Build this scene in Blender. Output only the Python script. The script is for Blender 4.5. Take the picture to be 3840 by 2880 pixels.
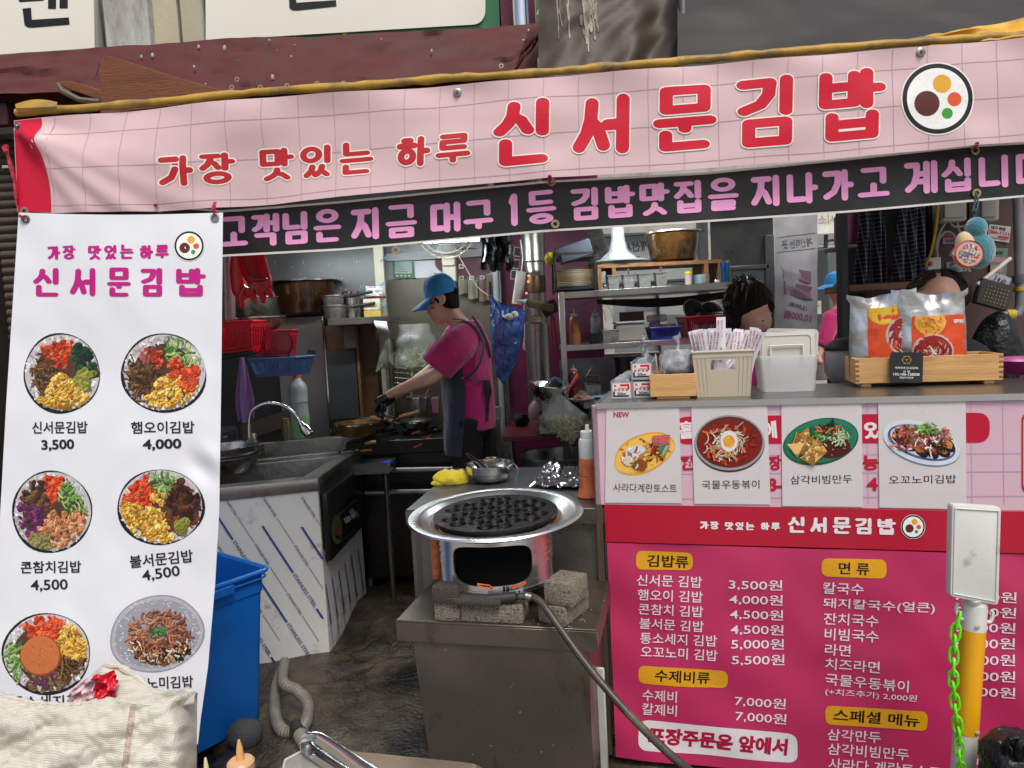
import bpy,bmesh,math,random
from mathutils import Vector,Matrix,noise
R_ = random.Random(7)
sc = bpy.context.scene
for o in list(bpy.data.objects): bpy.data.objects.remove(o)
COL = sc.collection
V = Vector
rad = math.radians
# ------------------------------------------------------------------ camera
FPX = 2662.0; CX,CY = 1920.0,1440.0
PITCH,ROLL,CAMH = rad(-4.6),0.052,1.50
cam_d = bpy.data.cameras.new('camera'); cam = bpy.data.objects.new('camera',cam_d); COL.objects.link(cam)
cam_d.sensor_width = 36; cam_d.lens = 36*FPX/3840; cam_d.clip_start = .05; cam_d.clip_end = 500
CM = Matrix.Rotation(rad(90)+PITCH,3,'X') @ Matrix.Rotation(-ROLL,3,'Z')
cam.matrix_world = Matrix.Translation((0,0,CAMH)) @ CM.to_4x4()
sc.camera = cam
CAM = V((0,0,CAMH))
def ray(px,py): return CM @ V(((px-CX)/FPX,-(py-CY)/FPX,-1.0))
def P(px,py,Y):
 d = ray(px,py); return CAM + d*(Y/d.y)
def PZ(px,py,z):
 d = ray(px,py); return CAM + d*((z-CAMH)/d.z)
def K(px,Y): return px*Y/FPX
# ------------------------------------------------------------------ world and light
w = bpy.data.worlds.new('World'); sc.world = w; w.use_nodes = True
nt = w.node_tree; bg = nt.nodes['Background']
sky = nt.nodes.new('ShaderNodeTexSky'); sky.sky_type = 'NISHITA'; sky.sun_disc = False
SUN_EL,SUN_AZ = rad(58),rad(160)
sky.sun_elevation = SUN_EL; sky.sun_rotation = SUN_AZ; sky.air_density = 1.0; sky.dust_density = 4.0; sky.ozone_density = .6
nt.links.new(sky.outputs[0],bg.inputs[0]); bg.inputs[1].default_value = .10
sd = bpy.data.lights.new('sun','SUN'); sd.energy = 1.5; sd.angle = rad(24); sd.color = (1,.965,.92)
so = bpy.data.objects.new('sun',sd); COL.objects.link(so)
sdir = V((math.sin(SUN_AZ)*math.cos(SUN_EL),math.cos(SUN_AZ)*math.cos(SUN_EL),math.sin(SUN_EL)))
so.rotation_euler = sdir.to_track_quat('Z','Y').to_euler(); so.location = (0,-3,8)
sc.view_settings.view_transform = 'Standard'; sc.view_settings.look = 'None'
sc.view_settings.exposure = 0.56; sc.view_settings.gamma = 1; sc.view_settings.use_curve_mapping = False
sc.cycles.max_bounces = 7; sc.cycles.transparent_max_bounces = 12
sc.cycles.use_denoising = True
# ------------------------------------------------------------------ materials
def lin(c): return c/12.92 if c <= .04045 else ((c+.055)/1.055)**2.4
def H(h,k=1.0):
 h = h.lstrip('#'); return tuple(min(1,lin(int(h[i:i+2],16)/255)*k) for i in (0,2,4))
MATS = {}
def mat(name,col,rough=.5,metal=0.,var=.15,scale=8.,bump=.0,bscale=60.,dirt=None,dirt_amt=.0,dscale=3.,
  stretch=(1,1,1),trans=0.,alpha=1.,coat=0.,emit=None,estr=0.,sheen=0.,spec=.5,ior=1.45,rvar=.1):
 """principled with a noise that varies colour and roughness, optional dirt patches and bump"""
 if name in MATS: return MATS[name]
 m = bpy.data.materials.new(name); m.use_nodes = True; MATS[name] = m
 t = m.node_tree; N = t.nodes; L = t.links; b = N['Principled BSDF']
 tc = N.new('ShaderNodeTexCoord'); mp = N.new('ShaderNodeMapping'); mp.inputs['Scale'].default_value = stretch
 L.new(tc.outputs['Object'],mp.inputs[0])
 no = N.new('ShaderNodeTexNoise'); no.inputs['Scale'].default_value = scale; no.inputs['Detail'].default_value = 6
 L.new(mp.outputs[0],no.inputs['Vector'])
 mx = N.new('ShaderNodeMix'); mx.data_type = 'RGBA'
 c0 = tuple(x*(1-var) for x in col)+(1,); c1 = tuple(min(1,x*(1+var)) for x in col)+(1,)
 mx.inputs[6].default_value = c0; mx.inputs[7].default_value = c1
 cr = N.new('ShaderNodeMapRange'); cr.inputs[1].default_value = .3; cr.inputs[2].default_value = .7
 L.new(no.outputs['Fac'],cr.inputs[0]); L.new(cr.outputs[0],mx.inputs[0])
 out = mx.outputs[2]
 if dirt:
  n2 = N.new('ShaderNodeTexNoise'); n2.inputs['Scale'].default_value = dscale; n2.inputs['Detail'].default_value = 10
  n2.inputs['Roughness'].default_value = .65; L.new(mp.outputs[0],n2.inputs['Vector'])
  r2 = N.new('ShaderNodeMapRange'); r2.inputs[1].default_value = .62-dirt_amt*.3; r2.inputs[2].default_value = .75-dirt_amt*.2
  L.new(n2.outputs['Fac'],r2.inputs[0])
  m2 = N.new('ShaderNodeMix'); m2.data_type = 'RGBA'; m2.inputs[7].default_value = tuple(dirt)+(1,)
  L.new(r2.outputs[0],m2.inputs[0]); L.new(out,m2.inputs[6]); out = m2.outputs[2]
 L.new(out,b.inputs['Base Color'])
 rr = N.new('ShaderNodeMapRange'); rr.inputs[3].default_value = max(.02,rough-rvar); rr.inputs[4].default_value = min(1,rough+rvar)
 L.new(no.outputs['Fac'],rr.inputs[0]); L.new(rr.outputs[0],b.inputs['Roughness'])
 b.inputs['Metallic'].default_value = metal; b.inputs['Specular IOR Level'].default_value = spec
 if bump:
  n3 = N.new('ShaderNodeTexNoise'); n3.inputs['Scale'].default_value = bscale; n3.inputs['Detail'].default_value = 5
  L.new(mp.outputs[0],n3.inputs['Vector'])
  bp = N.new('ShaderNodeBump'); bp.inputs['Strength'].default_value = min(1,bump); bp.inputs['Distance'].default_value = .01*max(1,bump)
  L.new(n3.outputs['Fac'],bp.inputs['Height']); L.new(bp.outputs[0],b.inputs['Normal'])
 if trans: b.inputs['Transmission Weight'].default_value = trans; b.inputs['IOR'].default_value = ior
 if alpha < 1: b.inputs['Alpha'].default_value = alpha
 if coat: b.inputs['Coat Weight'].default_value = coat; b.inputs['Coat Roughness'].default_value = .12
 if sheen: b.inputs['Sheen Weight'].default_value = sheen
 if emit: b.inputs['Emission Color'].default_value = tuple(emit)+(1,); b.inputs['Emission Strength'].default_value = estr
 return m
def attr_mat(name,rough=.45,spec=.4,bump=0.,bscale=200,coat=0.):
 if name in MATS: return MATS[name]
 m = bpy.data.materials.new(name); m.use_nodes = True; MATS[name] = m
 t = m.node_tree; N = t.nodes; L = t.links; b = N['Principled BSDF']
 a = N.new('ShaderNodeAttribute'); a.attribute_name = 'Col'
 no = N.new('ShaderNodeTexNoise'); no.inputs['Scale'].default_value = 90; no.inputs['Detail'].default_value = 4
 tc = N.new('ShaderNodeTexCoord'); L.new(tc.outputs['Object'],no.inputs['Vector'])
 mr = N.new('ShaderNodeMapRange'); mr.inputs[3].default_value = .86; mr.inputs[4].default_value = 1.12
 L.new(no.outputs['Fac'],mr.inputs[0])
 vm = N.new('ShaderNodeVectorMath'); vm.operation = 'SCALE'; L.new(a.outputs['Color'],vm.inputs[0]); L.new(mr.outputs[0],vm.inputs['Scale'])
 L.new(vm.outputs[0],b.inputs['Base Color']); b.inputs['Roughness'].default_value = rough; b.inputs['Specular IOR Level'].default_value = spec
 if coat: b.inputs['Coat Weight'].default_value = coat
 if bump:
  n3 = N.new('ShaderNodeTexNoise'); n3.inputs['Scale'].default_value = bscale; L.new(tc.outputs['Object'],n3.inputs['Vector'])
  bp = N.new('ShaderNodeBump'); bp.inputs['Strength'].default_value = bump; bp.inputs['Distance'].default_value = .004
  L.new(n3.outputs['Fac'],bp.inputs['Height']); L.new(bp.outputs[0],b.inputs['Normal'])
 return m
PRINT = attr_mat('printed_ink',.42,.35)
# ------------------------------------------------------------------ mesh builder
class MB:
 def __init__(s): s.v = []; s.f = []; s.m = []; s.c = []; s.cur = 0; s.col = (1,1,1); s.hascol = False; s.M = None
 def add(s,vs,fs,m=None,col=None):
  n = len(s.v)
  if s.M is not None: vs = [s.M @ V(p) for p in vs]
  s.v.extend([tuple(p) for p in vs]); k = s.cur if m is None else m
  c = col or s.col
  if col: s.hascol = True
  for f in fs: s.f.append(tuple(i+n for i in f)); s.m.append(k); s.c.append(c)
  return s
 def box(s,c,d,rz=0,m=None,R=None,col=None):
  x,y,z = (q/2 for q in d); rot = R or Matrix.Rotation(rz,3,'Z')
  vs = [V(c)+rot @ V((a*x,b*y,e*z)) for a in (-1,1) for b in (-1,1) for e in (-1,1)]
  return s.add(vs,[(0,1,3,2),(4,6,7,5),(0,4,5,1),(2,3,7,6),(0,2,6,4),(1,5,7,3)],m,col)
 def bx(s,x0,x1,y0,y1,z0,z1,m=None,col=None):
  return s.box(((x0+x1)/2,(y0+y1)/2,(z0+z1)/2),(abs(x1-x0),abs(y1-y0),abs(z1-z0)),m=m,col=col)
 def tube(s,pts,r,n=8,m=None,caps=True,sub=1,side=None,col=None):
  pts = [V(p) for p in pts]; rs = r if isinstance(r,(list,tuple)) else [r]*len(pts)
  if sub > 1:
   q,qr = [],[]
   for i in range(len(pts)-1):
    a = pts[max(0,i-1)]; b = pts[i]; c = pts[i+1]; d = pts[min(len(pts)-1,i+2)]
    for k in range(sub):
     t = k/sub
     q.append(.5*((2*b)+(c-a)*t+(2*a-5*b+4*c-d)*t*t+(3*b-a-3*c+d)*t**3))
     ra,rb = rs[i],rs[i+1]
     qr.append(tuple(x+(y-x)*t for x,y in zip(ra,rb)) if isinstance(ra,tuple) else ra+(rb-ra)*t)
   q.append(pts[-1]); qr.append(rs[-1]); pts,rs = q,qr
  vs = []; prev = None
  for i,p in enumerate(pts):
   t = (pts[min(i+1,len(pts)-1)]-pts[max(i-1,0)])
   t = t.normalized() if t.length > 1e-9 else V((0,0,1))
   if side is not None: a = V(side)-t*t.dot(V(side)); a.normalize()
   else:
    if prev is None: ref = V((0,0,1)) if abs(t.z) < .9 else V((1,0,0)); a = t.cross(ref).normalized()
    else: a = prev-t*t.dot(prev); a = a.normalized() if a.length > 1e-6 else t.orthogonal().normalized()
   prev = a; b = t.cross(a); ra,rb = rs[i] if isinstance(rs[i],tuple) else (rs[i],rs[i])
   for k in range(n):
    an = 2*math.pi*k/n; vs.append(p+a*math.cos(an)*ra+b*math.sin(an)*rb)
  fs = [(i*n+k,i*n+(k+1) % n,(i+1)*n+(k+1) % n,(i+1)*n+k) for i in range(len(pts)-1) for k in range(n)]
  if caps: fs += [tuple(range(n))[::-1],tuple((len(pts)-1)*n+k for k in range(n))]
  return s.add(vs,fs,m,col)
 def cyl(s,p0,p1,r0,r1=None,n=20,m=None,caps=True,col=None): return s.tube([p0,p1],[r0,r0 if r1 is None else r1],n,m,caps,col=col)
 def lathe(s,prof,c=(0,0,0),n=32,m=None,sx=1,sy=1,M=None,close=False,col=None,wob=None):
  vs = []
  for j,(r,z) in enumerate(prof):
   for k in range(n):
    a = 2*math.pi*k/n; rr = r*(wob(a,j) if wob else 1)
    p = V((rr*math.cos(a)*sx,rr*math.sin(a)*sy,z))
    if M is not None: p = M @ p
    vs.append(p+V(c))
  L = len(prof); fs = [(i*n+k,i*n+(k+1) % n,(i+1)*n+(k+1) % n,(i+1)*n+k) for i in range(L-1) for k in range(n)]
  if close: fs += [tuple(range(n))[::-1],tuple((L-1)*n+k for k in range(n))]
  return s.add(vs,fs,m,col)
 def ball(s,c,r,n=14,m=None,R=None,col=None):
  rx,ry,rz = r if isinstance(r,(tuple,list)) else (r,r,r); vs = []; h = n//2
  for i in range(h+1):
   th = math.pi*i/h
   for k in range(n):
    ph = 2*math.pi*k/n; p = V((rx*math.sin(th)*math.cos(ph),ry*math.sin(th)*math.sin(ph),rz*math.cos(th)))
    if R is not None: p = R @ p
    vs.append(V(c)+p)
  return s.add(vs,[(i*n+k,(i+1)*n+k,(i+1)*n+(k+1) % n,i*n+(k+1) % n) for i in range(h) for k in range(n)],m,col)
 def grid(s,fn,nu,nv,th=0,m=None,col=None):
  g = [[V(fn(i/nu,j/nv)) for i in range(nu+1)] for j in range(nv+1)]; W = nu+1
  vs = [p for r in g for p in r]; fs = [(j*W+i,j*W+i+1,(j+1)*W+i+1,(j+1)*W+i) for j in range(nv) for i in range(nu)]
  if th:
   back = []
   for j in range(nv+1):
    for i in range(nu+1):
     a = g[j][min(i+1,nu)]-g[j][max(i-1,0)]; b = g[min(j+1,nv)][i]-g[max(j-1,0)][i]
     n = a.cross(b); n = n.normalized() if n.length > 1e-12 else V((0,-1,0)); back.append(g[j][i]-n*th)
   o = len(vs); vs += back; fs += [tuple(k+o for k in f[::-1]) for f in fs[:]]
   ed = [j*W for j in range(nv+1)]
   def strip(idx,flip):
    for a,b in zip(idx,idx[1:]): fs.append((a,b,b+o,a+o) if not flip else (b,a,a+o,b+o))
   strip([i for i in range(W)],True); strip([nv*W+i for i in range(W)],False)
   strip([j*W for j in range(nv+1)],False); strip([j*W+nu for j in range(nv+1)],True)
  return s.add(vs,fs,m,col)
 def prism(s,poly,n,th,m=None,col=None):
  """poly: 3D points of a planar outline; extruded by th along n"""
  poly = [V(p) for p in poly]; k = len(poly); n = V(n).normalized()*th
  return s.add(poly+[p+n for p in poly],[tuple(range(k))[::-1],tuple(range(k,2*k))]+[(i,(i+1) % k,k+(i+1) % k,k+i) for i in range(k)],m,col)
 def put(s,name,mats,parent=None,bevel=0,smooth=True,world=False,label=None,kind=None,ang=38,bseg=1,mods=None):
  me = bpy.data.meshes.new(name); vs = s.v
  if world and parent is not None:
   Mi = parent.matrix_basis.inverted() if parent.parent is None else (parent.parent.matrix_basis @ parent.matrix_basis).inverted()
   vs = [tuple(Mi @ V(p)) for p in vs]
  me.from_pydata(vs,[],s.f); mats = mats if isinstance(mats,(list,tuple)) else [mats]
  for m_ in mats: me.materials.append(m_)
  me.polygons.foreach_set('material_index',s.m)
  if s.hascol:
   at = me.attributes.new('Col','FLOAT_COLOR','CORNER'); buf = []
   for f,c in zip(s.f,s.c): buf += (list(c)[:3]+[1])*len(f)
   at.data.foreach_set('color',buf)
  me.validate()
  if bevel or s.closed_fix:
   b = bmesh.new(); b.from_mesh(me)
   bmesh.ops.recalc_face_normals(b,faces=b.faces)
   if bevel:
    b.normal_update()
    es = [e for e in b.edges if len(e.link_faces) == 2 and e.calc_face_angle(0) > rad(40)]
    bmesh.ops.bevel(b,geom=es,offset=bevel,segments=bseg,affect='EDGES',clamp_overlap=True,profile=.5)
   b.to_mesh(me); b.free()
  o = bpy.data.objects.new(name,me)
  if mods:
   COL.objects.link(o)
   for t,kw in mods:
    q = o.modifiers.new(t,t)
    for a,v_ in kw.items(): setattr(q,a,v_)
   dg = bpy.context.evaluated_depsgraph_get(); me2 = bpy.data.meshes.new_from_object(o.evaluated_get(dg)); me2.name = name
   o.modifiers.clear(); o.data = me2; me = me2
   if len(me.materials) == 0:
    for m_ in mats: me.materials.append(m_)
  else: COL.objects.link(o)
  if smooth:
   me.polygons.foreach_set('use_smooth',[True]*len(me.polygons)); me.set_sharp_from_angle(angle=rad(ang))
  me.update()
  if parent: o.parent = parent
  if label: o['label'] = label
  if kind: o['kind'] = kind
  return o
 closed_fix = False
def T(name,label,cat,loc=(0,0,0),rz=0,group=None,rot=None):
 o = bpy.data.objects.new(name,None); COL.objects.link(o); o.empty_display_size = .05
 o.location = loc; o.rotation_euler = rot or (0,0,rz)
 o['label'] = label; o['category'] = cat
 if group: o['group'] = group
 bpy.context.view_layer.update()
 o.matrix_basis
 return o
def tag(o,label,cat,group=None):
 o['label'] = label; o['category'] = cat
 if group: o['group'] = group
 return o
def dup(root,loc,rz=None,label=None,group=None,rot=None,scale=None):
 r = root.copy(); COL.objects.link(r); r.location = loc
 if rz is not None: r.rotation_euler = (0,0,rz)
 if rot: r.rotation_euler = rot
 if scale: r.scale = scale
 if label: r['label'] = label
 if group: r['group'] = group
 for ch in list(root.children):
  c = ch.copy(); COL.objects.link(c); c.parent = r
  for g in list(ch.children): d = g.copy(); COL.objects.link(d); d.parent = c
 return r
def recenter(o,p=None):
 """move the origin of a single top-level mesh to its base"""
 me = o.data; xs = [v.co for v in me.vertices]
 lo = V([min(c[i] for c in xs) for i in range(3)]); hi = V([max(c[i] for c in xs) for i in range(3)])
 b = V(((lo.x+hi.x)/2,(lo.y+hi.y)/2,lo.z)) if p is None else V(p)
 me.transform(Matrix.Translation(-b)); o.location = b; return o
def nz(p,s=1.): return noise.noise(V(p)*s)
# ------------------------------------------------------------------ surfaces that carry print, addressed through the photograph's pixels
class Surf:
 def __init__(s,fn): s.fn = fn
 def at(s,px,py,lift=0.): p = s.fn(px,py); d = (CAM-p).normalized(); return p+d*lift
def plane3(a,b,c):
 n = (b-a).cross(c-a).normalized(); q = a.copy()
 def fn(px,py): d = ray(px,py); return CAM+d*((q-CAM).dot(n)/d.dot(n))
 S = Surf(fn); S.n = n if n.dot(CAM-a) > 0 else -n; return S
_tc = {}
def text_geo(body,bold=.0,res=3,space=1.0):
 k = (body,bold,res,space)
 if k in _tc: return _tc[k]
 c = bpy.data.curves.new('t','FONT'); c.body = body; c.size = 1; c.offset = bold; c.resolution_u = res; c.space_character = space
 o = bpy.data.objects.new('t',c); COL.objects.link(o); bpy.context.view_layer.update()
 dg = bpy.context.evaluated_depsgraph_get(); me = bpy.data.meshes.new_from_object(o.evaluated_get(dg))
 vs = [(v.co.x,v.co.y) for v in me.vertices]; fs = [tuple(p.vertices) for p in me.polygons]
 bpy.data.objects.remove(o); bpy.data.meshes.remove(me); bpy.data.curves.remove(c)
 x0 = min(v[0] for v in vs); x1 = max(v[0] for v in vs); y0 = min(v[1] for v in vs); y1 = max(v[1] for v in vs)
 _tc[k] = ([((x-x0)/(x1-x0),(y-y0)/(y1-y0)) for x,y in vs],fs,(x1-x0)/(y1-y0)); return _tc[k]
class Print:
 """flat print made of thin coloured shapes laid on a surface"""
 def __init__(s,S,lift=.0015,step=8e-6): s.S = S; s.mb = MB(); s.l = lift; s.k = step
 def poly(s,pts,col):
  s.mb.add([s.S.at(x,y,s.l) for x,y in pts],[tuple(range(len(pts)))],col=col); s.l += s.k
 def quad(s,q,col,nx=6,ny=6):
  """TL, TR, BR, BL corners, subdivided so that it follows a curved sheet"""
  q = [V(a) for a in q]; W = nx+1; vs = []
  for j in range(ny+1):
   for i in range(nx+1): a = q[0].lerp(q[1],i/nx).lerp(q[3].lerp(q[2],i/nx),j/ny); vs.append(s.S.at(a.x,a.y,s.l))
  s.mb.add(vs,[(j*W+i,(j+1)*W+i,(j+1)*W+i+1,j*W+i+1) for j in range(ny) for i in range(nx)],col=col); s.l += s.k
 def rect(s,x0,y0,x1,y1,col): s.poly([(x0,y1),(x1,y1),(x1,y0),(x0,y0)],col)
 def fan(s,pts,col):
  n = len(pts); c = sum((V(p) for p in pts),V((0,0)))/n; ext = max((V(p)-c).length for p in pts); nr = max(1,int(ext/22))
  vs = [s.S.at(c.x,c.y,s.l)]
  dens = []
  for i in range(n):
   a,b = V(pts[i]),V(pts[(i+1) % n]); k = max(1,int((b-a).length/40)); dens += [a.lerp(b,j/k) for j in range(k)]
  n = len(dens)
  for j in range(nr): vs += [s.S.at(*c.lerp(p,(j+1)/nr),s.l) for p in dens]
  fs = [(0,1+k,1+(k+1) % n) for k in range(n)]+[(1+j*n+k,1+(j+1)*n+k,1+(j+1)*n+(k+1) % n,1+j*n+(k+1) % n) for j in range(nr-1) for k in range(n)]
  s.mb.add(vs,fs,col=col); s.l += .0003 if ext > 25 else s.k
 def rrect(s,quad,r,col,n=5):
  """quad: TL, TR, BR, BL pixel corners"""
  q = [V((a,b)) for a,b in quad]; pts = []
  for i in range(4):
   c = q[i]; a = (q[i-1]-c).normalized(); b = (q[(i+1) % 4]-c).normalized()
   for k in range(n+1):
    t = k/n; p0 = c+a*r; p1 = c; p2 = c+b*r; pts.append(tuple(p0*(1-t)**2+p1*2*t*(1-t)+p2*t*t))
  s.fan(pts[::-1],col)
 def ell(s,cx,cy,rx,ry,col,n=24,rot=0,wob=0,seed=0):
  r = random.Random(seed); ph = [r.uniform(0,6.28) for _ in range(3)]
  def pt(k,f):
   a = -2*math.pi*k/n; q = f*(1+wob*(math.sin(3*a+ph[0])*.5+math.sin(5*a+ph[1])*.3+math.sin(2*a+ph[2])*.4))
   x = rx*q*math.cos(a); y = ry*q*math.sin(a); return (cx+x*math.cos(rot)-y*math.sin(rot),cy+x*math.sin(rot)+y*math.cos(rot))
  nr = max(1,int(max(rx,ry)/12))
  if nr == 1: s.poly([pt(k,1) for k in range(n)],col); return
  vs = [s.S.at(cx,cy,s.l)]+[s.S.at(*pt(k,(j+1)/nr),s.l) for j in range(nr) for k in range(n)]
  fs = [(0,1+k,1+(k+1) % n) for k in range(n)]+[(1+j*n+k,1+(j+1)*n+k,1+(j+1)*n+(k+1) % n,1+j*n+(k+1) % n) for j in range(nr-1) for k in range(n)]
  s.mb.add(vs,fs,col=col); s.l += .00015 if max(rx,ry) > 40 else s.k
 def ring(s,cx,cy,rx,ry,w_,col,n=32,rot=0):
  pi = []
  for k in range(n+1):
   a = 2*math.pi*k/n; c,q = math.cos(a),math.sin(a)
   def tr(x,y): return (cx+x*math.cos(rot)-y*math.sin(rot),cy+x*math.sin(rot)+y*math.cos(rot))
   pi.append((tr(rx*c,ry*q),tr((rx-w_)*c,(ry-w_)*q)))
  vs = [s.S.at(x,y,s.l) for ab in pi for x,y in ab]
  s.mb.add(vs,[(2*i,2*i+1,2*i+3,2*i+2) for i in range(n)],col=col); s.l += s.k
 def line(s,pts,w_,col,cap=True,n=10,wh=None):
  wv,wh = w_,(wh or w_)
  for a,b in zip(pts,pts[1:]):
   dx,dy = b[0]-a[0],b[1]-a[1]; L = math.hypot(dx,dy) or 1; nx,ny = -dy/L*wv/2,dx/L*wh/2
   k = max(1,int(L/20))
   if w_ > 24: s.quad([(a[0]-nx,a[1]-ny),(b[0]-nx,b[1]-ny),(b[0]+nx,b[1]+ny),(a[0]+nx,a[1]+ny)],col,k,3); continue
   for i in range(k):
    t0,t1 = i/k,(i+1)/k; p = (a[0]+dx*t0,a[1]+dy*t0); q = (a[0]+dx*t1,a[1]+dy*t1)
    s.poly([(p[0]+nx,p[1]+ny),(q[0]+nx,q[1]+ny),(q[0]-nx,q[1]-ny),(p[0]-nx,p[1]-ny)],col)
  if cap:
   for p in pts: s.ell(p[0],p[1],wv/2,wh/2,col,14 if wv > 20 else n)
 def text(s,body,p0,p1,h,col,bold=.012,mirror=False,res=3,space=1.0,skew=0):
  """p0, p1: left and right ends at mid height (pixels); h: height in pixels"""
  vs,fs,asp = text_geo(body,bold,res,space)
  d = V((p1[0]-p0[0],p1[1]-p0[1])); L = d.length; u = V((0,-1)) if skew else V((d.y,-d.x)).normalized()
  out = []
  for x,y in vs:
   if mirror: x = 1-x
   q = V(p0)+d*x+u*(y-.5)*h; out.append(s.S.at(q.x,q.y,s.l))
  s.mb.add(out,fs,col=col); s.l += s.k*3
 def put(s,name,parent,label=None,mt=None,kind=None):
  return s.mb.put(name,mt or PRINT,parent,smooth=False,world=True,label=label,kind=kind)
# ---- rounded hand-cut Hangul lettering composed from strokes
CONS = {
 'g': [[(0,1),(.95,1),(.9,.55),(.62,.2),(.05,0)]],'G': [[(0,1),(1,1),(1,0)]],
 'n': [[(0,1),(0,0),(1,0)]],'d': [[(1,1),(0,1),(0,0),(1,0)]],
 'r': [[(0,1),(1,1),(1,.52),(0,.52),(0,0),(1,0)]],'m': [[(0,1),(1,1),(1,0),(0,0),(0,1)]],
 'b': [[(0,1),(0,0),(1,0),(1,1)],[(0,.6),(1,.6)]],'s': [[(.5,1),(.46,.62),(.3,.3),(0,0)],[(.48,.58),(.75,.42),(1,0)]],
 'o': [[(.5+.5*math.sin(i*math.pi/8),.5+.5*math.cos(i*math.pi/8)) for i in range(17)]],
 'j': [[(0,1),(1,1)],[(.52,1),(.46,.6),(.3,.3),(0,0)],[(.48,.55),(.75,.38),(1,0)]],
 'h': [[(.3,1),(.7,1)],[(0,.76),(1,.76)],[(.5+.42*math.sin(i*math.pi/8),.27+.27*math.cos(i*math.pi/8)) for i in range(17)]],
 'S': [[(.28,1),(.22,.5),(0,0)],[(.25,.5),(.45,0)],[(.75,1),(.7,.5),(.5,.05)],[(.72,.5),(1,0)]],
 't': [[(1,1),(0,1),(0,0),(1,0)],[(0,.5),(1,.5)]],
}
LEAD = ['g','gg','n','d','dd','r','m','b','bb','s','S','o','j','jj','c','k','t','p','h']
VOW = ['a','ae','ya','yae','eo','e','yeo','ye','o','wa','wae','oe','yo','u','wo','we','wi','yu','eu','ui','i']
TAIL = ['','G','GG','GS','n','nj','nh','d','r','rG','rm','rb','rs','rt','rp','rh','m','b','bs','s','S','o','j','c','k','t','p','h']
VV = {'i': [[(1,1),(1,0)]],'a': [[(.3,1),(.3,0)],[(.3,.5),(1,.5)]],'eo': [[(1,1),(1,0)],[(.2,.5),(1,.5)]],
 'ae': [[(0,1),(0,0)],[(1,1),(1,0)],[(0,.5),(1,.5)]],'e': [[(.45,1),(.45,0)],[(1,1),(1,0)],[(-.1,.5),(.45,.5)]],
 'ye': [[(.45,1),(.45,0)],[(1,1),(1,0)],[(-.1,.64),(.45,.64)],[(-.1,.36),(.45,.36)]]}
def hangul(ch):
 if ch == '1': return [[(.3,.8),(.5,.98),(.5,.02)]]
 k = ord(ch)-0xAC00; l,v,t = LEAD[k//588],VOW[(k % 588)//28],TAIL[k % 28]; out = []
 def put(st,x0,y0,x1,y1): out.extend([[(x0+(x1-x0)*x,y0+(y1-y0)*y) for x,y in q] for q in st])
 if v in VV:
  yb = .48 if t else .02
  vx0 = {'i': .6,'a': .66,'eo': .5,'ae': .58,'e': .5,'ye': .5}[v]; vx1 = {'i': .86,'a': .98,'eo': .86,'ae': 1.0,'e': 1.0,'ye': 1.0}[v]
  cx1 = {'i': .58,'a': .54,'eo': .5,'ae': .36,'e': .38,'ye': .40}[v]
  put(CONS[l],.04,yb+.04 if t else .1,cx1,.95); put(VV[v],vx0,yb,vx1,.98)
  if t: put(CONS[t],.16,.0,.86,.31)
 else:
  c = 'G' if l == 'g' else l
  if t: put(CONS[c],.14,.66,.86,1.); ym = .43; put(CONS[t],.14,.0,.86,.22)
  else: put(CONS[c],.14,.52,.86,.96); ym = .26
  if v == 'eu': out.append([(.02,ym),(.98,ym)])
  if v == 'u': out += [[(.02,ym),(.98,ym)],[(.5,ym),(.5,ym-(.22 if not t else .12))]]
  if v == 'o': out += [[(.02,.08 if not t else .42),(.98,.08 if not t else .42)],[(.5,.42 if not t else .58),(.5,.08 if not t else .42)]]
 return out
def letter(pr,ch,x0,y0,x1,y1,w_,col,slope=0.,lean=0.):
 """x0..x1, y0 (top) .. y1 (bottom) of one glyph in pixels; slope: rise per px to the right"""
 wh = w_*thin(ch)
 for st in hangul(ch):
  pts = []
  for x,y in st:
   px = x0+w_/2+(x1-x0-w_)*x; py = y1-wh/2-(y1-y0-wh)*y; py += slope*(px-(x0+x1)/2); px += lean*(py-(y0+y1)/2)
   pts.append((px,py))
  pr.line(pts,w_,col,wh=wh)
def thin(ch):
 if ch == '1': return 1.
 k = ord(ch)-0xAC00; v,t = VOW[(k % 588)//28],TAIL[k % 28]
 if v not in VV: return .66 if t else .72
 return .68 if t else .85
def word(pr,body,p0,p1,h,w_,col,gap=.1,outline=None,ow=0,lean=0.,space=.55):
 """p0, p1 mid-height ends"""
 n = sum(space if c == ' ' else .6 if c == '1' else 1 for c in body); dx = (p1[0]-p0[0]); sl = (p1[1]-p0[1])/dx; cw = dx/(n-gap); x = p0[0]
 gl = []
 for c in body:
  a = cw*(space if c == ' ' else .6 if c == '1' else 1)
  if c != ' ': ym = p0[1]+sl*(x+a/2-p0[0]); gl.append((c,x,ym-h/2,x+a-cw*gap,ym+h/2))
  x += a
 if outline:
  for g in gl: letter(pr,*g,w_,outline,sl,lean) if False else _outl(pr,g,w_,ow,outline,sl,lean)
 pr.l += .00025
 for g in gl: letter(pr,*g,w_,col,sl,lean)
def _outl(pr,g,w_,ow,col,sl,lean):
 ch,x0,y0,x1,y1 = g
 wh = w_*thin(ch)
 for st in hangul(ch):
  pts = []
  for x,y in st:
   px = x0+w_/2+(x1-x0-w_)*x; py = y1-wh/2-(y1-y0-wh)*y; py += sl*(px-(x0+x1)/2); px += lean*(py-(y0+y1)/2); pts.append((px,py))
  pr.line(pts,w_+2*ow,col,wh=wh+2*ow)
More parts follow.
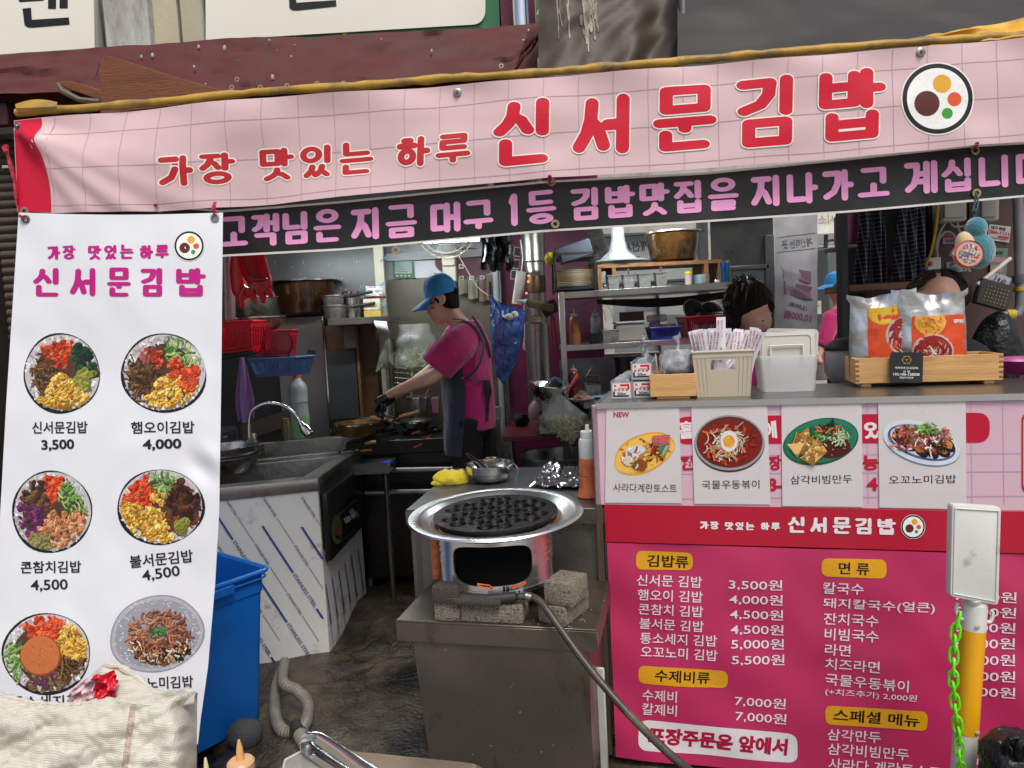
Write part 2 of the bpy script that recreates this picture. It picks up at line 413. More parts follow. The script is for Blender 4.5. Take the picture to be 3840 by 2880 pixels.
def logo(pr,cx,cy,r,sc_=1.0):
 pr.ell(cx,cy,r*1.04,r*1.04,H('e8e6e0'),64); pr.ell(cx,cy,r,r,H('1a1a1a'),64)
 pr.ell(cx,cy,r*.87,r*.87,H('f0efea'),64)
 for dx,dy,q,c in ((-.3,.14,.36,'5a2a26'),(.13,-.42,.26,'e0a733'),(.48,.02,.2,'e05a2c'),(.28,.42,.155,'3c9a3c')):
  pr.ell(cx+dx*r,cy+dy*r,q*r,q*r,H(c),24)
# ================================================================== materials used all over
steel = mat('stainless_steel',H('a8a8a6'),.34,1,.12,14,.15,30,dirt=H('5c5650'),dirt_amt=.15,stretch=(1,1,6))
steel_old = mat('worn_steel',H('a19e98'),.36,.9,.2,9,.2,40,dirt=H('4a4138'),dirt_amt=.35,dscale=5)
steel_dark = mat('greasy_dark_steel',H('787670'),.32,.85,.25,5,.2,30,dirt=H('2c2a26'),dirt_amt=.3)
steel_shiny = mat('polished_steel',H('d0d0ce'),.14,1,.06,10,.0,rvar=.05)
alu = mat('spun_aluminium',H('d4d4d0'),.3,1,.05,6,0)
black_pl = mat('black_plastic',H('161616'),.45,0,.2,10)
black_iron = mat('black_cast_iron',H('17120f'),.3,.3,.4,20,.5,90,coat=.4)
rubber = mat('black_rubber',H('221f1c'),.55,0,.3,12,.3,60)
white_pl = mat('white_plastic',H('d9d8d2'),.4,0,.05,8)
wood = mat('light_wood',H('c79a60'),.5,0,.18,5,.2,30,stretch=(1,1,9),dirt=H('9c7038'),dirt_amt=.2)
wood_dk = mat('brown_wood',H('7d5430'),.55,0,.25,5,.3,40,stretch=(.6,1,7))
cloth_mg = mat('magenta_shirt_cotton',H('b01460'),.85,0,.1,6,2.2,8,sheen=.3)
cloth_navy = mat('navy_apron_cotton',H('242a3a'),.85,0,.25,9,1.6,9,sheen=.2)
skin = mat('skin',H('d0a088'),.5,0,.08,12,.1,200)
hair_m = mat('dark_hair',H('1e1510'),.75,0,.6,60,1.6,120,stretch=(1,1,.12),spec=.2)
cord_red = mat('red_white_cord',H('a82a40'),.8,0,.6,90)
brass = mat('brass_eyelet',H('b09a78'),.35,.9,.15,30)
vinyl_back = mat('white_vinyl',H('d2d3d6'),.42,0,.03,4,.0)
# ================================================================== ground
def ground():
 m = mat('wet_stained_concrete',H('4c4234'),.34,0,.38,16,.8,60,dirt=H('120f0c'),dirt_amt=.7,dscale=3.4,rvar=.25)  # black stain amount also carries the deep shade of the stall inside
 mb = MB()
 def g(u,v):
  x,y = -30+60*u,-20+60*v; return (x,y,0)
 mb.grid(g,4,4); o = mb.put('ground',mat('street_paving',H('8d8983'),.6,0,.15,2,.3,30),kind='structure')
 mb = MB()
 def f(u,v):
  x,y = -1.9+4.6*u,1.0+4.2*v; h = .035*nz((x*2.3,y*2.3,1))+.012*nz((x*9,y*9,2)); h += .04*max(0,nz((x*.9+3,y*.9,5)))
  return (x,y,.03+h)
 mb.grid(f,150,140); mb.put('stall_floor',m,kind='structure')
 N = m.node_tree.nodes; L = m.node_tree.links; b = N['Principled BSDF']; tc = N.new('ShaderNodeTexCoord'); n0 = N.new('ShaderNodeTexNoise'); n0.inputs['Scale'].default_value = 3; L.new(tc.outputs['Object'],n0.inputs['Vector'])
 av = N.new('ShaderNodeVectorMath'); av.operation = 'MULTIPLY_ADD'; av.inputs[1].default_value = (.35,.35,0); L.new(n0.outputs['Color'],av.inputs[0]); L.new(tc.outputs['Object'],av.inputs[2])
 vo = N.new('ShaderNodeTexVoronoi'); vo.feature = 'DISTANCE_TO_EDGE'; vo.inputs['Scale'].default_value = 2.6; L.new(av.outputs[0],vo.inputs['Vector'])
 mr = N.new('ShaderNodeMapRange'); mr.inputs[1].default_value = .004; mr.inputs[2].default_value = .022; mr.inputs[3].default_value = .35; mr.inputs[4].default_value = 1; L.new(vo.outputs['Distance'],mr.inputs[0])
 src = b.inputs['Base Color'].links[0].from_socket; mu = N.new('ShaderNodeVectorMath'); mu.operation = 'SCALE'; L.new(src,mu.inputs[0]); L.new(mr.outputs[0],mu.inputs['Scale']); L.new(mu.outputs[0],b.inputs['Base Color'])
ground()
# ================================================================== upper facade, signboards
FY = 4.1
def quadpx(mb,pts,Y,th=.03,m=None,col=None):
 mb.prism([P(x,y,Y) for x,y in pts][::-1],(0,1,0),th,m,col)
def facade():
 m = mat('grimy_plaster',H('9a9484'),.8,0,.12,3,.4,25,dirt=H('5f5848'),dirt_amt=.2)
 mb = MB(); mb.bx(-9,P(2040,60,FY).x,FY+.35,FY+.6,2.75,9)
 o = mb.put('upper_facade',m); tag(recenter(o),'grimy plaster upper wall behind the big cream signboards','wall')
 # column with pipes between the two signboards
 t = T('concrete_column','white and beige plastered column with a grey conduit between cream signboards','column',P(470,200,FY+.2))
 mb = MB(); c = t.location
 for x0,x1,yy,k in ((384,562,0,0),(562,672,.04,1),(672,762,.0,2)):
  a,b = P(x0,60,FY+yy),P(x1,60,FY+yy); mb.bx(a.x,b.x,FY+yy,FY+.4,2.72,5.2,m=k)
 mb.put('column_face',[mat('white_flaking_paint',H('bdbdb8'),.7,0,.08,6,.4,60,dirt=H('7a776c'),dirt_amt=.35,stretch=(1,1,.3)),
       mat('beige_paint',H('b5ab92'),.7,0,.06,5,.2,40),mat('cream_paint',H('aaa489'),.7,0,.06,5,.2,40)],t,world=True,bevel=.01)
 mb = MB(); a = P(352,60,FY); mb.cyl((a.x,FY+.05,2.72),(a.x-.02,FY+.05,5.2),.02); mb.cyl((a.x+.035,FY+.09,2.72),(a.x+.02,FY+.09,5.2),.014)
 mb.put('conduit',mat('grey_conduit',H('6f6f6c'),.6),t,world=True)
 # cream signboards
 cream = mat('cream_sign_film',H('e2dfcf'),.35,0,.02,3)
 t = T('signboard','cream signboard with part of a black letter, top left corner','sign',P(150,150,FY))
 mb = MB(); quadpx(mb,[(-900,-700),(335,-740),(358,182),(-900,270)],FY,.12); mb.put('panel',cream,t,world=True,bevel=.004)
 S = Surf(lambda x,y: P(x,y,FY)); pr = Print(S,.002); k = H('191b1c')
 pr.rrect([(68,-30),(165,-36),(166,2),(70,8)],8,k); pr.rect(180,-40,210,33,k); pr.rect(223,-40,254,31,k)
 pr.poly([(84,32),(116,29),(119,74),(258,65),(261,92),(120,104),(104,103),(92,95)][::-1],k)
 pr.put('lettering',t)
 mb = MB(); quadpx(mb,[(-900,270),(360,183),(361,196),(-900,284)],FY-.004,.11); mb.put('edge_strip',mat('green_strip',H('2f6a44'),.5),t,world=True)
 t = T('signboard','large cream signboard with a green rounded border behind the maroon awning','sign',P(1300,120,FY))
 gm = mat('green_sign_film',H('1c6b3c'),.35,0,.05,3)
 mb = MB(); quadpx(mb,[(764,-700),(1852,-700),(1875,130),(772,175)],FY+.012,.12); mb.put('border',gm,t,world=True)
 pr = Print(S,.0);
 # cream field with a rounded lower right corner, as a panel of its own
 pts = [(764,-700),(1819,-700),(1820,40)]+[(1820-45*(1-math.cos(a)),40+52*math.sin(a)) for a in [i*math.pi/12 for i in range(1,7)]]+[(772,152)]
 mb = MB(); mb.prism([P(x,y,FY) for x,y in pts][::-1],(0,1,0),.011); mb.put('panel',cream,t,world=True)
 pr = Print(S,.002); pr.poly([(1083,-20),(1108,-22),(1112,10),(1260,0),(1262,24),(1112,40),(1096,39),(1085,30)][::-1],k)
 pr.rect(1100,-40,1250,-28,k); pr.put('lettering',t)
 S2 = Surf(lambda x,y: P(x,y,FY+.012)); pr = Print(S2,.002)
 for i in range(14):
  x0 = 900+i*70; f = lambda x: 152-(x-772)*.0537
  pr.poly([(x0,f(x0)+6),(x0,f(x0)+20),(x0+68,f(x0+68)+20),(x0+68,f(x0+68)+6)],H(('1a4d33','2a8a4c','17402c','1f6f42')[i % 4]))
 pr.rect(1285,120,1298,140,H('d6cf3a')); pr.put('border_pattern',t)
 # maroon pillar + steel pipe
 mb = MB(); a,b = P(1878,50,FY),P(2008,50,FY); mb.bx(a.x,b.x,FY+.02,FY+.4,2.5,6)
 o = mb.put('maroon_pillar',mat('maroon_paint',H('6b1c38'),.5,0,.15,4,.2,20)); tag(recenter(o),'maroon painted pillar behind the steel pipe at top centre','pillar')
 mb = MB(); a = P(1952,50,FY-.15); mb.cyl((a.x,FY-.15,2.6),(a.x,FY-.15,6),.042,n=24); mb.cyl((a.x,FY-.15,3.24),(a.x,FY-.15,3.27),.046,n=24)
 o = mb.put('steel_pipe',steel_shiny); tag(recenter(o),'shiny vertical steel flue pipe in front of the maroon pillar','pipe')
 t = T('street_sign','dark green sign panel with slanted white letters above the tarpaulin fold','sign',P(2060,80,FY-.2))
 mb = MB(); quadpx(mb,[(2008,-300),(2140,-310),(2150,120),(2012,120)],FY-.2,.03); mb.put('panel',mat('dark_green_sign',H('2f5440'),.4),t,world=True)
 pr = Print(Surf(lambda x,y: P(x,y,FY-.2)),.002); pr.text('SEOMUN',(2018,55),(2070,-45),17,H('c9cdb4')); pr.line([(2035,60),(2110,-30)],3,H('b9b98a'),False)
 pr.rect(2038,-40,2042,52,H('d8c64a')); pr.put('lettering',t)
facade()
# ================================================================== awnings and tarpaulins
def sheet(fn_px,nu,nv,amp=.03,sc_=6,seed=0,th=.003,yoff=0):
 """fn_px(u,v)->(px,py,Y); wrinkled"""
 def g(u,v):
  x,y,Y = fn_px(u,v); p = P(x,y,Y); d = amp*nz((u*sc_,v*sc_*.6,seed)); d += amp*.4*nz((u*sc_*3,v*sc_*2,seed+4)); return p+V((0,d,0))
 mb = MB(); mb.grid(g,nu,nv,th); return mb
def interp(tab,x):
 if x <= tab[0][0]: return tab[0][1]
 for (a,p),(b,q) in zip(tab,tab[1:]):
  if x <= b: return p+(q-p)*(x-a)/(b-a)
 return tab[-1][1]
def awnings():
 mar = mat('maroon_awning_vinyl',H('4a100c'),.7,0,.15,5,.3,25,dirt=H('3a241e'),dirt_amt=.12,dscale=4,stretch=(1,1,.5))
 top = [(-300,232),(0,208),(760,152),(1280,132),(1870,103),(2005,88),(2110,36)]
 bot = [(-300,365),(0,358),(300,345),(860,340),(1590,316),(1900,285),(1990,268),(2111,40)]
 t = T('maroon_awning','dirty maroon vinyl awning with bird droppings and a row of eyelets','awning',P(900,340,3.55))
 def f(u,v): x = -300+2410*u; return (x,interp(top,x)+(interp(bot,x)-interp(top,x))*v,3.85-.3*v)
 sheet(f,120,14,.035,9,3).put('cover',mar,t,world=True)
 mb = MB()
 def f2(u,v):
  x = -300+2250*u; return (x,interp(bot,x)-2+14*v,3.56+.45*v)
 def g(u,v): x,y,Y = f2(u,v); return P(x,y,3.55)+V((0,.5*v,-.05*v))
 mb.grid(g,60,3,.003); mb.put('underside',mar,t,world=True)
 Y = 3.53; k = 0
 for x,y in ((870,328),(977,328),(1077,322),(1190,314),(1288,313),(1384,311),(1480,306),(1596,303),(890,298),(1880,248)):
  mb = MB(); c = P(x,y,Y); mb.lathe([(.006,0),(.012,0),(.012,.004),(.006,.004)],n=14,M=Matrix.Rotation(rad(90),3,'X')); mb.v = [tuple(V(p)+c) for p in mb.v]
  mb.put('eyelet',brass,t,world=True)
 rr = random.Random(5); drop = mat('bird_dropping',H('a8a49a'),.8); mb = MB()
 for x,y,s in [(530,212,7),(572,208,7),(842,180,8),(1092,212,11),(745,175,6),(1010,152,6),(1105,170,6),(728,250,7),(896,227,6),(1618,190,8),(1984,115,9),(1963,152,7),(772,316,6),(1040,188,5),(1157,176,4),(1022,290,7),(1430,147,5)]:
  v = (y-interp(top,x))/(interp(bot,x)-interp(top,x)); c = P(x,y,3.85-.3*v-.04); s *= rr.uniform(.35,.95); mb.ball(c,(K(s,3.6),.006,K(s*rr.uniform(.7,1.8),3.6)),8)
 mb.put('droppings',drop,t,world=True,kind='stuff')
 # little canopy pleats at the right end: the folded point
 mb = MB()
 def h(u,v):
  a = P(1995,100,3.6).lerp(P(2112,34,3.5),u); b = P(1925,275,3.45).lerp(P(2104,44,3.5),u); return a.lerp(b,v)+V((0,-.05*math.sin(math.pi*v)*(1-u*.6)+.02*nz((u*6,v*6,9)),.0))
 mb.grid(h,20,12,.004); mb.put('folded_end',mar,t,world=True)
 # brown-grey tarpaulins at upper right
 tp = mat('brown_grey_tarpaulin',H('3c3225'),.6,0,.12,2,.2,14,dirt=H('4a4030'),dirt_amt=.02,dscale=5,stretch=(1.5,1,.25))
 def f(u,v):
  x = 2020+560*u; yt = -160; yb = 330-(x-2020)*.06; return (x-60*(1-v)*0+(40 if u > .9 else 0)*v*0,yt+(yb-yt)*v,3.3-.25*v)
 def gt(u,v): x,y,Y = f(u,v); return P(x,y,Y)+V((0,.022*math.sin(u*13+2.6*math.sin(v*3+u*4))*(.3+.7*v)+.07*nz((u*3,v*2.4,8))+.02*nz((u*9+v*5,v*6,2)),0))
 t = T('tarpaulin','stained grey brown tarpaulin hanging beside the maroon awning end','tarpaulin',P(2300,320,3.1)); mb = MB(); mb.grid(gt,70,26,-.003); mb.put('sheet',tp,t,world=True,ang=80)
 ST = Surf(lambda x,y: gt((x-2020)/560,(y+160)/(490-(x-2020)*.06))); pr = Print(ST,.004); rr = random.Random(12)
 for k in range(26):
  x = rr.choice((2185,2205,2222,2232,2180,2130,2090))+rr.uniform(-9,9); y0 = rr.uniform(-40,60); y1 = y0+rr.uniform(40,170); pr.line([(x+(i/6)*10+rr.uniform(-1.5,1.5),y0+(y1-y0)*i/6) for i in range(7)],rr.uniform(1.5,6),H(rr.choice(('8c8476','9c9486','7a7264'))),False)
 for k in range(40): pr.ell(2205+rr.gauss(0,16),rr.uniform(-60,150),rr.uniform(2,9),rr.uniform(6,22),H(rr.choice(('6c6456','7c7466'))),9,0,.2,k)
 pr.put('paint_drips',t,kind='stuff')
 tp2 = mat('dark_grey_tarpaulin',H('1a1813'),.65,0,.12,2,.2,10,stretch=(1,1,.4))
 def f(u,v): x = 2540+1700*u; yb = 300-(x-2540)*.1; return (x,-160+(yb+160)*v,3.2-.45*v)
 o = sheet(f,60,20,.03,4,12).put('tarpaulin',tp2); tag(recenter(o),'large dark grey tarpaulin above the right half of the pink banner','tarpaulin')
 # pole between the tarps
 mb = MB(); a = P(2560,-60,3.02); b = P(2560,320,2.95); mb.cyl(a,b,.016); o = mb.put('awning_pole',mat('grey_pole',H('53555a'),.5,.3)); tag(recenter(o),'thin grey pole between the two brown tarpaulins','pole')
 # unseen roof added behind the banner to keep the inside dark
 mb = MB(); mb.add([P(-10,480,2.42),P(4300,150,2.2),V((3.2,4.1,2.62)),V((.35,4.7,2.62)),V((-2.6,5.0,2.62))],[(0,1,2,3,4)])
 o = mb.put('shading_roof',mat('shading_tarpaulin',H('2e2c2a'),.8),mods=[('SOLIDIFY',{'thickness': .02})]); tag(recenter(o),'unseen tarpaulin roof added over the stall to keep the inside dark','roof')
 # yellow wrapped pole along the top of the banner
 yel = mat('yellow_tarp_wrap',H('a8832a'),.55,0,.35,7,.5,30,dirt=H('6a5a3c'),dirt_amt=.35,dscale=6)
 t = T('banner_pole','banner pole wrapped in dirty yellow tarpaulin along the top edge','pole',P(2000,300,2.25))
 line = [(62,424),(300,406),(640,378),(1000,342),(1280,326),(1600,300),(1700,292),(2000,275),(2560,228),(2900,198),(3300,168),(3500,152),(3800,135),(4200,105)]
 rr = random.Random(3); pts = []; rs = []
 for (a,b),(c,d) in zip(line,line[1:]):
  n = max(2,int((c-a)/45))
  for i in range(n): u = i/n; x = a+(c-a)*u; pts.append(P(x,b+(d-b)*u+rr.uniform(-2,2),2.33-.21*(x-60)/3780+.0)); rs.append(K(15,2.2)*rr.uniform(.82,1.18))
 mb = MB(); mb.tube(pts,rs,10); mb.put('wrapped_pipe',yel,t,world=True)
 mb = MB()
 def h(u,v):
  x = 3420+800*u; yb = 168-(x-3420)*.05; hgt = 10+68*math.sin(min(1,u*1.8)*math.pi/2)-45*max(0,u-.55); p = P(x,yb-hgt*v,2.14-.05*u+.12*v); return p+V((0,.03*nz((u*8,v*4,1))+.025*math.sin(v*5+u*9),0))
 mb.grid(h,40,14,.003); mb.put('loose_fold',mat('bright_yellow_tarp',H('c9971f'),.5,0,.25,6,.4,25,dirt=H('7a6a4c'),dirt_amt=.3),t,world=True)
 mb = MB()
 def h(u,v): x = 66+150*u; return P(x,404+16*v-6*u+10*math.sin(v*3.1)*0,2.36-.05*v)+V((0,.0,.012*math.sin(u*3.1)*(1-v)))
 mb.grid(h,12,5,.012); mb.put('loose_end',yel,t,world=True)
 # broken plywood
 ply = mat('varnished_plywood',H('70401f'),.4,0,.25,3,.3,30,stretch=(1,1,5),dirt=H('3e2412'),dirt_amt=.25)
 t = T('plywood_board','broken brown plywood board with a sloping top sticking up behind the yellow pole','board',P(560,395,2.75))
 mb = MB(); mb.prism([P(x,y,2.75) for x,y in ((374,232),(392,208),(400,208),(470,228),(640,283),(845,342),(860,352),(850,372),(376,430))][::-1],(0,1,0),.02)
 mb.put('panel',ply,t,world=True,bevel=.002)
 mb = MB(); mb.prism([P(x,y,2.85) for x,y in ((232,306),(262,302),(375,335),(380,380),(330,360),(255,335),(214,312))][::-1],(0,1,0),.03); mb.put('splintered_end',ply,t,world=True,bevel=.003)
 mb = MB(); mb.tube([P(215,312,2.83),P(232,340,2.83),P(300,375,2.84),P(376,382,2.8)],[.006,.012,.012,.01],6); mb.tube([P(335,300,2.8),P(360,285,2.8),P(376,232,2.76)],.0015,5)
 mb.put('torn_rag',mat('cobweb_rag',H('6a5f52'),.9),t,world=True)
 # roller shutter at the far left
 t = T('roller_shutter','grey brown roller shutter behind the left edge of the white menu banner','shutter',P(0,1700,3.75))
 sm = mat('shutter_slats',H('5d544c'),.5,.4,.2,5,.2,30,dirt=H('3a332c'),dirt_amt=.3)
 a = P(-250,1000,3.75); b = P(140,1000,3.75); me = None
 for i in range(62):
  z = 2.72-i*.043
  if z < .05: break
  if me is None:
   mb = MB(); L = b.x-a.x; mb.grid(lambda u,v: (L*u,-.012*math.sin(math.pi*v),.041*v),1,5,.002); s = mb.put('slat',sm,t); s.location = V((a.x,3.75,z))-t.location; me = s
  else: s = me.copy(); COL.objects.link(s); s.location = V((a.x,3.75,z))-t.location
 mb = MB(); mb.bx(-3.3,b.x+.1,3.8,3.85,0,2.9); mb.put('backing',black_pl,t,world=True)
 mb = MB(); c = P(28,625,3.73); mb.box(c,(.05,.01,.014)); mb.put('latch',white_pl,t,world=True)
 mb = MB(); mb.bx(a.x-.3,b.x+.03,3.6,3.82,P(0,470,3.6).z,P(0,385,3.6).z); o = mb.put('shutter_housing',mat('housing_paint',H('4a1f26'),.5),bevel=.005); tag(recenter(o),'maroon shutter housing under the awning at the left edge','housing')
 o = MB(); o.bx(-3.3,P(40,1700,3.7).x,3.66,3.72,P(0,1690,3.7).z,P(0,1640,3.7).z); o = o.put('blue_ledge',mat('blue_ledge',H('2d6f96'),.5)); tag(recenter(o),'narrow blue ledge by the shutter at the left edge','ledge')
 o = MB(); o.bx(-3.3,P(40,1750,3.7).x,3.6,3.72,P(0,1745,3.7).z,P(0,1695,3.7).z); o = o.put('yellow_crate_edge',mat('yellow_ledge',H('b8923a'),.5)); tag(recenter(o),'yellowish crate edge under the blue ledge at left','crate')
 # torn red and white tape
 mb = MB()
 for k in range(3): mb.tube([P(x+k*3,y,2.31+.004*k) for x,y in ((18,545),(26,580),(38,625),(52,680),(58,720),(62,770))],[.006,.0025,.005,.003,.006,.002],6,sub=4)
 mb.prism([P(x,y,2.3) for x,y in ((5,552),(24,540),(28,565),(14,570))][::-1],(0,1,0),.003)
 o = mb.put('knotted_tape',cord_red); tag(recenter(o),'twisted red and white tape hanging off the left end of the pink banner','tape')
awnings()
# ================================================================== banners
def wave_pink(px,py):
 d = 0.
 # tension folds fanning from the upper left rivet, and soft sag waves elsewhere
 for ang,wd,am in ((.62,22,.028),(.42,26,.026),(.25,30,.018),(.85,22,.018)):
  a = math.atan2(py-478,px-62); r = math.hypot(px-62,py-478)
  d += am*math.exp(-((a-ang)*r/max(30,wd+r*.05))**2)*min(1,r/120)*math.exp(-r/900)
 v = (py-(450-(px-60)*.079))/370
 d += .016*math.sin(px/210+py/120)*math.exp(-((px-900)/700)**2)+.006*math.sin(px/95-py/60)*math.exp(-v*4)
 d += .006*nz((px/260,py/150,2))+.0005*nz((px/90,py/80,7))
 for gx in (1710,3458): r = math.hypot((px-gx)/170,(py-(330 if gx < 2000 else 190))/60); d += -.008*math.exp(-r*r)
 for gx,gy in ((805,770),(2062,668),(3655,545)): r = math.hypot((px-gx)/90,(py-gy)/90); d += .010*math.exp(-r*r)
 return d
def Yp(px): return 2.32-.245*(px-60)/3780
def pink_fn(px,py): p = P(px,py,Yp(px)); return p+V((.25,1,0)).normalized()*-wave_pink(px,py)
PTOP = [(40,450),(155,440),(1280,348),(1900,300),(2560,250),(3840,140),(4300,100)]
PBOT = [(68,793),(200,800),(600,795),(1020,765),(1280,736),(2062,668),(2560,638),(3200,588),(3840,530),(4300,495)]
def pink_banner():
 t = T('pink_banner','long pink shop banner with red Korean name and a kimbap roll logo','banner',P(1900,700,2.2))
 S = Surf(pink_fn)
 def f(u,v):
  xt = 44+(4300-44)*u; xb = 66+(4300-66)*u; x = xt+(xb-xt)*v; a,b = interp(PTOP,x),interp(PBOT,x); return S.fn(x,a+(b-a)*v)
 pm = mat('pink_banner_vinyl',H('cfb1b2'),.38,0,.03,3)
 mb = MB(); mb.grid(f,560,56,-.0006); mb.put('sheet',pm,t,world=True,ang=80)
 # grid print
 pr = Print(S,.0007,1.5e-7); g = H('b094a0')
 for i in range(32):
  x = 205+i*131; pr.line([(x+8*v-(4 if v else 0),interp(PTOP,x)+3+(interp(PBOT,x)-interp(PTOP,x)-6)*v) for v in [k/6 for k in range(7)]],2.6,g,False)
 for fr in (.20,.56,.93):
  pts = []
  for i in range(60):
   x = 170+i*71; h = interp(PBOT,x)-interp(PTOP,x); y = interp(PTOP,x)+h*fr+6*nz((x/300,fr,1)); pts.append((x,y))
  pr.line(pts,2.6,g,False)
 pr.put('grid_lines',t)
 pr = Print(S,.0011,1e-6); rd = H('c8102e')
 edge = [(44,450),(152,441)]
 for i in range(10):
  v0,v1 = i/10,(i+1)/10; L = lambda v: (46+22*v,452+342*v); Rr = lambda v: (153+8*math.sin(v*3)+44*v,442+355*v)
  pr.quad([L(v0),Rr(v0),Rr(v1),L(v1)],H('c21233'),8,4)
 pr.put('red_end',t)
 pr = Print(S,.0013,1e-6); ow = H('ece6d8'); c1 = H('b9282f')
 word(pr,'가장',(606,652),(886,628),118,25,c1,.1,ow,5,-.02)
 word(pr,'맛있는',(966,620),(1398,585),122,25,c1,.1,ow,5,-.02)
 word(pr,'하루',(1480,575),(1768,550),118,26,c1,.1,ow,5,-.02)
 for ch,x0,y0,x1,y1 in (('신',1842,368,2086,618),('서',2140,352,2388,585),('문',2445,322,2692,562),('김',2752,282,3000,548),('밥',3062,254,3326,525)):
  _outl(pr,(ch,x0,y0,x1,y1),50,5,ow,-.085,-.015)
 pr.l += .00025
 for ch,x0,y0,x1,y1 in (('신',1842,368,2086,618),('서',2140,352,2388,585),('문',2445,322,2692,562),('김',2752,282,3000,548),('밥',3062,254,3326,525)):
  letter(pr,ch,x0,y0,x1,y1,50,rd,-.085,-.015)
 pr.put('lettering',t)
 pr = Print(S,.0013); logo(pr,3515,370,132); pr.put('logo',t)
 for x,y in ((64,474),(1710,342),(3455,194)):
  mb = MB(); c = S.at(x,y,.003); M = Matrix.Rotation(rad(90),3,'X')
  mb.lathe([(.0,0.),(.0125,0),(.0125,.002),(.008,.004),(.005,.004),(.005,.010),(.002,.013),(0,.013)],c=c,n=16,M=M); mb.put('rivet',steel_old,t,world=True)
 mb = MB(); mb.lathe([(.006,0),(.013,0),(.013,.003),(.006,.003)],c=S.at(96,792,.002),n=16,M=Matrix.Rotation(rad(90),3,'X')); mb.put('eyelet',brass,t,world=True)
pink_banner()
BTOP = [(590,778),(700,778),(840,790),(1280,755),(1700,712),(2062,678),(2640,648),(3200,592),(3640,545),(4100,520)]
BBOT = [(590,985),(830,962),(1280,938),(2050,868),(2560,838),(3200,795),(3840,738),(4100,718)]
def Yb(px): return 2.39-.25*(px-60)/3780
def black_fn(px,py): d = .006*nz((px/300,py/200,5))+.004*math.sin(px/160+py/200)+.002*nz((px/90,py/90,9)); return P(px,py,Yb(px)-d)
BS = Surf(black_fn)
def black_banner():
 t = T('black_banner','black banner with pink Korean lettering tied under the pink banner','banner',P(2000,900,2.27))
 def f(u,v): x = 600+3450*u; a,b = interp(BTOP,x),interp(BBOT,x); return BS.fn(x,a+(b-a)*v)
 mb = MB(); mb.grid(f,360,22,-.0006)
 mb.put('sheet',mat('black_banner_vinyl',H('191816'),.45,0,.15,3,0,dirt=H('35322c'),dirt_amt=.06),t,world=True,ang=80)
 pr = Print(BS,.0008,1e-6)
 for tab,o in ((BTOP,3),(BBOT,-3)): pr = Print(BS,.0008,1e-6); pr.line([(600+i*57,interp(tab,600+i*57)+o) for i in range(61)],8,H('dcd9d0'),False); pr.put('white_edging',t)
 pr = Print(BS,.0010,1e-6); pk = H('ffacdc')
 for body,p0,p1,h in (('고객님은',(822,873),(1282,842),120),('지금',(1312,845),(1566,825),120),('대구',(1610,822),(1852,800),112),('1등',(1895,790),(2088,772),122),
       ('김밥맛집을',(2136,768),(2772,724),120),('지나가고',(2812,722),(3338,680),118),('계십니다',(3386,672),(3935,628),124)):
  word(pr,body,p0,p1,h+4,25,pk,.07,None,0,.02)
 pr.put('lettering',t)
 for x,y in ((2068,683),(2082,840),(3655,565),(3660,725),(1485,938),(602,785)):
  mb = MB(); mb.lathe([(.0065,0),(.0135,0),(.013,.004),(.0065,.004)],c=BS.at(x,y,.002),n=18,M=Matrix.Rotation(rad(90),3,'X')); mb.put('eyelet',brass,t,world=True)
 for (x0,y0),(x1,y1) in (((2060,660),(2066,690)),((3655,538),(3652,560)),((590,768),(600,792))):
  mb = MB(); a,b = S_pink.at(x0,y0,.012),BS.at(x1,y1,.012)
  for k in range(3): mb.tube([a+V((.003*k,0,0)),(a+b)/2+V((.004*(k-1),-.008,0)),b+V((-.002*k,0,0))],.0022,6,sub=3)
  mb.put('tie_cord',cord_red,t,world=True)
S_pink = Surf(pink_fn)
black_banner()
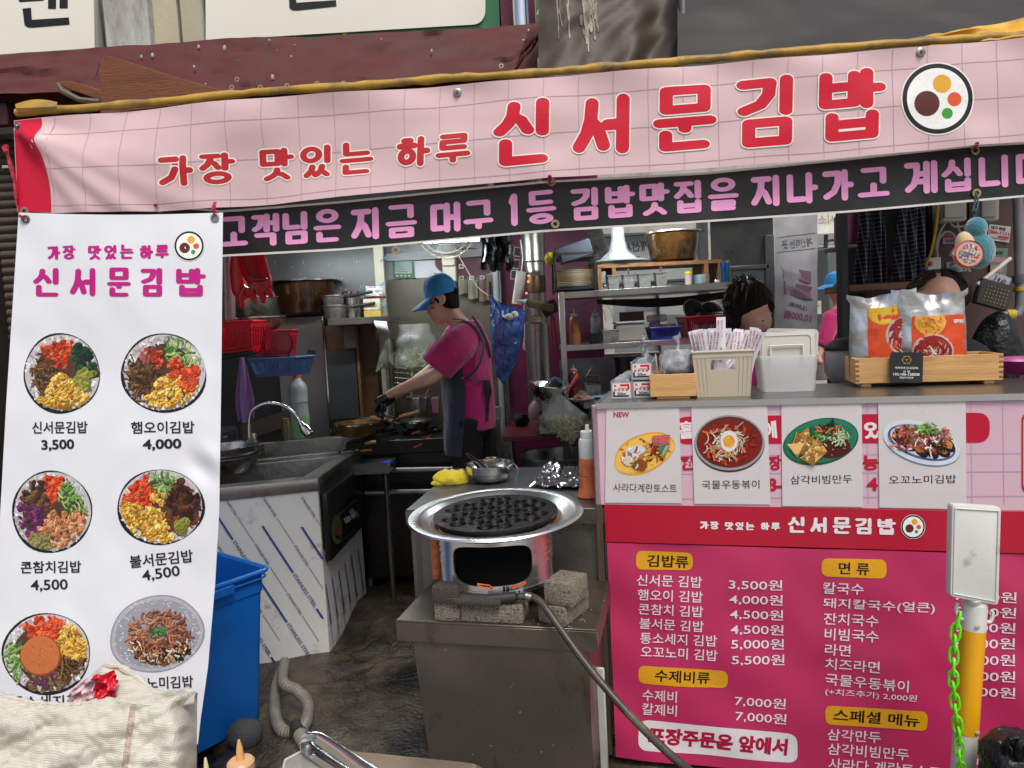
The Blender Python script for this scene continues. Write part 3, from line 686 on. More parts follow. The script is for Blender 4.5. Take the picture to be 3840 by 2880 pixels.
# ------------------------------------------------------------------ hanging white menu banner
WL = [(780,72),(797,70),(1500,24),(1900,2),(2300,-22),(3000,-70)]
WR = [(780,838),(797,836),(1400,830),(1920,822),(2200,806),(2500,780),(2700,752),(2880,732),(3000,722)]
def white_fn(px,py):
 v = max(0,(py-795)/2100); d = .014*math.sin(px/150+py/480)*v**.5+.010*nz((px/330,py/380,3))+.003*nz((px/110,py/140,8))
 d += .012*math.exp(-((px-770)/60)**2-((py-1740)/70)**2)*math.sin((px-py)/38)
 d += .010*math.exp(-((px-660)/160)**2-((py-900)/160)**2)
 return P(px,py,2.17-.2*v-d)
WS = Surf(white_fn)
def food(pr,cx,cy,rx,ry,kind,seed,rim='15181c'):
 r = random.Random(seed); E = pr.ell
 def cols(c,k=.12): q = H(c); f = 1+r.uniform(-k,k)*2; return tuple(min(1,x*f) for x in q)
 if kind != 'plate':
  E(cx,cy,rx,ry,H(rim),40,wob=.025,seed=seed); E(cx+2,cy-3,rx*.955,ry*.95,H('b9b4b4'),40,wob=.02,seed=seed+1)
  for i in range(260):
   a = r.uniform(0,6.28); q = r.uniform(.72,.93); x,y = cx+rx*q*math.cos(a),cy+ry*q*math.sin(a); E(x,y,r.uniform(5,11),r.uniform(3,5),cols(r.choice(['cfcccb','a8a4a6','e0dedc','928e92'])),7,r.uniform(0,3))
  E(cx,cy,rx*.74,ry*.74,H('4a3626'),24,wob=.08,seed=seed)
 def patch(a0,a1,q0,q1,c,n,s0,s1,sq=.6,kindp='cube'):
  for i in range(n):
   a = rad(r.uniform(a0,a1)); q = (r.uniform(q0**2,q1**2))**.5; x,y = cx+rx*q*math.cos(a),cy-ry*q*math.sin(a); s = r.uniform(s0,s1); cc = cols(r.choice(c)); th = r.uniform(0,3.14)
   if kindp == 'cube':
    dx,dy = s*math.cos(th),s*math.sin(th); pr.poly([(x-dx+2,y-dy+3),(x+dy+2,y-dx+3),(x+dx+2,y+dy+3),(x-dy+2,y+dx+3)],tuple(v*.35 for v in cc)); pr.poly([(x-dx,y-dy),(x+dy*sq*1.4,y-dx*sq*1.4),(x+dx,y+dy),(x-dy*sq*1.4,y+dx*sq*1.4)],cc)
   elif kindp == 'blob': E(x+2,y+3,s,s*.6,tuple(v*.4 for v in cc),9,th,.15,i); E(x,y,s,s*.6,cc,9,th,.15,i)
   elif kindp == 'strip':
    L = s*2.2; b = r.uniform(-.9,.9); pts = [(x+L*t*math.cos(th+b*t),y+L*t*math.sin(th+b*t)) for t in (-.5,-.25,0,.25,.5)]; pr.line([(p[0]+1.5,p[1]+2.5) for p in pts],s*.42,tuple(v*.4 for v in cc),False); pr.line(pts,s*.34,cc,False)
 egg = ['e6b040','f0c45a','d99c30','f3cf70','c98b28']; car = ['d9441f','e65a30','c83a18','ef6c3c']; burd = ['5c3c20','74502c','3e2816','8a6438']; cuc = ['6f9a4a','8fb062','4c7a34','a9c07c']; grn = ['1f3a24','2c4c2c','173020']
 if kind == 'basic':
  patch(60,140,.15,.85,car,70,8,15); patch(-5,62,.45,.9,grn,60,10,18,kindp='blob'); patch(130,250,.15,.78,burd,110,8,16,kindp='strip'); patch(-35,5,.4,.8,['a3a34a','8c8f3c'],14,16,26,kindp='blob'); patch(225,320,.05,.88,egg,130,8,15); patch(200,330,.0,.3,egg,30,8,14)
 if kind == 'ham':
  patch(20,85,.35,.9,cuc,60,10,18,kindp='strip'); patch(110,150,.4,.75,['a0524a','8a3e3c','c0806c'],14,12,22); patch(150,262,.1,.88,burd,130,8,16,kindp='strip'); patch(235,350,.0,.82,egg,140,8,15); patch(-35,60,.1,.5,car,30,8,13); patch(-38,15,.45,.8,car,50,9,15); patch(95,130,.2,.55,car,20,8,12)
 if kind == 'tuna':
  patch(70,110,.1,.85,car,60,9,16); patch(110,165,.2,.85,['3c2620','5a3a28','7a5636'],60,9,16,kindp='blob'); patch(-5,65,.3,.85,cuc+['46683a'],60,10,17,kindp='strip'); patch(165,232,.2,.88,['6c2a5c','8c3c78','50204a'],60,8,15,kindp='blob'); patch(225,360,.0,.85,['cf8a5c','e0a478','b87448','d99868','c78052'],150,8,14,kindp='blob'); patch(235,262,.55,.85,['8f8a52'],8,20,28,kindp='blob')
 if kind == 'fire':
  patch(60,110,.4,.92,cuc,45,10,18,kindp='strip'); patch(112,178,.2,.88,car,90,9,15); patch(-30,62,.15,.88,['3a1c12','52281a','6c3a24','2a140e'],120,9,17,kindp='blob'); patch(170,290,.0,.88,egg,160,8,15); patch(70,130,0,.35,egg,20,8,14); patch(295,330,.2,.85,['6a3420','8c5230'],40,8,15,kindp='strip'); patch(300,322,.6,.75,['8a8a3c'],4,26,30,kindp='blob')
 if kind == 'sausage':
  patch(60,130,.35,.9,car,90,8,14,kindp='blob'); patch(-10,60,.2,.88,egg,120,8,15,kindp='blob'); patch(160,225,.4,.9,cuc,60,10,18,kindp='strip'); patch(-70,-8,.3,.85,burd,80,9,16,kindp='strip'); patch(240,295,.5,.9,['6e3550','54324a','7d6a3c'],50,9,17,kindp='blob')
  E(cx-.13*rx,cy+.05*ry,rx*.46,ry*.5,H('8c4420'),28,wob=.02); E(cx-.14*rx,cy+.03*ry,rx*.43,ry*.47,H('b9683a'),28,wob=.02)
  for i in range(30): a = r.uniform(0,6.28); q = r.uniform(0,.36)**1; E(cx-.14*rx+rx*q*math.cos(a),cy+.03*ry+ry*q*math.sin(a),4,2.5,cols(r.choice(['a04c28','c87c4c'])),6)
 if kind == 'plate':
  E(cx,cy,rx,ry,H('8e8e94'),44,-.3,.03,2); E(cx,cy,rx*.965,ry*.965,H('a9a9b0'),44,-.3,.03,2); E(cx,cy,rx*.9,ry*.88,H('93939c'),44,-.3,.03,2)
  for i in range(150): a = r.uniform(0,6.28); q = r.uniform(.5,.95)**.5; E(cx+rx*q*math.cos(a)*.96,cy+ry*q*math.sin(a)*.96,r.uniform(1.5,4),r.uniform(1.2,3),H('d5d5d8'),6)
  cx += .04*rx; cy += .04*ry
  patch(200,340,.3,.72,['3c2418','6c3c20','281610','a06a34'],100,9,17,kindp='blob'); patch(0,360,0,.66,['a8664a','c08a6c','8c5038','b87a58','704030'],320,8,17,kindp='strip'); patch(195,350,.45,.75,['e6dcc0','2a1610','d0c098'],50,7,12,kindp='strip')
  for i in range(50): E(cx-.02*rx+r.gauss(0,16),cy-.12*ry+r.gauss(0,11),6,4,cols(r.choice(['2c6a38','4a8c50','1f5030'])),7)
def white_banner():
 t = T('menu_banner','tall white hanging menu banner with photos of kimbap rolls and prices','banner',P(430,1900,2.1))
 def f(u,v): y = 797+2200*v; a,b = interp(WL,y),interp(WR,y); return WS.fn(a+(b-a)*u,y+(8 if u < 1 else 0)*math.sin(u*3.14)*(1-v))
 mb = MB(); mb.grid(f,90,220,-.0006); mb.put('sheet',mat('white_menu_vinyl',H('d8dade'),.32,0,.02,3),t,world=True,ang=80)
 mg = H('b8197a'); pr = Print(WS,.0008,1e-6)
 word(pr,'가장',(176,950),(284,945),54,12,mg,.1,space=.4); word(pr,'맛있는',(328,947),(502,943),54,12,mg,.1); word(pr,'하루',(522,946),(634,942),54,12,mg,.1)
 for ch,a,b in (('신',120,232),('서',258,370),('문',400,492),('김',524,618),('밥',656,774)): letter(pr,ch,a,1003,b,1112,22,mg,0,0)
 bk = H('1f1e20')
 for s,a,b,h,bo in (('신서문김밥',(120,1604),(328,1602),46,.018),('3,500',(155,1672),(278,1668),44,.03),('햄오이김밥',(491,1604),(729,1602),46,.018),('4,000',(535,1670),(680,1666),44,.03),
      ('콘참치김밥',(77,2128),(304,2125),46,.018),('4,500',(115,2198),(254,2194),46,.018),('불서문김밥',(486,2108),(723,2084),48,.018),('4,500',(533,2163),(674,2142),46,.018),
      ('통소세지김밥',(40,2633),(350,2627),46,.018),('오꼬노미김밥',(462,2566),(724,2556),46,.018),('5,500',(540,2625),(680,2618),44,.03)): pr.text(s,a,b,h,bk,bo)
 pr.put('lettering',t)
 pr = Print(WS,.0015); logo(pr,709,922,55); pr.put('logo',t)
 for x,y,rx,ry,k,s in ((231,1401,145,150,'basic',1),(614,1400,160,150,'ham',2),(194,1920,150,156,'tuna',3),(602,1902,164,143,'fire',4),(174,2452,168,153,'sausage',5),(588,2378,179,144,'plate',6)):
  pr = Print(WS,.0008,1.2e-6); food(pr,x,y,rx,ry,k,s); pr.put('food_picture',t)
 for x,y in ((97,822),(806,818)):
  mb = MB(); mb.lathe([(.0065,0),(.0125,0),(.012,.004),(.0065,.004)],c=WS.at(x,y,.002),n=18,M=Matrix.Rotation(rad(90),3,'X')); mb.put('eyelet',steel_old,t,world=True)
 for (x0,y0),(x1,y1) in (((70,806),(98,822)),((803,758),(806,812))):
  mb = MB(); a,b = WS.at(x0,y0,.012),WS.at(x1,y1,.01)
  for k in range(3): mb.tube([a+V((.003*k,0,0)),(a+b)/2+V((.004*(k-1),-.008,0)),b+V((-.002*k,0,0))],.002,6,sub=3)
  mb.put('tie_cord',cord_red,t,world=True)
white_banner()
# ================================================================== serving counter
CO = P(2255,1517,2.25)
CA = rad(15); E1 = V((math.cos(CA),-math.sin(CA),0)); E2 = V((math.sin(CA),math.cos(CA),0)); EZ = V((0,0,1))
def C(s,d,z): return CO+E1*s+E2*d+EZ*z
CS = plane3(C(0,0,0),C(1,0,0),C(0,0,-1))
def cs(px,py): p = CS.at(px,py)-CO; return p.dot(E1),p.z
def CF(d): return plane3(C(0,d,0),C(1,d,0),C(0,d,-1))
CFRAME = Matrix.Translation(CO) @ Matrix.Rotation(-CA,4,'Z')
def Tc(name,label,cat,s,d,z=0,rz=0,group=None): return T(name,label,cat,C(s,d,z),-CA+rz,group)
z1,z2,z3_ = cs(2290,1890)[1],cs(2290,2032)[1],cs(2316,2835)[1]
def z3(x,y): return (2560+x/1.728,1920+y/1.728)
def z2b(x,y): return (1280+x/1.728,1920+y/1.728)
def zr(x,y): return (2560+x/1.728,960+y/1.728)
def counter():
 t = Tc('serving_counter','long serving counter with steel top, pink front, crimson band and magenta menu panel','counter',0,0,0)
 L = 2.1; W = .46
 def b(x0,x1,y0,y1,zz0,zz1,mb=None): mb = mb or MB(); mb.bx(x0,x1,y0,y1,zz0,zz1); return mb
 b(-.012,L,-.006,W,0,.004).put('counter_top',mat('counter_steel',H('8e8d8a'),.3,.9,.12,5,.1,30,dirt=H('6c675f'),dirt_amt=.2),t,bevel=.001)
 b(-.014,L,-.009,-.006,-.012,.006).put('top_edge',steel_shiny,t)
 b(-.03,L,0,.012,z1-.002,-.002).put('pink_panel',mat('pink_counter_panel',H('cfaebb'),.4,0,.03,4,dirt=H('a88a92'),dirt_amt=.03),t)
 b(-.004,L,-.003,.009,z2,z1-.003).put('crimson_band',mat('crimson_band',H('b00a2c'),.35,0,.05,2),t,bevel=.001)
 def wob(x,z): return .008*nz((x*4,z*5,3))+.0045*math.sin((x*.8+z)*22)*(.5+nz((x*2,z*2,8)))+.0015*nz((x*14,z*9,5))
 mb = MB(); mb.grid(lambda u,v: (L*u,-.002-wob(L*u,z2-.003+(z3_-z2)*v),z2-.003+(z3_-z2)*v),240,120,-.0005)
 mb.put('menu_panel',mat('magenta_menu_panel',H('b82c5c'),.4,0,.05,2),t,ang=80)
 b(-.034,-.012,.0,.03,z3_,-.004).put('corner_strip',mat('worn_corner_strip',H('4a3e34'),.6,.3,.4,12,.3,30,stretch=(1,1,.2)),t,bevel=.002)
 b(-.03,-.02,.03,W,z3_,-.002).put('side_panel',steel_dark,t); b(-.02,L,W-.02,W,z3_,-.002).put('back_panel',steel_dark,t)
 b(-.01,L,.03,.05,z3_-.02,z3_+.03).put('bottom_rail',steel_old,t)
 for x in (.05,1.0,2.0):
  for y in (.06,W-.06): b(x,x+.04,y,y+.04,-CO.z+.03,z3_+.02).put('leg',steel_old,t)
 # --- print on the pink panel
 pr = Print(CS,.0006,2e-6); cr = H('b80f34'); wt = H('e6dcdc'); gl = H('bd9dae')
 for x in (2400,2700,3250,3640,3760): pr.line([(x,1500),(x+6,1890)],3,gl,False)
 for y in (1700,1768,1860): pr.line([(2275,y+12),(3840,y),(4200,y-4)],3,gl,False)
 pr.rrect([(2530,1563),(3712,1547),(3712,1660),(2530,1666)],50,cr,6)
 for c,x0,x1 in (('홀',2545,2605),('에',2866,2912),('있',3240,3320)): pr.text(c,(x0,1614),(x1,1610),66,wt,.04)
 for c,x0,x1 in (('전',2548,2602),('장',2882,2930),('능',3233,3296)): pr.text(c,(x0,1737),(x1,1735),56,cr,.04)
 pr.text('8-',(2878,1818),(2934,1818),50,cr,.04); pr.text('4',(3250,1816),(3292,1816),50,cr,.04)
 pr.rrect([(3832,1548),(4150,1544),(4150,1850),(3832,1850)],30,cr); pr.rrect([(3838,1556),(4140,1552),(4140,1842),(3838,1842)],28,H('d9c6cc'))
 pr.put('printed_front',t)
 pr = Print(CF(-.003),.0006,2e-6); wh = H('e6dfe0')
 word(pr,'가장',z3(110,85),z3(236,87),30,7.5,wh,.1); word(pr,'맛있는',z3(272,90),z3(466,92),30,7.5,wh,.1); word(pr,'하루',z3(504,92),z3(632,93),30,7.5,wh,.1)
 word(pr,'신서문김밥',z3(678,80),z3(1383,95),62,14,wh,.14); logo(pr,*z3(1493,96),44); pr.put('band_lettering',t)
 # --- menu print
 MS = Surf(lambda px,py: (lambda p: p+(-E2)*wob((p-CO).dot(E1),p.z-CO.z))(CF(-.002).at(px,py)))
 pr = Print(MS,.0010); w_ = H('e4d8de'); bk = H('1d1513'); ye = H('d99e1c')
 def tab(q,s,p0,p1,h): pr.rrect(q,26,ye,6); pr.text(s,p0,p1,h,bk,.02,res=2)
 tab([z3(-302,252),z3(65,268),z3(65,383),z3(-302,372)],'김밥류',z2b(1980,318),z3(38,330),46)
 tab([z2b(1925,996),z3(292,1030),z3(292,1146),z2b(1925,1112)],'수제비류',z2b(2032,1058),z3(178,1078),44)
 tab([z3(900,297),z3(1322,309),z3(1320,430),z3(900,416)],'면 류',z3(1010,362),z3(1210,370),45)
 tab([z3(925,1252),z3(1586,1292),z3(1584,1420),z3(925,1375)],'스페셜 메뉴',z3(975,1313),z3(1535,1355),46)
 for i,(s,xr) in enumerate((('신서문 김밥',125),('햄오이 김밥',130),('콘참치 김밥',133),('불서문 김밥',137),('통소세지 김밥',222),('오꼬노미 김밥',225))):
  yl = (440,535,630,725,822,908)[i]; yr = (458,552,645,742,835,930)[i]
  pr.text(s,z2b(1915+i*5,yl),z3(xr,yr),42,w_,.008); yp = (468,566,665,763,855,955)[i]
  pr.text(('3,500원','4,000원','4,500원','4,500원','5,000원','5,500원')[i],z3(298+i*4,yp),z3(645+i*3,yp+8),42,w_,.008)
 for i,s in enumerate(('수제비','칼제비')): pr.text(s,z2b(1950,1188+i*90),z2b(2174,1196+i*92),44,w_,.008); pr.text('7,000원',z3(338+i*4,1228+i*97),z3(668+i*4,1247+i*100),42,w_,.008)
 for i,(s,x0,y0,x1,y1) in enumerate((('칼국수',910,492,1172,500),('돼지칼국수(얼큰)',912,595,1635,628),('잔치국수',915,692,1270,712),('비빔국수',920,790,1272,812),('라면',922,890,1088,900),('치즈라면',925,985,1275,1005),
  ('국물우동볶이',925,1085,1462,1127),('삼각만두',938,1440,1285,1465),('삼각비빔만두',940,1535,1468,1577),('사라다 계란토스트',945,1632,1675,1690))): pr.text(s,z3(x0,y0),z3(x1,y1),44,w_,.008)
 pr.text('(+치즈추가) 2,000원',z3(925,1167),z3(1515,1208),29,w_,.006)
 for i,(y,s) in enumerate(((548,'7,000원'),(650,'8,000원'),(753,'6,000원'),(855,'6,500원'),(960,'4,000원'),(1065,'4,500원'),(1170,'6,000원'),(1512,'4,000원'),(1615,'6,000원'))): pr.text(s,z3(1765,y-6),z3(2162-i,y+8),44,w_,.008)
 pr.put('menu_lettering',t)
 pr = Print(MS,.0010); pr.rrect([z2b(1930,1345),z3(742,1442),z3(748,1632),z2b(1922,1538)],38,H('dcd7da')); pr.l += .0003
 pr.text('포장주문은 앞에서',z2b(1990,1445),z3(680,1528),64,H('a8123c'),.045); pr.put('takeaway_notice',t)
 # --- the four paper photos stuck on the pink panel
 data = [('NEW dish poster of an egg omelette plate, leftmost on the pink counter front',[(2274,1524),(2547,1524),(2557,1887),(2269,1885)],'사라다계란토스트',(2300,1828),(2538,1832),'omelette',(2415,1700)),
   ('poster of a red noodle soup bowl with an egg on the counter front',[(2592,1519),(2877,1516),(2890,1892),(2604,1889)],'국물우동볶이',(2632,1818),(2848,1816),'soup',(2736,1660)),
   ('poster of golden triangular dumplings on a green oval plate',[(2930,1510),(3231,1507),(3236,1901),(2934,1897)],'삼각비빔만두',(2964,1800),(3196,1796),'dumpling',(3078,1656)),
   ('poster of a kimbap dish under bonito flakes on a white and blue plate',[(3293,1507),(3621,1503),(3625,1910),(3298,1903)],'오꼬노미김밥',(3334,1800),(3586,1796),'bonito',(3456,1652))]
 pm = mat('laminated_paper',H('cfcac8'),.3,0,.03,5,dirt=H('a89c98'),dirt_amt=.05)
 for lab,q,s,p0,p1,kind,(cx,cy) in data:
  pt = T('dish_poster',lab+'','poster',CS.at(sum(a for a,_ in q)/4,q[2][1],.001),-CA,'dish posters on the pink counter front')
  sd_ = cx; PS = Surf(lambda x,y: CS.at(x,y,.003+.0012*(1+nz((x/90,y/90,sd_)))))
  mb = MB(); mb.grid(lambda u,v: PS.at(*(V(q[0]).lerp(V(q[1]),u).lerp(V(q[3]).lerp(V(q[2]),u),v)),0),10,12,-.0012); mb.put("sheet",pm,pt,world=True,ang=80)
  pr = Print(PS,.001); pr.text(s,p0,p1,32,H('1e1a1c'),.0);
  if kind == 'omelette': pr.text('NEW',(2300,1555),(2360,1555),20,H('c01838'),.03)
  pr.put('lettering',pt)
  pr = Print(PS,.001,4e-6); r = random.Random(int(cx)); E = pr.ell
  def cc(c): v = H(r.choice(c)); f = r.uniform(.75,1.25); return tuple(min(1,k*f) for k in v)
  def strips(n,x,y,sx,sy,c,L0,L1,w0,w1,bend=1.2):
   for i in range(n):
    a,b = x+r.gauss(0,sx),y+r.gauss(0,sy); ex_,ey_ = {'soup': (104,72),'omelette': (98,52),'dumpling': (118,70),'bonito': (118,66)}[kind]
    if ((a-cx)/ex_)**2+((b-cy)/ey_)**2 > 1: continue
    L = r.uniform(L0,L1); th = r.uniform(0,3.14); bb = r.uniform(-bend,bend); col = cc(c); ww = r.uniform(w0,w1)
    pts = [(a+L*k*math.cos(th+bb*k),b+L*k*math.sin(th+bb*k)) for k in (-.5,-.25,0,.25,.5)]; pr.line([(p[0]+1,p[1]+1.6) for p in pts],ww*1.2,tuple(k*.4 for k in col),False); pr.line(pts,ww,col,False)
  def tri(a,b,c,col): pr.poly([(p[0]+2,p[1]+3) for p in (a,b,c)],tuple(k*.4 for k in col)); pr.poly([a,b,c],col)
  if kind == 'omelette':
   E(cx,cy,122,70,H('e0a12c'),32,-.42,.04,1); E(cx,cy,116,64,H('eebd50'),32,-.42,.05,2); strips(50,cx-10,cy,50,32,['d98e1e','f3cd70','c87a14'],10,26,3,6)
   strips(80,cx+55,cy-25,26,20,['8c1c1c','b83a2c','d9a07c','6c1414'],14,30,2,4); E(cx-40,cy+8,42,30,H('b87a3c'),16,-.3,.1,3); E(cx-35,cy-8,38,22,H('cfd2d8'),14,-.2,.16,4); E(cx-60,cy+28,26,16,H('d8c8b0'),12,.3,.2,5)
   E(cx-20,cy+42,34,22,H('8a4c1c'),14,.4,.2,6); strips(30,cx-30,cy+20,34,22,['e6e0d8','c98c48','8c4c20'],8,22,3,6)
   for k in range(5): pr.quad([(cx+32,cy-66+k*8),(cx+98,cy-70+k*8),(cx+98,cy-64+k*8),(cx+32,cy-60+k*8)],cc(['a83c4c','c05868','8c2c3c']),2,1)
   tri((cx+58,cy-32),(cx+95,cy-28),(cx+72,cy+12),H('8fae84')); tri((cx+52,cy-30),(cx+80,cy-34),(cx+62,cy),H('4c7c50'))
  if kind == 'soup':
   E(cx,cy+4,132,107,H('3c2c2c'),40); E(cx,cy,131,104,H('9c9698'),40); E(cx,cy-2,124,96,H('5a2a22'),40); E(cx,cy+2,118,88,H('7c1a10'),36)
   strips(150,cx,cy+4,55,38,['a82c14','c84820','6c140c','d9602c','8c2414'],16,44,4,8); strips(120,cx-8,cy-2,28,26,['e0d4b8','c8b490','efe6d0','d0be9c'],20,46,2,3.6); strips(20,cx-40,cy+30,30,14,['d07c4c','e09a70'],14,24,4,8)
   E(cx-2,cy-6,33,40,H('e0dcd4'),20); E(cx-2,cy-4,22,24,H('e39a24'),18); E(cx-6,cy-9,9,10,H('f3c050'),12)
  if kind == 'dumpling':
   E(cx,cy,144,86,H('14543c'),40,-.22); E(cx,cy-2,138,80,H('1f7a58'),40,-.22); E(cx+4,cy,122,66,H('226b50'),40,-.22)
   for i in range(60): E(cx+r.uniform(-120,120),cy+r.uniform(-30,30)-r.uniform(-10,10),1.5,1.5,H('7ab89c'),5)
   E(cx+52,cy+26,62,36,H('4a1512'),20,-.2,.05); strips(30,cx+55,cy+20,24,14,['c8a050','7c2c1c','5a1a14'],4,7,2,3); strips(90,cx+20,cy-30,34,14,['4c8c3c','6ca84c','2c5c2c','b8c890'],14,30,2.5,5); strips(30,cx+78,cy-16,18,12,['d8e0b8','a8c080'],16,28,2,3)
   strips(24,cx+14,cy-46,20,8,['d9602c','1c241c','e07840','3a2416'],14,32,3,6); tri((cx+28,cy-62),(cx+46,cy-88),(cx+52,cy-58),H('1c2a22'))
   for a,b,th in ((-82,-4,.3),(-60,-22,.9),(-92,24,1.5),(-40,4,.2),(-52,40,1.2),(-10,18,.5),(-14,46,1.8),(-42,62,1.1)):
    p = [(cx+a+38*math.cos(th+k*2.09),cy+b+34*math.sin(th+k*2.09)) for k in range(3)]; tri(*p,cc(['d9a450','e6bc70','c88c3c']))
    for k in range(4): E(cx+a+r.uniform(-13,13),cy+b+r.uniform(-11,11),5,4,cc(['b8742c','efd29a']),7)
  if kind == 'bonito':
   E(cx,cy+12,150,78,H('6c7c9c'),40,.3); E(cx,cy+8,150,76,H('d4d8e0'),40,.3); E(cx,cy+8,132,60,H('3c5c90'),36,.3); E(cx+2,cy+6,124,54,H('c8ccd8'),36,.3)
   for a,b in ((-85,-10),(-40,20),(0,40),(40,42),(80,40),(-60,-30),(20,-10),(60,10),(100,20)):
    E(cx+a,cy+b,32,20,H('1a1614'),14,r.uniform(0,1),.1,a); E(cx+a-4,cy+b-8,26,13,cc(['c87c2c','d9983c','b86c24']),12,r.uniform(0,1),.15,b)
   strips(150,cx-5,cy-12,58,24,['b86c5c','d99a88','9c4c40','c8806c','a03c34'],10,30,4,9); strips(60,cx+10,cy-44,34,12,['5c9c3c','80bc50','3c702c'],8,18,4,7); strips(26,cx,cy+6,60,22,['efe8e0','4a2018'],14,30,3,5); strips(24,cx-70,cy-36,24,12,['d08878','8c3c34','c05c50'],12,28,5,9)
  pr.put('dish_picture',pt)
counter()
# ================================================================== things on the counter
def on_counter(px,py):
 """pixel of a foot point -> (s, d) on the counter top"""
 p = PZ(px,py,CO.z+.004)-CO; return p.dot(E1),p.dot(E2)
def foil_box(label,px,py,z=0,n='foil_box'):
 s,d = on_counter(px,py); t = Tc(n,label,'box',s,d,.0045+z,group='cling film boxes on the counter end')
 w_,h_,L = .070,.060,.31
 mb = MB(); mb.bx(-w_/2,w_/2,0,.002,0,h_-.004); mb.bx(-w_/2,-w_/2+.002,.0,L,0,h_); mb.bx(w_/2-.002,w_/2,.0,L,0,h_); mb.bx(-w_/2,w_/2,0,L,0,.002); mb.bx(-w_/2,w_/2,L,L+.002,0,h_)
 mb.put('carton',mat('silver_carton',H('a4a6a8'),.4,.3,.05,10),t)
 S = plane3(t.matrix_basis @ V((0,-.0003,0)),t.matrix_basis @ V((1,-.0003,0)),t.matrix_basis @ V((0,-.0003,1)))
 def q(x,zz): return t.matrix_basis @ V((x,-.0005-q.k,zz))
 q.k = 0; mb = MB()
 def rect(x0,x1,a,b,c): q.k += 1e-4; mb.add([q(x0,a),q(x1,a),q(x1,b),q(x0,b)],[(0,1,2,3)],col=H(c))
 rect(-.029,.029,.006,h_-.007,'d8d6d2'); rect(-.004,.026,h_-.017,h_-.010,'c81e30'); rect(.019,.026,h_-.028,h_-.010,'c81e30'); rect(-.028,.024,.008,.0135,'1c2236'); rect(-.028,-.022,.008,.026,'1c2236')
 for tx,x0,x1,zc,hh,col in (('30m',-.014,.014,.0185,.0095,'22242c'),('삼 진 호 일',-.026,.022,.0315,.008,'c81e30'),('300mm',-.008,.016,h_-.0225,.003,'55555c')):
  vs,fs,_ = text_geo(tx,.03 if 'm' in tx else .04); q.k += 1e-4; mb.add([q(x0+(x1-x0)*x,zc+(y-.5)*hh) for x,y in vs],fs,col=H(col))
 rect(-.024,-.017,h_-.018,h_-.011,'c85060'); mb.put('printed_label',PRINT,t,smooth=False,world=True)
 return t,w_,h_,L
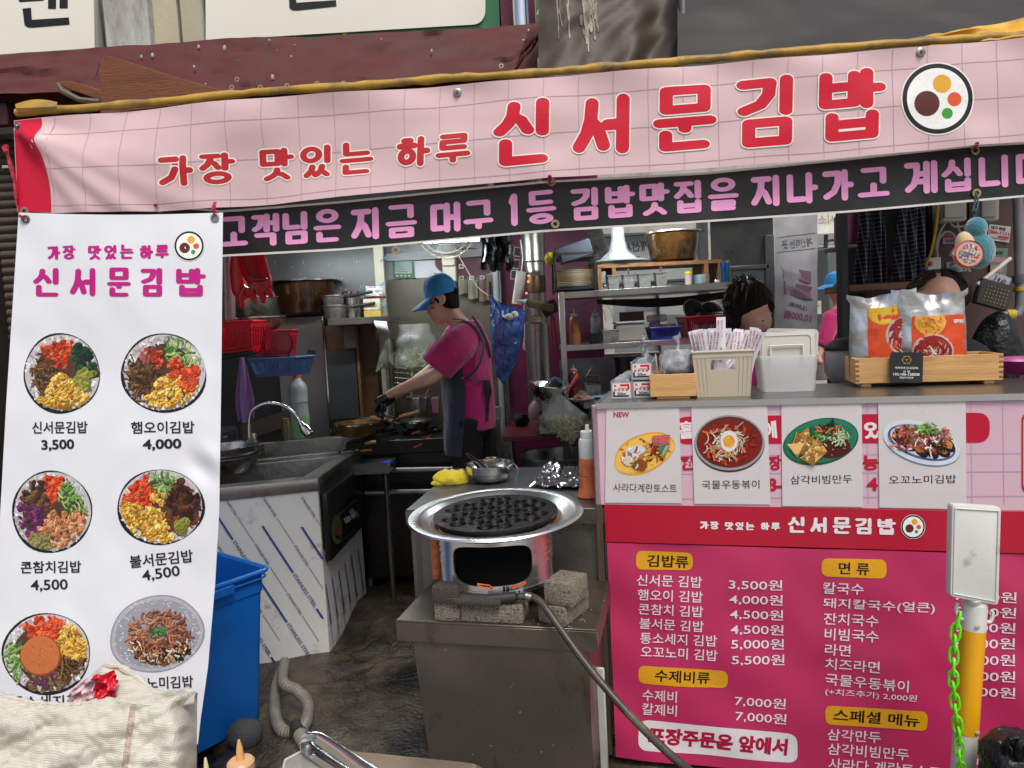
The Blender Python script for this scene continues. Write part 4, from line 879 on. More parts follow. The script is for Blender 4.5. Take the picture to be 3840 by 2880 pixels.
def counter_things():
 film = mat('crumpled_cling_film',H('c8ccd0'),.12,.35,.1,30,1.2,40,spec=.8,alpha=.75)
 a,w_,h_,L = foil_box('silver cling film carton marked 30m, lone box at the left end',2332,1498)
 mb = MB(); mb.tube([(0,.02,.048),(0,.29,.048)],.028,14); mb.put('film_roll',film,a,ang=80)
 b,*_ = foil_box('silver film carton marked 30m, lower one of the stack of two',2412,1494)
 c,*_ = foil_box('silver film carton marked 30m on top of another, open with bag inside',2412,1494,.0615)
 c.location = b.location+V((-.002,0,.0605)); bpy.context.view_layer.update()
 # (label of c was laid out before the shift: move the mesh with its parent)
 mb = MB(); mb.tube([(0,.02,.046),(.0,.29,.046)],.024,12); mb.put('film_roll',film,c,ang=80)
 mb = MB(); mb.grid(lambda u,v: (.005+.03*(u-.5)*(1-v*.6)+.006*math.sin(v*9+u*5),.06+.02*math.sin(u*6),.06+.085*v),8,12); mb.put('twisted_bag_end',film,c,ang=80)
 # wooden box with bagged things
 s,d = on_counter(2525,1497); t = Tc('wooden_box','small light wooden box holding plastic bags and wrapped cutlery','box',s,d,.0045)
 W,D,Hh = .145,.22,.080
 for nm,x0,x1,y0,y1,a_,b_ in (('front_board',-W/2,W/2,0,.010,.008,Hh),('back_board',-W/2,W/2,D-.01,D,.008,Hh),('side_board',-W/2,-W/2+.009,.0105,D-.0105,.008,Hh),('side_board',W/2-.009,W/2,.0105,D-.0105,.008,Hh),('base_board',-W/2+.01,W/2-.01,.011,D-.011,.012,.018),('foot',-W/2+.02,W/2-.02,.006,.02,0,.0075)):
  mb = MB(); mb.bx(x0,x1,y0,y1,a_,b_); mb.put(nm,wood,t,bevel=.0012)
 clear = mat('clear_plastic_bag',H('d4d8dc'),.15,0,.1,30,1.5,30,alpha=.38,spec=.9); r = random.Random(9)
 def bag(label,c,rx,ry,rz,m,nm='plastic_bag',seed=1,cat='bag',knot=True):
  t = T(nm,label,cat,c); mb = MB()
  def wf(th,ph): return 1+.28*nz((math.cos(ph)*1.8+seed,math.sin(ph)*1.8,th*3))+.12*nz((math.cos(ph)*6,math.sin(ph)*6+seed,th*9))
  def f(u,v):
   ph = 6.2832*u; th = v; rr = math.sin(math.pi*min(1,.12+.88*v))**.6*(1-.0*v); k = wf(th,ph); return (rx*rr*k*math.cos(ph),ry*rr*k*math.sin(ph),rz*(1-v))
  mb.grid(f,30,18)
  if knot:
   mb.tube([(0,0,rz*.95),(.004,0,rz*1.15),(-.004,0,rz*1.35)],[rx*.12,rx*.06,rx*.2],8)
  mb.put('film',m,t,ang=80); return t
 p = t.location
 bg_ = bag('clear crinkled plastic bag with black lids standing in the small wooden box',C(s+.015,d+.10,.035),.062,.07,.125,clear,seed=4); mb = MB()
 for k in range(4): mb.lathe([(0,.02+k*.013),(.043,.02+k*.013),(.046,.026+k*.013),(.043,.032+k*.013),(0,.032+k*.013)],n=20,M=Matrix.Rotation(.5,3,'X'))
 mb.put('black_lids',black_pl,bg_)
 # bundle of wrapped cutlery
 t2 = Tc('cutlery_bundle','bundle of paper wrapped spoons and sticks leaning in the wooden box','cutlery',s-.045,d+.05,.03)
 for k in range(7):
  mb = MB(); a_ = V((r.uniform(-.012,.012),r.uniform(-.01,.05),0)); b_ = a_+V((r.uniform(-.02,.045),.03,r.uniform(.09,.12))); mb.tube([a_,b_],[(.006,.002),(.008,.002)],6); mb.put('wrapped_stick',(white_pl,mat('kraft_paper',H('a08a6c'),.8),clear)[k % 3],t2)
 # beige basket with chopstick sleeves
 s,d = on_counter(2714,1490); t = Tc('plastic_basket','ribbed beige plastic basket full of white chopstick sleeves','basket',s,d,.0045)
 bs = mat('beige_plastic',H('b9b09a'),.5,0,.05,6); W,D,Hh = .182,.15,.145; k = .88
 mb = MB()
 def wall(c0,c1,hole=False):
  c0,c1 = V(c0),V(c1); n = 14; bot0,bot1 = V((c0.x*k,.012+c0.y*k,0)),V((c1.x*k,.012+c1.y*k,0))
  for i in range(n):
   u0,u1 = i/n,(i+1)/n
   segs = [(0,1)] if not (hole and .3 < (u0+u1)/2 < .7) else [(0,.60),(.82,1)]
   for v0,v1 in segs:
    q = [bot0.lerp(bot1,a).lerp(V((*c0.lerp(c1,a).xy,Hh)),b) for a,b in ((u0,v0),(u1,v0),(u1,v1),(u0,v1))]
    nrm = (q[1]-q[0]).cross(q[3]-q[0]).normalized(); mb.prism(q,-nrm,.0025)
   a = bot0.lerp(bot1,u0); b = V((*c0.lerp(c1,u0).xy,Hh*.9));
   if not (hole and .28 < u0 < .72): mb.tube([a,a.lerp(b,.98)],.0013,5)
 cs_ = [(-W/2,0,0),(W/2,0,0),(W/2,D,0),(-W/2,D,0)]
 for i in range(4): wall(cs_[i],cs_[(i+1) % 4],i in (0,2))
 mb.put('basket_wall',bs,t)
 mb = MB(); mb.bx(-W*k/2,W*k/2,.014,D*k+.01,.001,.004); mb.put('basket_base',bs,t)
 mb = MB(); ri = [(x*1.02,-.003+(y+.003)*1.02,z) for x,y in ((-W/2,-.0),(W/2,0),(W/2,D),(-W/2,D)) for z in (Hh,)]
 for i in range(4):
  a,b = V(ri[i]),V(ri[(i+1) % 4]); mb.tube([a,b],.0045,8); mb.ball(a,.0048,8); mb.prism([a-V((0,0,.018)),b-V((0,0,.018)),b,a],(b-a).cross(EZ),-.002)
 mb.put('rim',bs,t)
 slv = mat('white_paper_sleeve',H('dcdbe0'),.6,0,.04,8)
 grp = 'chopstick sleeves standing in the beige basket'
 ob = None; base = C(s,d,.02)
 for i in range(26):
  x = r.uniform(-.06,.07); y = r.uniform(.02,.11); lean = r.uniform(-.25,.5); fw = r.uniform(-.25,.1); spin = r.uniform(-.4,.4)
  if ob is None:
   mb = MB(); mb.bx(-.014,.014,-.0012,.0012,0,.205); me0 = mb.put('chopstick_sleeve',slv); me0['x'] = 1; del me0['x']; ob = me0; o = ob
   at = None
   mb2 = MB(); q = MB()
   for j,tx in enumerate(('053.256.5443','010.8810.3558')):
    vs,fs,_ = text_geo(tx,.02,1); q.add([(-.008+j*.010-(y_-.5)*.0065,-.0016,.14+.055*x_) for x_,y_ in vs],fs,col=H('b03a50'))
   vs,fs,_ = text_geo('신서문김밥',.03,1); q.add([(-.002-(y_-.5)*.01,-.0016,.06+.05*x_) for x_,y_ in vs],fs,col=H('b83a5c')); q.put('printed_text',PRINT,ob,smooth=False)
  else: o = dup(ob,(0,0,0))
  tag(o,'white paper chopstick sleeve with small pink print, in the beige basket bunch','chopstick sleeve',grp)
  if i == 0: x,y,lean,fw,spin = -.005,.02,.02,-.02,0; tag(o,'upright chopstick sleeve with a red phone number, tallest in the basket','chopstick sleeve',grp)
  o.location = CFRAME @ V((s+x,d+y,.018+(.035 if i == 0 else 0))); o.rotation_euler = (fw,lean,spin-CA)
  if i in (5,11): o.rotation_euler = (-.3,.75,-CA); o.location = CFRAME @ V((s-.05+.03*i/11,d+.015,.04))
 # translucent tub with lids
 s,d = on_counter(2955,1470); t = Tc('plastic_tub','frosted translucent plastic tub holding white lids upright','tub',s,d,.0045)
 fr = mat('frosted_plastic',H('d2d4d4'),.35,0,.03,5,alpha=.5,spec=.5); mb = MB()
 def rr_(w,dd,z,n=6,r=.02):
  pts = []
  for cx,cy,a0 in ((w/2-r,r,-90),(w/2-r,dd-r,0),(-w/2+r,dd-r,90),(-w/2+r,r,180)):
   for i in range(n+1): a = rad(a0+90*i/n); pts.append((cx+r*math.cos(a),cy+r*math.sin(a),z))
  return pts
 rings = [rr_(.165,.13,0),rr_(.172,.135,.006),rr_(.186,.142,.105),rr_(.190,.146,.108),rr_(.192,.147,.118),rr_(.186,.142,.119)]; n = len(rings[0])
 mb.add([p for q in rings for p in q],[(j*n+i,j*n+(i+1) % n,(j+1)*n+(i+1) % n,(j+1)*n+i) for j in range(5) for i in range(n)]+[tuple(range(n))[::-1]]); mb.put('tub_body',fr,t,mods=[('SOLIDIFY',{'thickness': .002})])
 lid = mat('white_lid_plastic',H('c9c6bd'),.4,0,.03,5)
 def mklid(label,x,y,z,rx,ry,rzz,clip):
  o = Tc('container_lid',label,'lid',s+x,d+y,z,group='white lids standing in the frosted tub'); o.rotation_euler = (rx,ry,-CA+rzz)
  mb = MB(); pts = rr_(.165,.145,0,6,.016); pts = [V((p[0],-.004,p[1])) for p in pts]; mb.prism(pts,(0,1,0),.006); mb.put('lid_plate',lid,o,bevel=.002)
  mb = MB(); q = [V((p[0],-.0055,p[1])) for p in rr_(.150,.130,0,6,.014)]; q = [p+V((0,0,.0075)) for p in q]; mb.tube(q+[q[0]],.0016,5,caps=False); mb.put('raised_rim',lid,o)
  if clip:
   mb = MB(); mb.tube([(-.05,-.012,.005),(-.05,-.012,.105),(.05,-.012,.105),(.05,-.012,.005)],.004,6); mb.put('clip',white_pl,o)
 mklid('white container lid, front one in the tub, with a clip outline',.0,.02,.05,-.05,.0,0,True)
 mklid('white container lid in the tub, just behind the front one',.008,.045,.055,-.04,.02,0,False)
 mklid('white container lid tilted right at the back of the tub',.018,.09,.062,-.04,.07,0,False)
 o = Tc('yellow_scoop','yellow plastic piece standing in the frosted tub beside the lids','scoop',s-.07,d+.05,.07); mb = MB(); mb.tube([(0,0,0),(.008,0,.05),(.02,0,.065)],[(.012,.004),(.016,.004),(.01,.004)],8,sub=3); mb.put('blade',mat('amber_plastic',H('c98a1c'),.3),o)
 # wooden tray with two silver pouches
 s0,d0 = on_counter(3210,1455); s1,_ = on_counter(3765,1440); L = s1-s0
 t = Tc('wooden_tray','long light wooden tray box holding two silver pouches','tray',s0,d0+.01,.0045); Hh = .075; D = .17
 for nm,x0,x1,y0,y1,a_,b_ in (('front_board',0,L,0,.012,.012,.095),('back_board',0,L,D-.012,D,.012,.095),('side_board',0,.012,.0125,D-.0125,.012,.095),('side_board',L-.012,L,.0125,D-.0125,.012,.095),('base_board',.013,L-.013,.013,D-.013,.012,.018),('foot',.02,.05,.01,D-.01,0,.0115),('foot',L-.05,L-.02,.01,D-.01,0,.0115)):
  mb = MB(); mb.bx(x0,x1,y0,y1,a_,b_); mb.put(nm,wood,t,bevel=.0015)
 mb = MB()
 for k in range(5):
  for x in (0.0004,L-.0124): mb.bx(x,x+.012,-.0004,.0002,.018+k*.016,.025+k*.016)
 mb.put('finger_joints',wood_dk,t,kind='stuff')
 silver = mat('silver_foil_pouch',H('c4c3c1'),.3,.95,.06,3,.35,30,rvar=.08)
 def pouch(label,s_,d_,W,Hp,seed,lx0,lx1,lz0,lz1,dish):
  o = Tc('foil_pouch',label,'food pouch',s_,d_,.024,group='silver noodle pouches in the wooden tray')
  def thick(u,v): return .036*(math.sin(math.pi*min(max(u,0),1))**.6)*(1-v**2.2)+.002
  def fr_(u,v,sg):
   x = W*(u-.5)*(1+.03*math.sin(v*5)+(.10 if v > .93 else 0)); z = Hp*v+(.012*math.sin(u*5+seed)+.01*nz((u*5,seed,1)) if v > .8 else 0)*(v-.8)*5
   dd = thick(u,v)*sg+.005*nz((u*5,v*6,seed))+(.012*math.sin(u*11+seed)*max(0,v-.82)*5)+.0015*nz((u*22,v*16,seed)); return V((x,.06+dd,z))
  mb = MB(); mb.grid(lambda u,v: fr_(u,v,-1),34,34); mb.grid(lambda u,v: fr_(1-u,v,1),20,20); mb.put('pouch_body',silver,o,ang=80)
  mb = MB(); q = lambda a,b,k: fr_(a,b,-1)+V((0,-.0015-k,0))
  def cell(a0,a1,b0,b1,col,k,n=6):
   mb.add([q(a0+(a1-a0)*i/n,b0+(b1-b0)*j/n,k) for j in range(n+1) for i in range(n+1)],[(j*(n+1)+i,j*(n+1)+i+1,(j+1)*(n+1)+i+1,(j+1)*(n+1)+i) for j in range(n) for i in range(n)],col=H(col))
  cell(lx0,lx1,lz0,lz1,'d04a1e',0,10); asp = W/Hp
  def disc(cx,cz,rr,col,k,clipx=(lx0,lx1),n=26,lo=lz0,hi=lz1):
   pts = []
   for i in range(n): a = 6.283*i/n; pts.append((min(max(cx+rr*math.cos(a),clipx[0]),clipx[1]),min(max(cz+rr*asp*math.sin(a),lo),hi)))
   ox = min(max(cx,clipx[0]),clipx[1]); J = 7
   mb.add([q(ox,cz,k)]+[q(ox+(x-ox)*j/J,cz+(z-cz)*j/J,k) for j in range(1,J+1) for x,z in pts],[(0,1+i,1+(i+1) % n) for i in range(n)]+[(1+j*n+i,1+j*n+n+i,1+j*n+n+(i+1) % n,1+j*n+(i+1) % n) for j in range(J-1) for i in range(n)],col=H(col))
  rr2 = random.Random(seed)
  for (cx,cz,R__,c0,c1,cl) in dish:
   disc(cx,cz,R__,c0,.0004); disc(cx,cz,R__*.9,c1,.0006)
   for i in range(90):
    a = rr2.uniform(0,6.28); w2 = rr2.uniform(0,.8)*R__; x,z = cx+w2*math.cos(a),cz+w2*asp*math.sin(a)
    if not (lx0+.03 < x < lx1-.03 and lz0+.03 < z < lz1-.03): continue
    inner = w2 < R__*.38; c = rr2.choice(cl[1] if inner else cl[0]); dx,dz = rr2.uniform(-.035,.035),rr2.uniform(-.03,.03); k_ = .0008+i*4e-6; ww = .006
    mb.add([q(x-dx,z-dz,k_),q(x-dx+ww,z-dz+ww,k_),q(x+dx+ww,z+dz+ww,k_),q(x+dx,z+dz,k_)],[(0,1,2,3)],col=H(c))
  for i in range(12):
   z = lz0+.04+i*.018; x0 = lx0+.03 if seed == 3 else lx1-.16; mb.add([q(x0,z,.0009),q(x0+.12,z,.0009),q(x0+.12,z+.006,.0009),q(x0,z+.006,.0009)],[(0,1,2,3)],col=H('e6946c'))
  if seed != 3:
   vs,fs,_ = text_geo('국물떡볶이',.03); mb.add([q(lx1-.17+.15*x_,lz1-.10+.045*y_,.0010) for x_,y_ in vs],fs,col=H('f0e4d8'))
  mb.put('printed_label',PRINT,o,smooth=False)
 red = (['a8280f','c84a1c','7c1a0c','d9702c'],['e6dcc8','d0c4a8','efe8dc'])
 pouch('silver pouch with an orange noodle label, left one in the tray',s0+.10,d0+.035,.20,.285,3,.26,.97,.02,.84,[(.86,.50,.34,'b8aca8','8c1a10',red),(.50,.80,.24,'d9a41c','e6bc30',(['e6bc30'],['f0cc50']))])
 pouch('silver pouch with an orange noodle label, right one in the tray',s0+.240,d0+.025,.208,.282,8,.22,.97,.02,.72,[(.50,.30,.29,'b8aca8','8c1a10',red),(.48,.66,.22,'e0b040','d9a030',(['b8281c','d06040'],['b03020','d08070']))])
 # black payment card hung on the tray
 o = Tc('payment_card','black card with a gold emblem and account number on the wooden tray','sign',s0+.145,d0-.012,.018,.0); o.rotation_euler = (rad(-6),rad(3),-CA)
 mb = MB(); pts = [V((p[0],0,p[1])) for p in rr_(.095,.098,0,5,.006)]; mb.prism(pts,(0,1,0),.003); mb.put('card',mat('matt_black_card',H('1b1c1d'),.4),o,bevel=.0006)
 mb = MB()
 for tx,x0,x1,z,h,c in (('계좌번호(현금결제)',-.034,.034,.047,.008,'d8d6cc'),('신 협',-.010,.010,.036,.007,'d8d6cc'),('132-106-128500',-.038,.038,.027,.0085,'e8e6dc'),('예금주:박진백',-.02,.02,.016,.0065,'d8d6cc')):
  vs,fs,_ = text_geo(tx,.03); mb.add([(x0+(x1-x0)*a,-.0008,z+(b-.5)*h) for a,b in vs],fs,col=H(c))
 g = H('c09a4c')
 for a0 in range(6):
  a = rad(60*a0); pts = [(.0135*math.cos(a+t_)*(1),.073+.0135*math.sin(a+t_)) for t_ in (-.38,0,.38)]
  mb.add([(pts[0][0],-.0008,pts[0][1]),(pts[1][0],-.0008,pts[1][1]),(pts[2][0],-.0008,pts[2][1]),(pts[2][0]*.8,-.0008,.073+(pts[2][1]-.073)*.8),(pts[1][0]*.8,-.0008,.073+(pts[1][1]-.073)*.8),(pts[0][0]*.8,-.0008,.073+(pts[0][1]-.073)*.8)],[(0,1,4,5),(1,2,3,4)],col=g)
  if a0 % 2 == 0: mb.add([(.0012*math.sin(b_*0+a),-.0009,.073-.0012*math.cos(a)) if b_ == 0 else (.009*math.cos(a+rad(30)),-.0009,.073+.009*math.sin(a+rad(30))) if b_ == 1 else (-.0012*math.sin(a),-.0009,.073+.0012*math.cos(a)) for b_ in (0,1,2)],[(0,1,2)],col=g)
 mb.put('gold_print',PRINT,o,smooth=False)
counter_things()
# ================================================================== kitchen
def bpx(mb,x0,y0,x1,y1,Y0,Y1,m=None,col=None):
 xm,ym = (x0+x1)/2,(y0+y1)/2
 return mb.bx(P(x0,ym,Y0).x,P(x1,ym,Y0).x,Y0,Y1,P(xm,y1,Y0).z,P(xm,y0,Y0).z,m,col)
def solo(mb,name,m,label,cat,group=None,**kw):
 o = mb.put(name,m,**kw); recenter(o); return tag(o,label,cat,group)
def cm(name,hexc,rough=.5,metal=0.,**kw): return mat(name,H(hexc),rough,metal,**kw)
lamp_m = mat('lamp_tube',(1,1,1),.4,emit=(.88,.95,1),estr=62)
def kitchen_shell():
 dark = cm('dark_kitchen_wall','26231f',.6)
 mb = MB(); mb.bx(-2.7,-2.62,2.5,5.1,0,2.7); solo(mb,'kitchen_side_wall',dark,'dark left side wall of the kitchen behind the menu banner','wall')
 ol = cm('olive_wall_panel','5e5745',.38,.1,dirt=H('3a3428'),dirt_amt=.12)
 a = P(1215,1200,4.95).x; b = P(2235,1200,4.95).x
 t = T('kitchen_back_wall','olive beige kitchen back wall with a steel upper panel behind the cook','wall',((a+b)/2,4.95,0))
 mb = MB(); mb.bx(-2.7,b,4.95,5.05,0,P(1650,1040,4.95).z); mb.put('lower_panel',ol,t,world=True)
 mb = MB(); mb.bx(-2.7,b,4.95,5.04,P(1650,1040,4.95).z+.002,2.7); mb.put('upper_panel',cm('dull_steel_wall','77787a',.35,.6,dirt=H('4c4c4a'),dirt_amt=.2),t,world=True)
 S = Surf(lambda x,y: P(x,y,4.95)); pr = Print(S,.004)
 pr.ell(1748,985,118,58,H('5a1c30'),24); pr.put('maroon_decal',t)
 mb = MB(); bpx(mb,1448,940,1905,968,4.88,4.95); mb.put('white_trim',cm('pale_trim','a6a8a4',.4),t,world=True)
 for i,x in enumerate((1500,1528,1558,1640)): mb = MB(); mb.ball(P(x,1047-i*1.2,4.945),.006,8); mb.put('screw',steel_shiny,t,world=True)
 # dark steel splash panel above the cabinet
 t = T('splash_panel','dark greasy steel wall panel above the big brown pot','panel',P(1140,1180,4.7))
 mb = MB(); bpx(mb,700,860,1420,1250,4.72,4.76); mb.put('sheet',mat('dark_splash_steel',H('4c4e4c'),.36,.6,.2,4,.05,20,dirt=H('6c6c68'),dirt_amt=.1),t,world=True)
 rr = random.Random(4); pr = Print(Surf(lambda x,y: P(x,y,4.72)),.002)
 for i in range(40): pr.line([(rr.uniform(880,1400),rr.uniform(960,1160))]*1+[(0,0)] if False else (lambda x,y: [(x,y),(x+rr.uniform(-2,2),y+rr.uniform(2,14))])(rr.uniform(880,1400),rr.uniform(960,1150)),2,H('9a9a94'),False)
 pr.put('splash_marks',t,kind='stuff')
 mb = MB(); bpx(mb,700,1250,1060,1700,4.70,4.75); solo(mb,'splash_panel',mat('black_splash_steel',H('2e2e2c'),.4,.5,.2,4),'black lower wall panel behind the faucet','panel')
 # white corner strip with blue print
 t = T('corner_strip','cream corner strip with blue slanted film print beside the shelf','trim',P(1436,1200,4.6))
 mb = MB(); bpx(mb,1420,920,1454,1560,4.58,4.63); mb.put('strip',cm('cream_strip','a8a48e',.5),t,world=True)
 pr = Print(Surf(lambda x,y: P(x,y,4.58)),.002)
 for y in (972,1064,1150): pr.text('AMAM',(1424,y+10),(1450,y-10),10,H('3a7ca0'),.02)
 pr.put('film_print',t)
 # magenta walls
 mg = mat('magenta_painted_wall',H('6e1e44'),.45,0,.12,3,.15,20,dirt=H('3c1626'),dirt_amt=.18)
 mb = MB(); a = P(1872,1200,4.75).x; b = P(2262,1200,4.75).x; mb.bx(a,b,4.75,4.90,0,2.7); solo(mb,'magenta_wall',mg,'magenta painted wall behind the steel flue and the shelf','wall')
 mb = MB(); bpx(mb,1870,880,1884,1500,4.70,4.74); solo(mb,'measuring_strip',cm('pale_strip','a39c98',.5),'narrow pale vertical strip on the magenta wall edge','trim')
 mb = MB(); mb.cyl((P(1857,1000,4.6).x,4.6,0),(P(1857,1000,4.6).x,4.6,2.6),.022,n=14); solo(mb,'grey_pole',cm('grey_plastic_pipe','8a8c8c',.4),'grey vertical pipe left of the magenta wall','pipe')
 # ceiling lamp: the one tube that shows under the black banner
 t = T('tube_lamp','lit fluorescent tube lamp showing just under the black banner','lamp',P(1660,880,3.9))
 a,b = P(1796,893,4.0),P(1796,893,4.0)+V((-1.35,-.0,.015)); mb = MB(); mb.cyl(a,b,.014,n=12); mb.put('tube',lamp_m,t,world=True)
 mb = MB(); mb.bx(b.x,a.x,3.97,4.03,a.z+.016,a.z+.05); mb.put('housing',white_pl,t,world=True)
 # matching tube added to brighten the shelf, unseen behind the banner
 t = T('tube_lamp','added glowing tube that brightens the shelf, unseen behind the black banner','lamp',P(2500,700,3.5))
 a = P(2640,770,3.45); b = a+V((-.6,0,.0)); mb = MB(); mb.cyl(a,b,.014,n=12); mb.put('tube',lamp_m,t,world=True); mb = MB(); mb.bx(b.x,a.x,3.42,3.48,a.z+.016,a.z+.05); mb.put('housing',white_pl,t,world=True)
kitchen_shell()
def pot_prof(r,h,rim=.02,base=.85): return [(0,0),(r*base*.9,0),(r*base,.012),(r*.97,h*.85),(r,h),(r+rim,h+.004),(r+rim,h+.010),(r-.003,h+.008),(r*.95,h*.8),(r*base*.95,.015),(0,.012)]
def kitchen_left():
 # cabinet and shelf
 t = T('steel_cabinet','tall stainless steel cabinet side with a small black magnet','cabinet',P(1140,1640,4.6))
 st = mat('cabinet_steel',H('6a6664'),.33,.75,.1,3,.06,30,dirt=H('5a5450'),dirt_amt=.15)
 mb = MB(); bpx(mb,1048,1188,1222,1655,4.6,4.71); mb.put('side_panel',st,t,world=True,bevel=.002)
 mb = MB(); mb.bx(P(1223,1400,4.6).x,P(1228,1400,4.6).x,4.597,4.61,P(1225,1655,4.6).z,P(1225,1185,4.6).z); mb.put('edge_strip',steel_shiny,t,world=True)
 mb = MB(); mb.box(P(1167,1322,4.595),(.05,.006,.032),R=Matrix.Rotation(rad(12),3,'Y')); mb.put('magnet',black_pl,t,world=True)
 t = T('pot_shelf','dark steel wall shelf with brown backing carrying saucepans','shelf',P(1340,1640,4.5))
 mb = MB(); bpx(mb,1228,1190,1462,1216,4.35,4.7); mb.put('top_board',steel_dark,t,world=True,bevel=.002)
 mb = MB(); bpx(mb,1228,1216,1420,1700,4.62,4.66); mb.put('brown_backing',mat('greasy_brown_panel',H('4a3216'),.45,.1,.4,4,dirt=H('20180f'),dirt_amt=.3),t,world=True)
 mb = MB(); bpx(mb,1232,1314,1340,1570,4.55,4.61); mb.put('dark_box',cm('dark_grey_panel','2c2c2c',.5),t,world=True)
 mb = MB(); bpx(mb,1290,1222,1334,1306,4.54,4.61); mb.put('grey_box',cm('grey_box','6c675c',.5),t,world=True)
 mb = MB(); bpx(mb,1342,1220,1352,1600,4.54,4.61); mb.put('side_rail',cm('dull_brown_rail','5a4320',.5),t,world=True)
 mb = MB(); bpx(mb,1448,1200,1460,1640,4.5,4.56); mb.put('post',steel_dark,t,world=True)
 mb = MB(); mb.grid(lambda u,v: P(1402+48*u+14*v,1202+4*u+34*v+10*u*v,4.33)+V((0,-.02*math.sin(v*3),0)),4,6,.001); solo(mb,'paper_note',cm('white_paper','c9c9c6',.7),'curled white paper note hanging off the shelf edge','paper')
 # big pot
 brn = mat('burnt_brown_enamel',H('4a2a14'),.22,.55,.6,5,.3,30,dirt=H('120d0a'),dirt_amt=.5,dscale=4,coat=.5,stretch=(1,1,.8))
 def pot(label,px,py,r,h,Y,m,name='stock_pot',rim=.035,base=.85,group=None,cat='pot'):
  t = T(name,label,cat,P(px,py,Y),0,group)
  mb = MB(); mb.lathe(pot_prof(r,h,rim,base),n=40); mb.put('pot_body',m,t)
  mb = MB(); mb.lathe([(r-.004,h+.0075),(r+rim+.002,h+.005),(r+rim+.002,h+.011),(r-.004,h+.013)],n=40); mb.put('rim',steel_old if m is not brn else mat('dark_rim',H('5c5e60'),.25,.9),t); return t
 pot('big burnt brown stock pot with a wide flange on the steel cabinet',1150,1181,.195,.205,4.66,brn)
 # saucepans, canister, container on the shelf
 def saucepan(label,px,py,r,h,Y,ang,lift=.05):
  t = T('saucepan',label,'pan',P(px,py,Y),0,'saucepans on the wall shelf')
  mb = MB(); mb.lathe(pot_prof(r,h,.004,.92),n=28); mb.put('pan_body',steel_old,t)
  mb = MB(); a = V((r*math.cos(ang),r*math.sin(ang),h*.85)); d = V((math.cos(ang),math.sin(ang),lift)); mb.tube([a,a+d*.05],[.005,.006],6); mb.tube([a+d*.045,a+d*.09,a+d*.2],[(.008,.010),(.012,.010),(.009,.009)],8); mb.put('handle',black_pl,t)
 saucepan('upper steel saucepan with a long black handle on the wall shelf',1252,1150,.065,.06,4.45,-.25,.12)
 saucepan('lower steel saucepan with a black handle on the wall shelf',1258,1196,.07,.075,4.45,-.22,.10)
 t = T('steel_canister','shiny steel canister on the wall shelf behind the pan handles','canister',P(1322,1192,4.55)); mb = MB(); mb.lathe([(0,0),(.055,0),(.055,.035),(.059,.037),(.059,.042),(.056,.045),(.056,.165),(.058,.17),(.05,.172),(0,.172)],n=28); mb.put('body',steel_shiny,t)
 t = T('food_container','square translucent container half full of yellow powder on the shelf','container',P(1402,1196,4.45)); mb = MB(); mb.bx(-.052,.052,-.04,.04,.052,.125); mb.put('container_wall',cm('milky_plastic','b3b096',.4,0),t,bevel=.006)
 mb = MB(); mb.bx(-.053,.053,-.041,.041,0,.052); mb.put('yellow_contents',cm('yellow_batter','9c8a3c',.5),t,bevel=.006); mb = MB(); mb.bx(-.04,.08,-.03,.03,.126,.138); mb.put('dark_red_lid',cm('dark_red_plastic','5c1622',.4),t,bevel=.003)
 solo((lambda mb: (mb.grid(lambda u,v: P(1372+62*u,1074+36*v,4.5)+V((0,.03*nz((u*5,v*4,2)),0)),10,8,.004),mb)[1])(MB()),'crumpled_paper',cm('white_tissue','cfd0d0',.8),'crumpled white paper lying on the saucepan handles','paper')
 # check pattern tray behind
 # duct hose
 t = T('flexible_duct','ribbed silver flexible duct beside the red rubber gloves','duct',P(858,1205,3.9)); mb = MB(); a,b = P(858,1205,3.9),P(850,930,3.9); n = 46
 mb.tube([a.lerp(b,i/n) for i in range(n+1)],[.036+(.003 if i % 2 else 0) for i in range(n+1)],18); mb.put('ribbed_hose',mat('pinkish_foil_duct',H('8c7a78'),.3,.7,.1,10),t,world=True)
 # rubber gloves
 red = mat('red_rubber_glove',H('c01424'),.32,0,.1,8,.1,30)
 def glove(label,pts,cuff,fingers,Y,back=False):
  t = T('rubber_glove',label,'glove',P(*pts[0],Y),0,'red rubber gloves hanging by the duct')
  mb = MB(); mb.tube([P(x,y,Y) for x,y in pts],[(K(a,Y),.028) for a in cuff],16,sub=4,side=(1,0,0))
  for f in fingers: mb.tube([P(x,y,Y-.004) for x,y in f],[K(q,Y) for q in (13,12,11,7)][:len(f)],9,sub=3)
  mb.put('glove_body',red,t,world=True)
  return t
 glove('front red rubber glove hanging with its open cuff folded forward',[(940,950),(960,1020),(975,1060),(965,1085)],[52,50,46,40],[[(925,1075),(905,1105),(908,1140),(908,1155)],[(945,1085),(950,1110),(955,1132)],[(970,1085),(985,1110),(992,1135)],[(990,1075),(1010,1095),(1022,1115)],[(930,1080),(932,1100),(936,1118)]],3.55)
 g = glove('rear red rubber glove with long fingers hanging straight down',[(895,950),(893,1020),(896,1080),(902,1100)],[28,30,28,24],[[(893,1090),(897,1120),(906,1148),(909,1158)],[(915,1090),(917,1110),(922,1125)]],3.62)
 mb = MB(); c = P(962,1052,3.50); mb.lathe([(.046,0),(.050,.006),(.046,.012)],c=c,n=24,sx=1.05,sy=.4); mb.ball(c+V((0,.01,.006)),(.044,.012,.012),14)
 mb.put('cuff_opening',mat('dark_red_rubber',H('a0101e'),.35),bpy.data.objects['rubber_glove'],world=True)
 mb = MB()
 for k in range(10): x0 = 885+k*9.5; mb.tube([P(x0,955,3.52-.002*k),P(x0+28,1035,3.505)],.0032,5)
